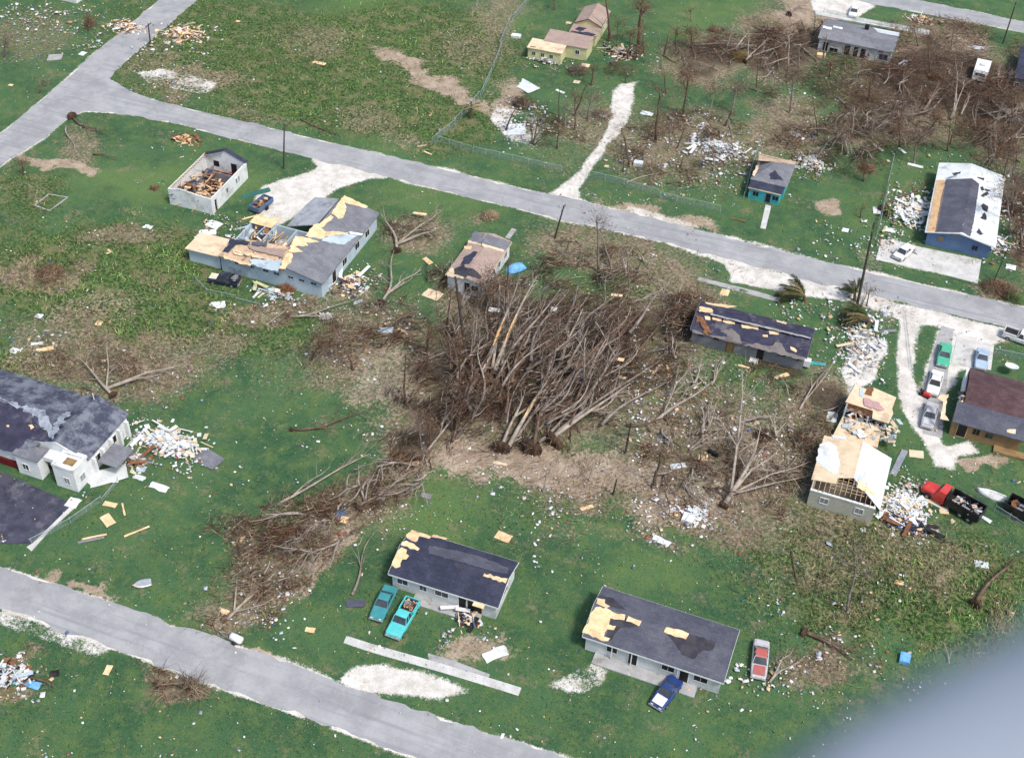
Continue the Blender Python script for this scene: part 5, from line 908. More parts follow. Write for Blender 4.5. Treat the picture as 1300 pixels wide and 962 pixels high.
def boat(a, b, W, H_, label, mt, deck, up=False, cat='boat', name='boat'):
    p, q = P(a[0], a[1], .3), P(b[0], b[1], .3); v = q-p; L = v.length; o = thing(name, label, cat, tuple((p+q)/2)[:2]+(0,), math.atan2(v.y, v.x)); BUILT.append((o.location.x, o.location.y, o.rotation_euler.z, L/2, W/2)); R = []
    for i in range(11):
        f = i/10; x = -L/2+L*f; w_ = W/2*(.8+.2*min(1, f*4))*(1-max(0, (f-.5)/.5)**2.2*.93); R.append([(x, w_*math.cos(t), (H_*math.sin(t) if up else H_*(1-math.sin(t)))) for t in [math.pi*j/8 for j in range(9)]])
    mb = MB(); mb.loft(R, closed=True); mb.build('hull', mt, o, True)
    if not up: mb = MB(); mb.add([(r[0][0], r[0][1]*.8, H_+.02) for r in R]+[(r[8][0], r[8][1]*.8, H_+.02) for r in R], [(i, i+1, 12+i, 11+i) for i in range(10)]); mb.build('deck', deck, o)
    else: mb = MB(); mb.tube([(-L/2+.1, 0, H_), (0, 0, H_+.05), (L/2-.3, 0, H_*.9)], .05, 5); mb.build('keel', mt, o)
    return o
boat((1277,633), (1240,620), 1.5, .6, 'white boat hull lying behind the red truck', M['white'], M['white'], True)
boat((192,739), (170,743), 1.1, .45, 'small white dinghy with a pink bow on the lower left lawn', M['white'], mat('dinghy_grey', (.4,.42,.46), (.3,.32,.36)), False)
# pink bow of the dinghy is its own part
d = [x for x in bpy.data.objects if x.get('label', '').startswith('small white dinghy')][0]; mb = MB(); mb.loft([[(.75, -.25, .3), (.75, .25, .3), (.75, 0, .52)], [(1.1, -.05, .4), (1.1, .05, .4), (1.1, 0, .5)]]); mb.build('bow', mat('pink_paint', (.7,.35,.35)), d)
# camper
p = P(1246, 90, 1.2); o = thing('camper', 'boxy white camper standing in the northern brush', 'camper', (p.x, p.y, 0), -.05); BUILT.append((p.x, p.y, 0, 1.5, 2.6)); mb = MB()
mb.loft([[(x, -2.6, .4), (x, 2.4, .4), (x, 2.6, 1.2), (x, 2.5, 2.3), (x, -2.4, 2.35), (x, -2.6, 1.5)] for x in (-1.3, 1.3)]); mb.build('body', M['white'], o); mb = MB(); mb.bb(-.5, -.4, 2.36, .4, .6, 2.6); mb.build('air_conditioner', M['offwhite'], o)
mb = MB(); mb.bb(-.9, -2.62, 1.35, .9, -2.585, 1.9); mb.build('window', M['glass'], o)
for s in (-1, 1): mb = MB(); mb.tube([(s*1.31, 0, .35), (s*1.1, 0, .35)], .35, 12); mb.build('wheel', M['tyre'], o)
# white tank on a little trailer
p, q = P(285, 803, .5), P(301, 811, .5); v = q-p; o = thing('tank_trailer', 'small trailer carrying a white tank beside the southern road', 'trailer', tuple((p+q)/2)[:2]+(0,), math.atan2(v.y, v.x)); mb = MB(); mb.tube([(0, 0, .6), (.1, 0, .6), (1.4, 0, .6), (1.5, 0, .6)], [.25, .42, .42, .25], 12); mb.build('tank', M['white'], o, True)
mb = MB(); mb.tube([(-1.6, 0, .3), (.1, .35, .3), (1.3, .35, .3)], .04, 5); mb.tube([(-1.6, 0, .3), (.1, -.35, .3), (1.3, -.35, .3)], .04, 5); mb.build('frame', M['metal'], o)
for s in (-1, 1): mb = MB(); mb.tube([(.7, s*.45, .25), (.7, s*.6, .25)], .25, 10); mb.build('wheel', M['tyre'], o)
# satellite dish
p = P(1281, 474, 0); o = thing('satellite_dish', 'large white satellite dish on the lawn behind the brown roof', 'satellite dish', (p.x, p.y, 0)); mb = MB(); mb.tube([(0, 0, 0), (0, 0, 1.2)], .06, 6); mb.build('post', M['metal'], o); mb = MB(); R = []
for r in (0, .3, .6, .85, .95): R.append([(r*math.cos(a), r*math.sin(a)-.0, 1.15+r*r*.3-math.sin(a)*r*.25) for a in [6.2832*j/18 for j in range(18)]])
mb.loft(R[1:]+[[(x*.97, y*.97, z-.03) for x, y, z in R[4]]]+[[(x, y, z-.04) for x, y, z in R[1]]]); mb.build('dish', M['white'], o, True); mb = MB(); mb.tube([(0, -.9, 1.6), (0, 0, 2.0)], .02, 4); mb.build('feed_arm', M['metal'], o)
# riding mower, motorcycle-like red machine lying by the wagon
p = P(1174, 502, 0); o = thing('lawn_mower', 'small red riding mower knocked over between the white wagon and silver sedan', 'mower', (p.x, p.y, 0), -.4); mb = MB(); mb.loft([[(x, -.3*a, .25), (x, .3*a, .25), (x, .26*a, .6*b_), (x, -.26*a, .6*b_)] for x, a, b_ in ((-.2, 1, 1), (.5, 1, 1.15), (.85, .8, .95))]); mb.build('hood', red, o)
mb = MB(); mb.bb(-.7, -.25, .45, -.3, .25, .55); mb.bb(-.75, -.25, .45, -.68, .25, .85); mb.build('seat', M['black'], o); mb = MB(); mb.bb(-.6, -.5, .15, .4, .5, .24); mb.build('mower_deck', M['redfloor'], o)
for x, s in ((-.55, -1), (-.55, 1), (.6, -1), (.6, 1)): mb = MB(); mb.tube([(x, s*.34, .2), (x, s*.5, .2)], .22 if x < 0 else .17, 10); mb.build('wheel', M['tyre'], o)
# tarped load near the small white house
p = P(655, 342, 0); o = thing('tarp_heap', 'bright blue tarp over a load beside the small white house', 'tarp', (p.x, p.y, 0), .9); mb = MB(); R = []
for i in range(9):
    f = i/8; x = -1.6+3.2*f; e = math.sin(f*3.14)**.5; R.append([(x, 1.*math.cos(t)*(.55+.45*e), max(0.02, .95*math.sin(t)*e+.05*random.random())) for t in [math.pi*j/8 for j in range(9)]])
mb.loft(R); mb.build('tarp', M['blue_tarp'], o, True); BUILT.append((p.x, p.y, .9, 1.6, 1.1))
# ---------------------------------------------------------------- poles, fences
def upole(b, t, label, r=.13, arm=True, name='utility_pole', cat='utility pole'):
    p, h, dx = updir(b, t); o = thing(name, label, cat, (p.x, p.y, 0)); mb = MB(); mb.tube([(0, 0, -.1), (dx*.5, 0, h/2), (dx, 0, h)], [r*1.2, r, r*.75], 8); mb.build('pole', M['pole'], o)
    if arm: mb = MB(); mb.box((dx*.94, 0, h*.93), (.12, 1.9, .12)); mb.build('crossarm', M['pole'], o)
    for i in range(3 if arm else 0): mb = MB(); mb.tube([(dx*.94, -.8+i*.8, h*.93+.06), (dx*.94, -.8+i*.8, h*.93+.24)], .05, 6); mb.build('insulator', M['metal'], o)
    return o, Vector((p.x+dx, p.y, h))
upole((191,56), (188,30), 'dark utility pole beside the junction of the two streets'); _, T1 = upole((360,214), (361,156), 'dark utility pole at the head of the wide driveway')
_, T2 = upole((704,303), (716,259), 'leaning utility pole above the small white house'); _, T3 = upole((1088,388), (1110,284), 'tall leaning utility pole on the verge above the wrecked beige house', .17)
upole((1273,56), (1290,3), 'utility pole beside the northern road'); upole((1262,356), (1280,314), 'thin bare pole right of the blue house', .08, False, 'pole', 'pole')
upole((594,468), (578,356), 'snapped dark pole leaning over the left side of the tree pile', .2, False, 'pole', 'pole'); upole((794,575), (801,536), 'short dark snapped stake right of the tree pile', .13, False, 'stake', 'stake')
upole((778,628), (783,608), 'short dark stake on the bare soil below the tree pile', .12, False, 'stake', 'stake')
mb = MB(); p0 = T3; p1 = P(1135, 196, 7.); mb.tube([p0+(p1-p0)*(i/10)-Vector((0, 0, 4*1.5*(i/10)*(1-i/10))) for i in range(11)], .035, 4); tag(mb.build('power_line', M['black']), 'sagging power line running north from the tall leaning pole', 'power line')
def fence(pts, label, h=1.2, gap=2.6, name='chain_link_fence', dz=.12, wire=.011):
    W_ = [P(a, b) for a, b in pts]; c = W_[0].copy(); o = thing(name, label, 'fence', tuple(c)[:2]+(0,)); pm = []; rail = MB(); mesh = MB()
    for i in range(len(W_)-1):
        a, b = W_[i]-c, W_[i+1]-c; L = (b-a).length; n = max(1, round(L/gap)); lean = Vector((random.uniform(-.3, .3), random.uniform(-.3, .3), 0))
        for j in range(n+(i == len(W_)-2)): q = a.lerp(b, j/n); pm.append(q); 
        rail.tube([a+Vector((0, 0, h))+lean, b+Vector((0, 0, h))+lean], .03, 5)
        d = (b-a)/L; st = .17; k = int(L/st)
        for j in range(k+1):
            for s in (-1, 1):
                x0, x1 = j*st, j*st+s*h
                z1 = h
                if x1 > L: z1 = h*(L-x0)/(x1-x0); x1 = L
                if x1 < 0: z1 = h*(-x0)/(x1-x0); x1 = 0
                q0 = a+d*x0+Vector((0, 0, .03)); q1 = a+d*x1+Vector((0, 0, z1))+lean*(z1/h); w_ = Vector((0, 0, wire))
                mesh.add([q0-w_, q0+w_, q1+w_, q1-w_], [(0, 1, 2, 3)])
    rail.build('top_rail', M['galv'], o); mesh.build('wire_mesh', M['galv'], o)
    for q in pm[:90]: mb = MB(); mb.tube([q, q+Vector((random.uniform(-.1, .1), random.uniform(-.1, .1), h+.05))], .035, 5); mb.build('post', M['galv'], o)
fence([(673,0),(650,28),(636,62),(624,94),(610,125),(578,160),(548,184)], 'chain link fence running up the field left of the yellow house', 1.5)
fence([(556,181),(600,194),(650,205),(712,219)], 'chain link fence along the north side of the main street, left of the sandy track')
fence([(744,225),(792,236),(838,250)], 'buckled chain link fence just right of the sandy track'); fence([(838,252),(880,262),(914,270)], 'chain link fence with open frames below the debris field')
fence([(944,252),(950,225),(963,184)], 'chain link fence up the left side of the turquoise cottage'); fence([(1112,300),(1118,270),(1126,240),(1134,205)], 'chain link fence running north past the dead shrubs', 1.3)
fence([(1240,632),(1262,648),(1300,672),(1330,690)], 'chain link fence below the red truck'); fence([(1262,451),(1300,459),(1330,466)], 'chain link fence beside the satellite dish lawn')
fence([(1045,17),(1100,30),(1175,44)], 'low fence along the pale walk in front of the grey roofed house', 1.); fence([(245,356),(262,372),(300,380),(330,388)], 'flattened chain link fence below the black pickup', .5)
fence([(40,690),(90,664),(130,636),(150,612)], 'chain link fence across the lawn right of the church car park', 1.)
fence([(1150,398),(1158,470)], 'fallen strip of fence beside the dirt lane', .4)
# ---------------------------------------------------------------- uprooted trees of the great pile (photo base, photo tip, heights, radius)
G1 = 'uprooted trees of the central pile'
PILE = [((637,568),(668,490),.7,2.,.20,'pale uprooted trunk at the front left corner of the pile, nearest the root hole'),
 ((646,566),(702,452),.8,3.,.24,'long straight grey trunk second from the front left corner of the pile'), ((652,560),(712,470),.6,2.2,.18,'slim grey trunk just right of the yellow splintered one'),
 ((677,570),(690,478),.7,2.4,.2,'grey trunk with a rust brown break, rising from the front root plates'), ((684,562),(742,505),.6,2.,.2,'bare trunk pointing up right from the front root plates'),
 ((700,556),(800,486),.8,3.4,.27,'stout pale trunk forking right, lowest long trunk of the pile'), ((708,548),(838,458),1.2,4.2,.2,'very long thin trunk reaching right beneath the rusty brush'),
 ((731,510),(752,450),1.5,3.5,.2,'pale trunk with a white scrap beside its middle'), ((736,520),(788,440),1.,4.,.2,'grey trunk leaning right in the middle of the pile'),
 ((588,513),(628,440),.8,3.4,.24,'grey trunk at the left edge of the pile crossing the dark hollow'), ((606,492),(622,452),.8,2.,.15,'short grey trunk beside the rusty stump'),
 ((618,485),(640,430),1.,3.5,.2,'grey brown trunk behind the rusty stump'), ((612,478),(660,352),1.5,6.,.28,'tall brown trunk of the left clump leaning slightly right'),
 ((628,470),(682,350),2.,6.,.24,'tall reddish trunk of the left clump'), ((640,455),(712,366),2.,5.5,.22,'long tan trunk slanting up behind the left clump'), ((655,460),(735,385),2.,4.5,.2,'brown trunk slanting right behind the tan one'),
 ((668,470),(760,400),2.,4.,.2,'grey stem crossing the upper middle of the pile'), ((713,458),(740,392),1.6,4.8,.2,'forked grey trunk in the middle right of the pile'), ((718,470),(752,400),1.4,5.,.17,'second forked grey trunk in the middle right'),
 ((705,500),(783,415),1.4,4.5,.3,'broad pale trunk running diagonally through the pile centre'), ((700,480),(790,425),1.4,3.6,.2,'diagonal trunk directly under the broad pale one'), ((742,488),(770,430),.8,4.2,.2,'upright leaning trunk over the dark hollow on the right'),
 ((748,478),(792,445),.8,2.6,.16,'low trunk over the dark hollow on the right'), ((575,560),(600,480),.5,2.6,.16,'brown stem at the lower left end of the pile'), ((560,540),(612,470),.4,2.2,.16,'tan stem at the lower left end of the pile'),
 ((540,575),(590,505),.4,1.6,.14,'low stem in the brown brush left of the pile'), ((668,560),(708,520),.5,1.3,.12,'thin stick lying at the front of the pile')]
for i, (b, t, z0, z1, r, lab) in enumerate(PILE):
    fallen(b, t, z0, z1, r*1.1, lab, bark=('barkg', 'barkl', 'barkg', 'barkb')[i % 4] if i > 1 else 'barkl', nl=4+i % 3, depth=1, root=1.2 if i in (0, 3, 5, 9, 12) else 0, split=i in (1, 12, 13), group=G1, bend=.03)
lab_ = 'grey and brown storm-felled trunk in the tangle of the central pile'
for i in range(96):
    side = random.random() < .42
    if side: b = (random.uniform(572, 655), random.uniform(395, 525)); ang = random.gauss(68, 22)
    else: b = (random.uniform(640, 800), random.uniform(400, 540)); ang = random.gauss(50, 24)
    if random.random() < .8: ang = math.degrees(math.atan2(625-b[1], b[0]-628))*.8+10+random.gauss(0, 11)
    l = random.uniform(50, 115); t = (b[0]+l*math.cos(math.radians(ang)), b[1]-l*math.sin(math.radians(ang)))
    if t[0] > 860 or t[1] < 345: continue
    fallen(b, t, random.uniform(.5, 2.8), random.uniform(1.8, 4.6), random.uniform(.09, .23), lab_, bark=random.choice(('barkg', 'barkg', 'barkl', 'barkb', 'barkb')), nl=4, depth=random.choice((0, 1)), group='tangled trunks inside the central pile', bend=.11)
o = thing('root_plate', 'broad torn root plate with dark hollow beneath at the front of the pile', 'root plate', tuple(P(672, 572))[:2]+(0,)); rootball(1.35, o, (0, 0, .7), (.4, 1, 0))
o = thing('root_plate', 'dark root plate beside the front right corner of the pile', 'root plate', tuple(P(706, 566))[:2]+(0,)); rootball(1.05, o, (0, 0, .6), (.5, 1, 0))
# ---------------------------------------------------------------- other felled trees
FT = [((503,318),(482,268),.4,1.2,.24,'pale branching tree felled between the big pale blue house and the road','barkl',1.,[((556,290),1.2,.2),((560,268),1.8,.15)]),
 ((484,383),(500,318),.4,1.2,.2,'pale tree lying upright across the lawn left of the small white house','barkl',.8,[((535,342),1.2,.17),((524,352),.8,.14)]),
 ((366,402),(446,382),.3,.7,.16,'thin pale trunk lying below the corner of the pale blue house','barkl',.7,[((432,398),.6,.1)]), ((338,412),(372,385),.2,.5,.1,'small bare branch at the left of the debris below the pale blue house','barkl',0,[]),
 ((143,501),(92,448),.4,1.2,.2,'pale forked tree felled behind the church roof','barkl',.8,[((232,462),1.2,.2),((135,440),1.6,.16),((206,474),.8,.15)]),
 ((288,786),(352,722),.2,1.,.17,'bleached forked tree lying near the southern road','barkl',0,[((300,735),1.,.13),((345,760),.8,.1)]),
 ((352,640),(470,575),.3,1.,.16,'long pale tree top lying along the brush windrow','barkl',0,[((420,592),.8,.1)]), ((452,642),(520,598),.2,1.2,.2,'pale tree with spread limbs at the middle of the brush windrow','barkl',.6,[((455,590),1.4,.14),((475,600),1.2,.12)]),
 ((370,545),(470,520),.2,.8,.16,'brown tree lying alone across the lawn left of the pile','barkb',.5,[((445,540),.4,.1)]), ((447,755),(478,672),.2,.4,.15,'straight dark trunk lying left of the teal sedan','barkg',0,[]),
 ((576,576),(626,548),.2,.5,.1,'pale curved branch on bare soil in front of the pile','barkl',0,[]), ((832,535),(902,486),.3,2.2,.24,'reddish pale tree curving up at the right of the pile','barkl',0,[((880,460),2.6,.12),((872,480),2.,.1)]),
 ((893,563),(886,508),.3,1.8,.17,'short bent pale tree beside the reddish one','barkl',0,[((905,505),1.8,.08)]),
 ((919,641),(965,545),.5,3.,.3,'largest bleached tree with many limbs on the dry ground left of the wrecked beige house','barkl',.8,[((942,468),3.8,.24),((990,570),2.,.2),((1030,585),1.2,.16),((1035,600),.8,.12)]),
 ((1015,520),(1050,468),.2,.8,.15,'pale thin tree along the lane of rubble left of the wrecked beige house','barkl',0,[((1062,448),1.,.1)]), ((1005,700),(1020,760),.2,.4,.1,'thin stick in the weeds of the lower right lot','barkb',0,[]),
 ((1022,802),(1085,838),.3,.5,.22,'brown log with torn end lying in the lower right lot','barkb',.8,[((1120,850),.4,.1)]), ((977,866),(1020,835),.2,1.,.14,'pale crooked branch beside the silver and red car','barkl',0,[((1008,822),.8,.1)]),
 ((1238,766),(1302,700),.4,1.2,.22,'brown trunk with dark root pointing up right in the lower right weeds','barkb',1.,[]), ((1205,842),(1196,812),.1,1.,.08,'small pale forked branch at the lower right','barkl',0,[((1212,822),.8,.05)]),
 ((92,148),(140,172),.3,.6,.16,'long dark pole-like trunk lying below the street junction','barkb',1.2,[]), ((84,160),(95,190),.3,.8,.14,'short pale trunk in the brown brush below the junction','barkl',0,[]), ((118,196),(152,200),.3,.8,.12,'low brown trunk at the right end of the junction brush','barkb',0,[]),
 ((382,152),(434,172),.1,.3,.16,'brown log lying along the north side of the main street','rust_',0,[]), ((795,232),(838,219),.1,.4,.14,'pale straight log on the grass by the sandy track','barkl',0,[]), ((846,233),(888,227),.1,.4,.12,'brown log above the open framed fence','barkb',0,[]),
 ((845,72),(862,82),.2,.4,.13,'brown log at the foot of a snapped trunk in the north','barkb',0,[]), ((946,78),(975,48),.4,2.5,.16,'pale forked tree at the edge of the northern brush','barkl',.8,[((992,58),1.6,.12),((950,45),2.4,.12)]), ((934,62),(951,40),1.,3.,.16,'short white barked trunk leaning in the northern brush','barkl',0,[]),
 ((1172,140),(1194,112),.3,2.2,.18,'pale slanting trunk left of the white barked tree, top right','barkl',0,[((1192,102),3.,.1)]), ((1207,151),(1214,108),.4,3.4,.26,'tall white barked tree rising from the top right brush','barkl',0,[((1224,102),4.2,.16),((1213,78),5.5,.13)]),
 ((1220,146),(1231,122),.3,2.,.17,'short pale trunk right of the white barked tree','barkl',0,[((1231,116),2.5,.1)]), ((1239,165),(1236,133),.3,2.6,.12,'thin grey trunk leaning left in the top right brush','barkg',0,[((1243,118),3.,.08)]),
 ((1242,146),(1298,136),.3,.9,.16,'pale trunk lying nearly level toward the right edge','barkl',0,[]), ((1255,166),(1284,143),.2,.9,.14,'pale forked trunk at the top right beneath the level one','barkl',0,[((1272,140),1.,.08)]), ((1272,184),(1300,160),.3,1.6,.18,'curved tan trunk at the right edge above the blue house','barkl',.8,[]),
 ((1138,108),(1156,94),.2,.8,.14,'pale curved trunk below the grey roofed house','barkl',0,[]), ((1115,88),(1170,88),.2,.4,.12,'thin straight trunk lying level below the grey roofed house','barkl',0,[]), ((1105,140),(1143,141),.2,.6,.1,'thin pale trunk lying level in the middle of the north east lots','barkl',0,[]),
 ((1063,124),(1090,158),.2,.7,.12,'pale bent branch lying across the grass in the north east','barkl',0,[]), ((1120,266),(1182,230),.3,.6,.2,'brown trunk lying toward the blue house with its root ball','barkb',1.2,[]), ((1002,18),(1030,0),.4,1.6,.18,'tan trunk near the top edge','barkg',.9,[((985,0),2.,.1)]),
 ((980,48),(1018,25),.3,1.,.16,'brown trunk lying near the top edge','barkb',.9,[]), ((798,385),(840,368),.2,.8,.14,'pale spread branch at the top right corner of the pile','barkl',0,[((835,378),1.,.1)]), ((858,455),(852,420),.4,2.,.13,'pale upright branch beside the grey block house','barkl',0,[((866,432),2.,.1)]),
 ((815,330),(830,340),.4,1.,.12,'short forked branch on the verge of the main street','barkl',0,[((808,318),1.5,.1)]), ((795,345),(790,320),.3,2.,.12,'crooked branch standing up from the verge brush','barkl',0,[((805,310),2.,.08)]), ((540,458),(588,437),.4,1.2,.15,'bleached branch in the brush left of the dark leaning pole','barkl',0,[]),
 ((420,395),(440,420),.2,.5,.09,'thin stick left of the debris lawn','barkl',0,[]), ((30,856),(70,872),.2,.5,.16,'grey log at the bottom left corner','barkb',0,[]), ((200,868),(250,862),.3,.9,.14,'brown trunk in the brush along the southern road','barkb',.7,[]), ((1090,395),(1100,360),.2,.6,.09,'twisted stick on the southern side of the road bend','barkb',0,[])]
for b, t, z0, z1, r, lab, bk, rt, ex in FT:
    if bk == 'rust_': bk = 'barkb'
    fallen(b, t, z0, z1, r, lab, bark=bk, nl=5 if r > .13 else 3, depth=1 if r > .15 else 0, root=rt*.8, bend=.07, extra=ex)
# more broken limbs with forks, each built and named as a small fallen tree
for zl, lab, grp, n in ((((1190,100,110,45),(1110,165,80,20),(1270,155,28,40),(985,55,40,20)), 'forked limb felled in the north east brush', 'forked limbs in the north east brush', 46), (((940,560,70,70),(870,520,50,50),(900,600,60,30)), 'pale forked limb sprawled right of the pile', 'forked limbs right of the pile', 26), (((500,600,50,20),(400,680,60,30)), 'pale forked treetop sprawled in the brush windrow', 'treetops in the brush windrow', 14)):
    for _ in range(n):
        a, b_, rx, ry = random.choice(zl); q = random.uniform(0, 6.283); g = random.random()**.5; b0 = (a+rx*g*math.cos(q), b_+ry*g*math.sin(q)); an = random.uniform(0, 6.283) if 'windrow' not in lab else math.radians(random.gauss(215, 30)); l = random.uniform(28, 60)
        t0 = (b0[0]+l*math.cos(an), b0[1]-l*.7*math.sin(an)); e0 = [((t0[0]+random.gauss(0, 16), t0[1]+random.gauss(0, 12)), random.uniform(.5, 2.6), random.uniform(.05, .11)) for _ in range(2)]
        w_ = P(*b0)
        if free(np.array([w_.x]), np.array([w_.y]), .5)[0]: fallen(b0, t0, .2, random.uniform(.6, 2.6), random.uniform(.08, .17), lab, bark=random.choice(('barkl', 'barkg', 'barkl', 'barkb')), nl=4, depth=1, group=grp, bend=.12, extra=e0)
# loose branches lying about, zone by zone
for zl, lab, grp, n, rr in ((((1190,95,115,50),(1110,165,80,26),(1000,60,40,36),(1280,150,30,60)), 'bare broken limb in the brown brush of the north east lots', 'limbs in the north east brush', 90, (.05, .17)), (((400,680,60,40),(340,740,60,25),(480,610,50,24),(440,640,60,26)), 'tan broken limb in the brush windrow left of the teal sedan', 'limbs in the brush windrow', 40, (.05, .13)),
    (((930,590,80,60),(870,540,60,60),(1000,560,40,60),(870,470,30,30)), 'pale broken limb on the dry ground left of the wrecked beige house', 'limbs right of the pile', 34, (.04, .1)), (((790,340,70,18),(730,320,40,20),(840,370,40,20)), 'grey broken limb in the verge brush above the pile', 'limbs on the verge above the pile', 20, (.04, .1)),
    (((480,400,80,40),(540,290,30,14),(430,440,50,30)), 'thin broken limb on the littered lawn left of the pile', 'limbs on the littered lawn', 20, (.03, .08)), (((870,180,80,50),(900,70,40,24),(760,160,50,40),(1030,185,40,20)), 'dark broken limb in the northern lots around the white debris field', 'limbs in the northern lots', 30, (.03, .1)),
    (((130,465,70,30),), 'pale broken limb in the brush behind the church', 'limbs behind the church', 8, (.04, .1)), (((1060,500,16,50),(1020,590,14,40)), 'grey broken limb close along the left side of the wrecked beige house', 'limbs beside the wrecked house', 10, (.04, .09)), (((640,500,80,50),(740,450,60,50)), 'grey broken limb crossing the central pile', 'limbs across the pile', 48, (.04, .1))):
    for _ in range(n):
        a, b_, rx, ry = random.choice(zl); q = random.uniform(0, 6.283); g = random.random()**.5; b0 = (a+rx*g*math.cos(q), b_+ry*g*math.sin(q)); an = random.uniform(0, 6.283) if 'windrow' not in lab and 'crossing' not in lab else math.radians(random.gauss(48, 22)); l = random.uniform(14, 42)
        hi = 'pile' in grp and 'across' in grp; fallen(b0, (b0[0]+l*math.cos(an), b0[1]-l*.75*math.sin(an)), random.uniform(.1, 1.6 if rr[1] > .12 or hi else .5), random.uniform(.3, 3. if rr[1] > .12 or hi else 1.2), random.uniform(*rr), lab, 'fallen branch', random.choice(('barkl', 'barkg', 'barkb', 'barkb') if rr[1] > .12 else ('barkl', 'barkg', 'barkl', 'barkb')), 3, random.choice((0, 1)), group=grp, bend=.12, name='fallen_branch')
# ---------------------------------------------------------------- standing dead trees
RB = [(.16,.08,.05),(.22,.13,.08),(.1,.06,.045),(.28,.2,.13)]
ST = [((773,52),(769,-8),.2,'tall bare trunk right of the yellow house','barkb',0,2),((810,60),(815,2),.26,'shaggy brown trunk with clinging twigs, second trunk right of the yellow house','barkb',260,10),((797,76),(802,40),.16,'lower shaggy trunk in front of the yellow house rubble','barkb',140,6),
 ((843,72),(849,43),.18,'snapped brown trunk with a torn orange top in the north','barkb',0,0),((867,146),(874,98),.17,'brown trunk with a bushy twig crown in the northern lots','barkb',320,6),((832,181),(838,112),.19,'tall forked brown trunk right of the sandy track','barkb',60,6),
 ((751,108),(754,84),.14,'small bare forked tree in front of the yellow house','barkb',40,6),((929,143),(935,112),.15,'white trunked tree with a thin flat crown','barkl',220,8),((906,218),(905,186),.12,'small pale tree with a twiggy crown left of the turquoise cottage','barkl',150,6),
 ((676,183),(674,158),.1,'small dead tree left of the white scrap field','barkb',60,6),((707,189),(710,160),.1,'small dead tree right of the white scrap field','barkb',80,6),((785,222),(786,190),.08,'thin sapling right of the sandy track','barkg',40,6),((864,213),(868,197),.08,'little stump tree above the framed fence','barkb',0,3),
 ((845,118),(843,92),.13,'snapped trunk with a yellow split top','barkb',20,3),((858,66),(858,38),.1,'bare sapling in the northern grass','barkb',110,6),((878,62),(878,40),.11,'dark small tree with a wide brown crown','barkb',200,7),((877,27),(876,12),.08,'thin bare sapling near the top edge','barkb',30,5),
 ((704,13),(703,-4),.09,'bare sapling behind the yellow house','barkb',40,5),((1003,144),(1007,96),.15,'dark trunk with a spread twig crown west of the turquoise cottage brush','barkg',240,7),((1053,98),(1055,78),.11,'small dark stump tree below the grey roofed house','barkb',60,4),((1102,127),(1105,103),.12,'dark snapped trunk in the middle of the north east lots','barkb',60,4),
 ((1203,192),(1206,160),.11,'dark small tree left above the blue house','barkb',90,5),((1160,208),(1163,175),.14,'pale grey tree with a rusty crown above the left side of the blue house','barkg',260,7),((1142,186),(1141,150),.1,'thin brown tree north of the fence line','barkb',90,5),((1076,196),(1067,166),.13,'pale trunked shrub with a dense rusty crown','barkl',300,6),
 ((1096,230),(1097,212),.12,'dark stump shrub with a round brown crown','barkb',200,4),((1092,276),(1094,262),.09,'small dark stump above the road bend','barkb',30,4),((1270,245),(1285,175),.12,'tall brown tree right of the blue house roof','barkb',260,8),((1282,300),(1275,240),.13,'grey forked tree right of the blue house','barkg',220,8),
 ((5,72),(8,46),.14,'grey dead tree at the top left edge','barkg',150,7),((112,40),(112,24),.08,'small brown shrub in the top left lawn','barkb',120,6),((30,222),(28,205),.1,'dark little tree below the side street','barkb',80,5),
 ((829,618),(842,568),.17,'dark forked trunk on bare soil right of the pile','barkb',30,6),((760,345),(758,275),.15,'tall pale bare tree on the verge above the pile','barkg',60,8),((775,338),(762,302),.11,'leaning bare tree on the verge above the pile','barkg',40,6),((798,372),(796,318),.1,'thin crooked tree behind the pile','barkg',40,6),
 ((395,458),(412,425),.12,'brown shrub tree on the lawn left of the pile','barkb',200,6),((448,470),(420,410),.1,'reddish shrub tree in the debris lawn','barkb',120,6),((541,450),(545,415),.15,'broken tree with yellow split base left of the leaning pole','barkb',150,8),((1075,778),(1088,705),.13,'grey dead tree in the weeds of the lower right lot','barkg',70,8),
 ((690,625),(694,596),.08,'pale sapling below the pile','barkl',20,5),((748,610),(752,590),.07,'small pale forked sapling below the pile','barkl',20,5),((1100,388),(1104,368),.08,'brown sapling by the tall leaning pole','barkb',40,5),((745,152),(752,120),.12,'twiggy grey tree left of the sandy track','barkg',110,6),
 ((960,116),(962,80),.1,'brown tree in the northern brush right of the white trunked one','barkb',140,6),((1180,95),(1178,55),.13,'brown broken tree in the top right brush','barkb',160,8),((1165,60),(1160,38),.1,'small brown tree beside the low fence end','barkb',90,6),((1255,130),(1258,100),.12,'brown tree right of the camper','barkb',150,7),
 ((600,455),(606,400),.14,'bare tan trunk left side of the pile','barkl',40,6),((575,430),(590,380),.12,'thin tan trunk beside the small white house','barkl',40,6),((1205,185),(1215,150),.1,'thin brown tree north of the blue house','barkb',120,6),((50,118),(54,102),.08,'small dead shrub left of the side street','barkg',60,5)]
for b, t, r, lab, bk, cr, nl in ST:
    standing(b, t, r*1.15, lab, bk, int(cr*2.2), 1.2 if cr < 150 else 1.7, nl, 1 if nl > 4 else 0, leaf=RB if bk == 'barkb' else None)
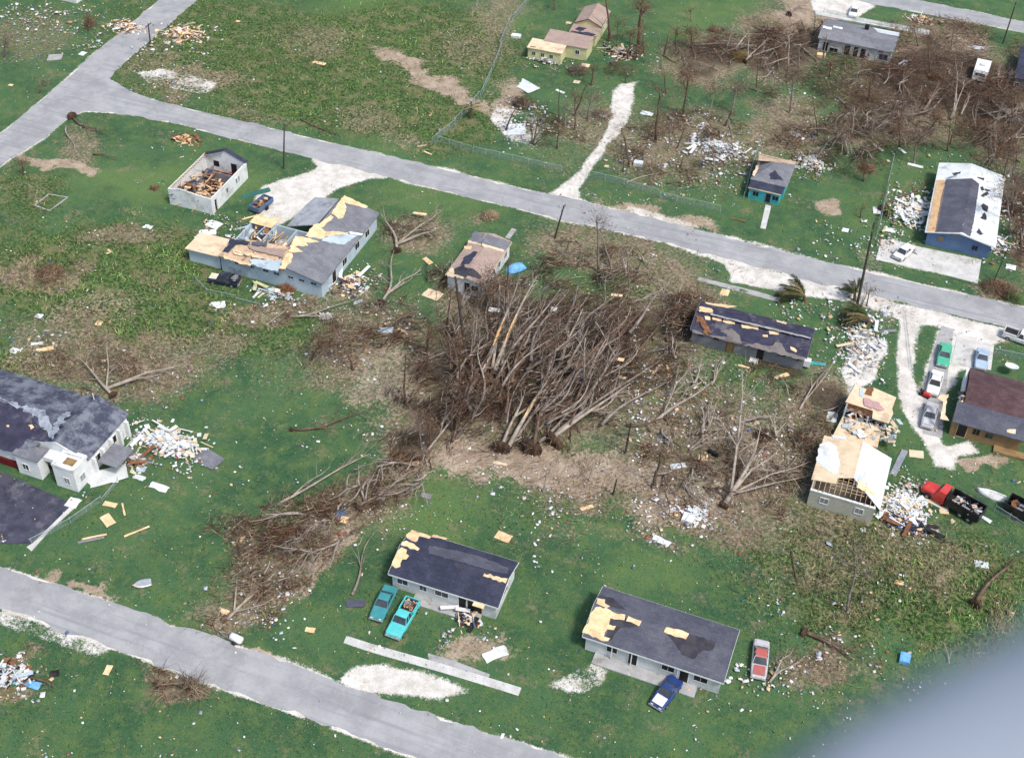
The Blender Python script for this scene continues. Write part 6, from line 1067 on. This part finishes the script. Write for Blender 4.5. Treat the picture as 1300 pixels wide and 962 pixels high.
# many more snapped trunks and torn saplings standing among the wreckage
for zl, lab, grp, n in ((((1190,105,115,50),(1110,165,90,22),(1010,60,40,36),(1275,170,28,60),(1290,270,10,50)), 'snapped brown tree standing in the north east brush', 'snapped trees in the north east brush', 46), (((860,190,90,45),(890,80,60,24),(700,170,60,26),(800,90,30,40)), 'small torn tree standing in the northern lots', 'torn trees in the northern lots', 26), (((560,520,50,60),(640,400,60,40),(760,470,70,50),(600,440,50,50)), 'splintered upright stem in the central pile', 'splintered stems in the central pile', 34)):
    for _ in range(n):
        a, b_, rx, ry = random.choice(zl); q = random.uniform(0, 6.283); g = random.random()**.5; b0 = (a+rx*g*math.cos(q), b_+ry*g*math.sin(q)); w_ = P(*b0)
        if not free(np.array([w_.x]), np.array([w_.y]), 1.)[0]: continue
        hh_ = random.uniform(12, 46) if 'pile' not in grp else random.uniform(20, 70); standing(b0, (b0[0]+random.gauss(4, 8), b0[1]-hh_), random.uniform(.07, .17), lab, random.choice(('barkb', 'barkb', 'barkg', 'barkl')), random.choice((0, 120, 260)), random.uniform(.9, 1.6), random.randint(3, 8), 1, leaf=RB if random.random() < .6 else DK_, group=grp)
# round dry shrubs
for b, R, lab, lf in (((65,350),2.6,'broad rusty dead shrub in the left field',RB),((622,276),1.7,'round tan dry shrub between the small white house and the road',[(.3,.22,.14),(.36,.28,.18)]),((115,32),1.4,'tan shrub on the top left lawn',RB),((1102,216),1.6,'round red brown shrub by the north east fence',RB),
    ((663,135),2.,'dense grey shrub heap left of the sandy track',DK_),((733,92),2.4,'grey brush heap at the head of the sandy track',DK_),((196,240),.7,'tiny brown shrub left of the roofless house',RB),((1262,368),2.6,'brown shrub heap on the verge right of the concrete slab',RB),((1285,381),1.6,'dark evergreen shrub at the right edge of the road',GR_),
    ((765,148),2.2,'thin grey bush right of the sandy track',BR_),((968,555),1.5,'dark hollow shrub on the dry ground',[(.06,.03,.02),(.1,.05,.03)]),((362,372),1.9,'orange brown heap against the pale blue house wall',[(.3,.13,.05),(.2,.09,.04)]),((1188,100),2.,'brown shrub mound in the northern brush',RB),((905,40),1.3,'small brown mound in the northern grass',RB),((938,75),2.2,'olive brown mound beside the forked tree',[(.2,.13,.04),(.12,.09,.04)])):
    p = P(*b); n = int(260*R); q = NR.normal(size=(n, 3)); q = unit(q)*(NR.random((n, 1))**.4)*R*np.array([1, 1, .6]); q[:, 2] = np.abs(q[:, 2]); d = unit(q+NR.normal(size=(n, 3))*.5+np.array([0, 0, .3]))
    c = pick(n, lf); o = twigs('shrub', q*.8, d, NR.uniform(.3, .9, n), NR.uniform(.02, .055, n), c); o.location = (p.x, p.y, 0); tag(o, lab, 'shrub')
# toppled palms: drooping fronds all blown one way
def palm(b, R, lab, wind, n=26, cat='palm', up=1.2, tilt=1.5):
    p = P(*b); o = thing('palm_tree', lab, cat, (p.x, p.y, 0)); mb = MB(); top = Vector((wind[0]*tilt*.3, wind[1]*tilt*.3, up)); mb.tube([(0, 0, -.1), top*.5, top], [.3, .25, .2], 7); mb.build('trunk', M['barkb'], o)
    P0, D_, L_, R0, C_ = [], [], [], [], []
    for i in range(n):
        a = random.uniform(0, 6.283); d = Vector((math.cos(a)+wind[0]*1.6, math.sin(a)+wind[1]*1.6, random.uniform(.1, .9))).normalized(); L = R*random.uniform(.7, 1.15); q = top.copy(); dead = random.random() < .45
        for k in range(9):
            nd = (d+Vector((wind[0]*.12, wind[1]*.12, -.16))*k*.55).normalized(); e = q+nd*L/9; e.z = max(e.z, .1)
            P0.append(q); D_.append((e-q).normalized()); L_.append((e-q).length*1.3); R0.append(.05); C_.append((.3,.24,.12) if dead else (.07,.1,.03))
            for s in (-1, 1):
                for _ in range(3):
                    sd_ = nd.cross(Vector((0, 0, 1))).normalized()*s; P0.append(q.lerp(e, random.random())); D_.append((nd+sd_*random.uniform(.4, .9)+Vector((0, 0, -.35))).normalized()); L_.append(R*.24*random.uniform(.6, 1)); R0.append(.035); C_.append((.32,.26,.13) if dead else random.choice([(.05,.09,.025),(.09,.12,.035),(.03,.06,.02)]))
            q = e
    a = lambda z: np.array([tuple(v) for v in z]); f = twigs('fronds', a(P0), unit(a(D_)), np.array(L_), np.array(R0), a(C_), o); return o
palm((1022,384), 3.6, 'wind-combed palm clump with tan and green fronds right behind the grey block house', (-.8, .1), 46); palm((1085,382), 2.6, 'smaller palm clump beside the foot of the tall leaning pole', (-.5, .3), 26); palm((1103,412), 3.6, 'wind-combed palm clump above the rubble lane', (-.9, -.1), 46); palm((598,151), 1.9, 'small dark palm beside the field fence', (0, 0), 16, up=2.2); palm((1127,275), 1.4, 'tiny green palm by the north east fence', (-.2, 0), 10)
# ---------------------------------------------------------------- litter (uncountable) and the pieces that can be told apart
LIT = [(205,565,60,22,-25,1),(1140,640,30,45,0,1),(1150,665,40,22,0,1),(900,175,60,28,-15,.9),(880,205,40,40,0,.75),(925,215,30,30,0,.9),(700,158,50,16,0,.8),(655,160,28,34,0,1),(1030,205,22,14,0,1),(1130,300,42,22,0,.95),(1150,265,28,30,0,.9),(1275,265,25,60,0,.8),
 (1262,310,24,26,0,.9),(1095,435,36,50,0,.9),(1100,470,28,20,0,.9),(1035,410,50,18,0,.7),(870,630,60,50,0,.5),(880,655,22,20,0,.9),(845,500,70,60,0,.6),(950,560,80,60,0,.4),(355,380,60,12,0,.8),(460,360,40,24,0,.55),(480,420,70,40,0,.45),(1100,550,26,16,0,.9),(965,445,60,14,0,.8),(690,80,40,8,0,.8),(790,70,36,22,0,.7),
 (235,45,40,18,0,.95),(155,38,28,12,0,.95),(50,25,70,22,0,1),(130,55,60,18,0,.6),(175,55,26,14,0,.8),(25,60,40,30,0,.5),(240,102,50,22,0,.5),(270,300,26,30,0,.8),(425,395,60,14,0,.5),(800,180,40,22,0,.6),(800,205,30,16,0,.6),(990,250,30,12,0,.4),(740,270,40,20,0,.35),(700,640,50,30,0,.4),(580,790,40,14,0,.6),(235,178,20,10,0,.9),(60,440,40,20,0,.5),
 (975,855,30,22,0,.5),(1050,820,50,30,0,.45),(1200,540,20,8,0,.6),(940,865,30,10,0,.7),(60,880,40,15,0,.7),(15,850,25,20,0,.9),(1040,100,60,20,0,.4),(1020,150,40,30,0,.5),(1180,210,60,10,0,.5),(430,655,50,30,0,.35),(350,735,60,40,0,.35),(820,260,60,14,0,.3),(1060,300,30,30,0,.5)]
litf = ell(LIT)
def litter():
    x, y, px, py = region(230000); f = litf(x, y); clump = np.clip(fbm(x, y, 2.5, 41)*2.2-.55, 0, 1.6)
    k = (NR.random(len(x)) < f**1.4*.72*clump+.005+.3*np.clip(fbm(x, y, 4.5, 43)*3-1.7, 0, 1)*(.22+DRY(x, y))+.012*DRY(x, y)) & free(x, y, .1, False) & ((road_d(x, y) < 0) | (NR.random(len(x)) < .15)); x, y, f = x[k], y[k], f[k]; n = len(x)
    s = NR.lognormal(-1.6, .5, n)*(.85+.6*f); s = np.clip(s, .1, .95); a = NR.uniform(0, 6.28, n); asp = NR.uniform(.35, 1., n); th = NR.uniform(-.35, .35, (n, 2))
    pal = [(.72,.73,.72)]*9+[(.62,.64,.66)]*4+[(.62,.45,.28)]*4+[(.35,.25,.17)]*3+[(.4,.47,.55)]*2+[(.5,.36,.3)]*2+[(.3,.3,.32)]*3+[(.08,.14,.3)]+[(.35,.1,.08)]
    c = pick(n, pal, .15); z = NR.random(n)*.12+f*NR.random(n)*.35; sig = np.array([(-1, -1), (1, -1), (1, 1), (-1, 1)]); V = np.empty((n, 8, 3))
    for j in range(4):
        u, v = sig[j, 0]*s/2*NR.uniform(.7, 1.1, n), sig[j, 1]*s*asp/2*NR.uniform(.7, 1.1, n)
        for l in range(2): V[:, j+4*l, 0] = x+u*np.cos(a)-v*np.sin(a); V[:, j+4*l, 1] = y+u*np.sin(a)+v*np.cos(a); V[:, j+4*l, 2] = z+.05+u*th[:, 0]+v*th[:, 1]+NR.random(n)*.05*(l > 0)+l*.04
    i = np.arange(n)[:, None]*8; F = np.concatenate([i+np.array([q]) for q in ((3, 2, 1, 0), (4, 5, 6, 7), (0, 1, 5, 4), (1, 2, 6, 5), (2, 3, 7, 6), (3, 0, 4, 7))])
    o = mesh_np('debris', V.reshape(-1, 3), F, np.repeat(c, 8, 0), VCL); tag(o, 'white, tan and grey scraps of torn roofing and paper scattered everywhere', 'debris', kind='stuff'); print('litter', n)
def board(b, l, w_, deg, m, lab, name='plywood_sheet', cat='board', z=.12, t=.05, tilt=.06, jag=.12):
    p = P(*b); mb = MB(); q = []
    for i in range(12):
        f = i/12*4; k = int(f); g = f-k; c = [(-1, -1), (1, -1), (1, 1), (-1, 1)]; u = c[k][0]*(1-g)+c[(k+1) % 4][0]*g; v = c[k][1]*(1-g)+c[(k+1) % 4][1]*g
        u = u*l/2+(random.uniform(-jag, jag)*.5 if g else 0); v = v*w_/2+(random.uniform(-jag, jag)*.5 if g else 0); q.append((u, v, z+u*tilt*random.uniform(.8, 1.2)+v*tilt*.6))
    mb.slab(q, t); mt = M[m] if m in M else m; o = mb.build(name, mt); o.location = (p.x, p.y, 0); o.rotation_euler.z = math.radians(deg); return tag(o, lab, cat)
for a in [((276,388),2.2,1.4,30,'white','white panel on the lawn below the black pickup truck','roof_panel'),((202,619),2.6,.9,-4,'white','white panel alone on the lawn right of the church','roof_panel'),((629,831),2.6,1.3,45,'white','white panel on the grass between the two southern bungalows','roof_panel'),
 ((549,375),2.6,1.9,-12,'cream','cream sheet with dark marks left below the small white house','roof_panel'),((639,682),1.9,1.2,-8,'ply','plywood sheet on the lawn right above the bungalow with teal cars'),((137,661),2.,1.2,-30,'ply','plywood sheet nearest the church car park'),((140,641),1.7,.7,5,'ply','small plywood sheet right of the church corner'),
 ((157,647),2.2,.22,-48,'ply','short plank leaning against the small plywood sheet','plank'),((174,675),3.,.24,50,'ply','long tan plank alone on the lawn right of the church','plank'),((120,682),2.8,.25,35,'ply','orange plank by the fence near the church','plank'),((116,686),3.,.35,35,'grey','grey plank beside the orange one near the church','plank'),
 ((135,605),5.,2.4,42,'offwhite','large grey-white wall slab lying off the church tower','wall_slab'),((265,583),3.4,2.2,-15,'greyroof','grey roofing slab at the right end of the white rubble','roof_panel'),((180,596),1.1,.9,10,'bluewhite','small blue-grey sheet right of the church','roof_panel'),((177,607),1.5,.7,0,'offwhite','pale stone-coloured sheet on the lawn edge by the church','roof_panel'),
 ((145,610),1.2,.8,20,'white','white scrap at the corner of the fallen wall slab','roof_panel'),((93,639),1.6,1.4,0,'white','round white sheet on the kerb of the church car park','roof_panel'),((265,409),1.4,.9,-20,'slate','slate coloured sheet below the white lawn panel','roof_panel'),((50,402),1.,.8,0,'white','white square in the left field','roof_panel'),((126,411),.9,.9,10,'ply','small plywood square in the left field'),
 ((57,444),2.4,.7,35,'ply','plywood strip in the far left field above the church'),((47,437),1.6,.5,30,'white','white strip beside the plywood strip in the far left field','plank'),((137,458),1.8,.4,30,'ply','tan plank in the brush above the church','plank'),((137,320),1.1,.8,-30,'ply','plywood piece in the weeds left of the pale blue house'),((18,446),1.2,1.,0,'white','white lump at the left edge','roof_panel'),
 ((452,766),2.,1.,22,'slate','grey sheet lying left of the teal sedan','roof_panel'),((394,800),1.1,.6,10,'ply','tan board near the path end below the brush'),((304,687),.7,1.5,0,'ply','tan board by a dark scrap on the lower lawn'),((285,777),1.1,.6,0,'ply','orange board under the bleached forked tree'),
 ((543,332),1.9,.8,-35,'ply','plywood piece on the lawn left of the small white house'),((557,342),2.4,.22,-40,'wood','thin plank beside that lawn plywood, left of the small white house','plank'),((533,277),2.2,.5,5,'ply','orange board lying on the felled branches by the road','plank'),((455,348),1.4,.9,-10,'ply','yellow board among the rubble right of the pale blue house'),
 ((414,402),1.9,1.2,20,'offwhite','white crumpled panel below the pale blue house','roof_panel'),((455,384),1.4,.6,50,'bluewhite','pale blue panel right of the thin pale trunk','roof_panel'),((490,420),2.,1.2,20,'bluewhite','pale blue panel in the middle debris lawn','roof_panel'),((511,421),1.6,.5,-20,'ply','plywood strip in the middle debris lawn'),((523,444),1.6,.3,-45,'bluewhite','pale blue plank left of the dark leaning pole','plank'),
 ((335,373),2.4,.3,75,'yellow','yellow plank near the pale blue house wall','plank'),((327,373),2.2,.35,85,'white','white plank near the pale blue house wall','plank'),
 ((781,391),1.6,.5,8,'ply','bright plywood strip on top of the pile near its upper right edge'),((627,410),1.6,.9,5,'white','white panel caught in the left trunks of the pile','roof_panel'),((702,409),.8,.8,0,'white','white round scrap caught in the middle of the pile','roof_panel'),((738,478),1.1,.9,0,'white','white scrap caught among the right hand trunks','roof_panel'),
 ((786,473),.9,.6,0,'ply','orange board caught at the right side of the pile'),((790,480),1.,.5,0,'cream','cream board just below the orange one at the right side of the pile'),((833,470),.3,2.2,-10,'ply','upright yellow plank right of the pile','plank'),((848,472),.3,2.6,20,'ply','slanted yellow plank right of the pile','plank'),((838,468),.25,1.6,0,'wood','short brown plank between the two yellow planks','plank'),
 ((920,372),1.2,1.5,0,'ply','orange board on the grass above the grey block house'),((944,466),1.6,.3,-5,'ply','tan plank on the lawn below the grey block house','plank'),((993,478),2.,.6,45,'ply','tan board at the lower right of the grey block house'),((1036,462),2.6,.6,8,'teal','turquoise door lying right of the grey block house','door'),
 ((957,458),1.3,1.2,0,'white','white appliance-sized panel below the grey block house','roof_panel'),((1056,530),1.3,1.9,5,'offwhite','pale square panel left of the collapsed room','roof_panel'),((1141,588),.8,5.,-10,'metal','grey metal gutter strip right of the white roof sheet','metal_strip'),((1163,577),1.8,1.3,10,'cream','cream boards on the lawn right of the wrecked beige house'),
 ((1180,636),2.6,.8,-5,'ply','plywood strip by the front of the red truck'),((1198,648),1.1,1.2,10,'ply','plywood square below the red truck'),((1160,663),2.8,1.,12,'white','white mattress-like slab in the rubble below the wrecked beige house','mattress'),((1171,668),2.4,.9,8,'ply','plywood sheet under the white slab in the rubble'),((1249,658),1.9,.6,-30,'white','white panel beside the fence below the red truck','roof_panel'),
 ((1246,717),1.6,1.,10,'sheet','pale green-white sheet in the weeds at the lower right','roof_panel'),((1148,838),1.1,1.3,0,'blue_tarp','blue plastic tub in the weeds at the lower right','tub'),((1141,740),1.,.6,0,'ply','cream scrap in the weeds of the lower right lot'),((840,687),2.2,.8,-15,'white','white broken panel on the lawn above the long grey bungalow','roof_panel'),((873,660),1.4,1.4,0,'white','white heap of paper above the lower lawn','paper_heap'),
 ((858,648),2.,.7,20,'offwhite','grey-white slab on the dry ground below the dark forked trunk','roof_panel'),((745,645),1.6,.5,40,'ply','tan board on the dry ground below the pile'),((861,592),1.9,.8,30,'sheet','pale sheet on the dry ground right of the dark forked trunk','roof_panel'),((905,578),1.4,.4,-25,'dark','dark box edge on the dry ground','box'),((892,582),1.1,.8,0,'ply','orange square beside the dark box on the dry ground'),
 ((528,588),1.4,.4,10,'ply','orange plank at the left foot of the pile','plank'),((505,585),1.7,.4,5,'ply','tan plank left of the orange plank near the pile foot','plank'),((478,634),2.,.5,20,'bluewhite','pale blue strip in the brush windrow','metal_strip'),((432,652),1.3,1.1,30,'blue','dark blue cloth in the brush windrow','cloth'),((437,660),1.,1.,0,'ply','orange board next to the dark blue cloth'),((635,589),1.8,.5,0,'cream','cream board on bare soil in front of the pile'),
 ((1009,171),1.9,1.1,-30,'white','white panel on the grass north east of the turquoise cottage','roof_panel'),((1037,200),1.6,1.,0,'sheet','pale panel by the turquoise cottage rubble','roof_panel'),((1113,187),3.4,.5,-45,'white','white bent metal strip on the grass near the north east fence','metal_strip'),((1145,192),2.,.5,-50,'white','second white metal strip right of the north east fence','metal_strip'),((1162,211),2.6,.7,-10,'white','crumpled white sheet above the blue house','roof_panel'),
 ((1170,262),3.,1.7,0,'white','large white torn roof sheet left of the blue house','roof_panel'),((1152,273),2.6,1.6,-20,'white','second large white torn roof sheet left of the blue house','roof_panel'),((1129,293),2.,1.,0,'white','white box panel by the concrete slab of the blue house','roof_panel'),((1113,268),1.2,1.8,10,'white','white sheet by the north east fence foot','roof_panel'),((1283,340),1.5,1.2,0,'white','white lump on the lawn right of the concrete slab','roof_panel'),
 ((1240,61),2.6,1.2,-10,'sheet','pale curved sheet lying behind the camper','roof_panel'),((1145,80),.5,2.6,-30,'white','white post-like panel below the grey roofed house','plank'),((1149,81),.5,2.4,-5,'white','second white post-like panel below the grey roofed house','plank'),((1042,73),1.6,1.,0,'ply','orange and white box by the grey roofed house','box') ,((1144,131),2.,1.,10,'sheet','pale green sheet in the north east lots','roof_panel'),
 ((1076,147),.5,1.9,-10,'white','small white strip on grass in the north east','plank'),((732,105),1.2,1.,0,'cream','cream square on the grass in front of the yellow house'),((743,84),1.6,1.2,0,'cream','cream heap at the corner of the yellow house'),((722,30),1.1,.8,0,'cream','cream square left of the yellow house'),((655,48),1.8,1.,0,'white','white heap between the field fence and the yellow house','paper_heap'),
 ((667,110),5.,2.8,-32,'sheet','large pale sheet on the grass below the yellow house','roof_panel'),((711,117),1.9,.6,-25,'white','small white sheet right of the large pale one','roof_panel'),((652,165),4.2,3.4,20,'sheet','very large white membrane sheet in the scrap field','roof_panel'),((810,210),1.4,1.,0,'sheet','white cooler-sized panel on the grass by the sandy track','box'),((770,212),.7,.7,0,'cream','small cream block by the sandy track'),
 ((821,145),2.2,1.2,-10,'sheet','pale sheet at the north end of the white debris field','roof_panel'),((767,147),1.4,1.4,0,'sheet','pale lump left of the sandy track middle','roof_panel'),((543,195),1.7,.35,-20,'ply','tan plank on the field north of the main street','plank'),((536,186),1.7,.3,35,'wood','slanted plank next to the buckled field edge','plank'),((405,81),2.8,.8,-5,'ply','tan board flat in the northern field'),((302,28),.9,.7,0,'ply','orange board at the top of the northern field'),
 ((233,180),2.2,1.,0,'ply','orange boards of the small brown heap above the roofless house'),((225,53),2.,1.4,0,'ply','orange board of the rubble heap right of the side street'),((105,69),1.3,1.2,0,'white','white panel beside the side street','roof_panel'),((14,109),.9,.6,0,'ply','orange board on the top left lawn'),((70,74),2.6,2.,25,'conc2','grey slab on the top left lawn','concrete_slab'),((213,55),1.,1.,0,'white','white disc beside the orange rubble heap','roof_panel'),
 ((256,302),2.,1.4,-15,'white','white sheet left of the deck of the pale blue house','roof_panel'),((272,286),2.4,1.6,-10,'white','large white sheet left of the deck of the pale blue house','roof_panel'),((264,296),2.6,1.4,25,'white','middle one of the white sheets left of the pale blue house','roof_panel'),((320,276),3.,.3,45,'ply','yellow plank beside the open trailer','plank'),((311,289),3.2,.4,45,'bluewhite','pale blue rail left of the open trailer','plank'),
 ((325,246),4.6,1.,48,mat('teal_felt', (.03,.12,.1), (.04,.15,.12), 1),'long dark teal strip between the roofless house and the driveway','metal_strip'),((188,289),1.4,.9,0,'white','white scrap in the field left of the pale blue house','roof_panel'),((20,860),3.,.5,55,'white','white post standing out of the bottom left rubble','plank'),((35,868),3.,.9,5,'blue_tarp','blue tarp edge at the bottom left corner','tarp'),((137,851),.7,1.2,10,'ply','small cream board on the verge below the southern road'),
 ((937,280),2.4,.3,-5,'rust','rusty plank on the verge below the turquoise cottage','plank'),((1073,293),1.,1.,0,'white','white scrap on the verge of the road bend','roof_panel'),((541,630),1.4,.8,0,'grey','grey flat frame on the lawn above the bungalow with teal cars','frame')]:
    b, l, w_, dg, m_, lab = a[:6]; nm = a[6] if len(a) > 6 else 'plywood_sheet'; nice = {'roof_panel': 'roof panel', 'wall_slab': 'wall slab', 'plank': 'plank', 'metal_strip': 'metal strip', 'paper_heap': 'paper heap', 'concrete_slab': 'slab'}.get(nm, 'board' if nm == 'plywood_sheet' else nm)
    thick = {'tub': .5, 'box': .6, 'mattress': .3, 'concrete_slab': .12, 'paper_heap': .5}.get(nm, .05)
    zz_ = 2.4 if 'pile' in lab and 'caught' in lab or 'on top of the pile' in lab else (.9 if 'branches' in lab else .1+thick)
    board(b, l, w_, dg, m_, lab, nm, nice, z=zz_, t=thick, jag=.25 if nm in ('roof_panel', 'paper_heap', 'cloth', 'tarp') and l > 1.2 else .08)
# small faint rectangle of old foundation in the left lawn
o = thing('old_foundation', 'faint rectangular strip of old foundation in the left lawn', 'foundation', tuple(P(63, 257))[:2]+(0,)); W_ = [P(a, b)-P(63, 257) for a, b in ((44,261),(63,268),(86,251),(62,247))]; mb = MB()
for i in range(4): a, b = W_[i], W_[(i+1) % 4]; d = (b-a); n_ = Vector((-d.y, d.x, 0)).normalized()*.09; mb.slab([a-n_+Vector((0, 0, .1)), b-n_+Vector((0, 0, .1)), b+n_+Vector((0, 0, .1)), a+n_+Vector((0, 0, .1))], .15)
mb.build('footing', M['conc2'], o)
bulk(); litter()
# rubble mounds with visible boards
def mound(b, rx, ry, n, pal, lab, h=.9):
    p = P(*b); o = thing('rubble_heap', lab, 'rubble heap', (p.x, p.y, 0)); mb = MB(); n = int(n*2.6)
    for _ in range(n):
        a = random.uniform(0, 6.283); g = abs(random.gauss(0, .55)); l = min(1.3, random.lognormvariate(-1.05, .5)); u, v = g*rx*math.cos(a), g*ry*math.sin(a)
        mb.box((u, v, .06+max(0, 1-g)*h*random.random()), (l, l*random.uniform(.25, .95), random.choice((.03, .05, .12))), random.uniform(0, 3.14), random.randrange(len(pal)), random.uniform(-.4, .4), random.uniform(-.4, .4))
    mb.build('chunks', [M[q] for q in pal], o)['kind'] = 'stuff'; mb = MB()
    for _ in range(max(4, n//16)): mb.box((random.gauss(0, .45)*rx, random.gauss(0, .45)*ry, .2+random.random()*h*.7), (random.uniform(1, 2.6), random.choice((.1, .18, .5)), .05), random.uniform(0, 3.14), random.randrange(len(pal)), random.uniform(-.2, .2), random.uniform(-.25, .25))
    mb.build('boards', [M[q] for q in pal], o)['kind'] = 'stuff'
mound((232,45),4.5,3,170,('ply','wood','white','cream','rust'),'orange and white rubble heap right of the side street'); mound((160,36),3.5,2,130,('cream','wood','white','rust'),'pale rubble heap left of the side street'); mound((215,562),5.5,2.2,190,('white','offwhite','cream','sheet','white'),'white plaster rubble heap right of the church')
mound((1146,645),3.5,4,200,('white','sheet','offwhite','cream'),'white plaster heap between the wrecked beige house and the red truck'); mound((1150,668),4,1.6,130,('slated','black','rust','white','ply','blue'),'dark mixed household rubble below the wrecked beige house'); mound((592,788),1.6,.9,50,('white','redfloor','black','cream','blue'),'household junk on the step of the bungalow with teal cars')
mound((1028,208),2.5,2.5,110,('white','sheet','cream','offwhite'),'white rubble right behind the turquoise cottage'); mound((1160,268),4,5,150,('white','white','sheet','cream'),'white torn sheets heaped left of the blue house'); mound((1262,312),2.2,2.5,80,('white','sheet','grey','cream'),'white rubble at the right corner of the blue house'); mound((1168,26),3,2,90,('cream','rust','white','wood'),'pinkish rubble at the end of the low fence')
mound((236,178),2.2,1.2,60,('ply','rust','wood','rust'),'small brown board heap above the roofless house'); mound((445,362),3,2.5,80,('rust','ply','slated','white','offwhite'),'mixed rubble against the right wall of the pale blue house'); mound((350,374),4.5,.8,60,('white','bluewhite','grey','yellow'),'pale rubble under the windows of the pale blue house'); mound((690,78),5,.8,50,('grey','offwhite','sheet'),'grey sheets fallen in front of the yellow house')
mound((788,68),4,3,110,('white','cream','rust','black','ply2'),'mixed rubble right of the yellow house'); mound((1095,440),3,5,150,('white','sheet','grey','offwhite','cream'),'pale rubble strewn along the lane above the broken rear block'); mound((15,858),3,2,70,('white','bluewhite','rust','black','offwhite'),'white and blue rubble at the bottom left corner'); mound((880,655),1.8,1.6,50,('white','white','offwhite'),'white lumps above the lower lawn')
mound((168,585),2.6,1.4,70,('offwhite','rust','grey','cream'),'reddish rubble at the church canopy'); mound((1100,548),3.2,1.6,50,('white','grey','bluewhite'),'grey rubble on the collapsed room edge'); mound((910,190),6,3.5,150,('white','white','sheet','offwhite'),'white scraps heaped in the middle of the northern debris field')
# building cut by the top left edge
o = thing('house', 'white house end cut off by the top left edge', 'house', tuple(P(60, -14))[:2]+(0,), .0); mb = MB(); a, b = P(98, 6)-P(60, -14), P(20, -12)-P(60, -14); mb.bb(-14, a.y+.2, 0, a.x-.2, a.y+9, 2.5); mb.build('wall', M['white'], o); mb = MB(); mb.loft([[(x, a.y, 2.6), (x, a.y+4.6, 3.8), (x, a.y+9.2, 2.6), (x, a.y+9.2, 2.5), (x, a.y+4.6, 3.7), (x, a.y, 2.5)] for x in (-14.3, a.x)]); mb.build('roof', M['sheet'], o)
# ---------------------------------------------------------------- the aircraft's own skirt close to the lens
def near(px, py, dist):
    d = Vector((px-CX, py-CY, FPX)).normalized()*dist; return Vector((sum(a*b for a, b in zip(d, AX)), sum(a*b for a, b in zip(d, AY)), sum(a*b for a, b in zip(d, AZ))+HC))
mb = MB(); D = .62; pth = [near(960, 1085, D), near(1120, 1022, D), near(1300, 957, D), near(1480, 880, D), near(1650, 800, D)]
mb.tube(pth, [.028, .038, .047, .05, .053], 20)
o = mb.build('aircraft_float', mat('blue_grey_aircraft_paint', (.36,.40,.46), (.30,.345,.41), 3, .35, spec=.4), None, True); tag(o, 'blurred blue-grey rounded edge of the aircraft at the bottom right corner', 'aircraft part')
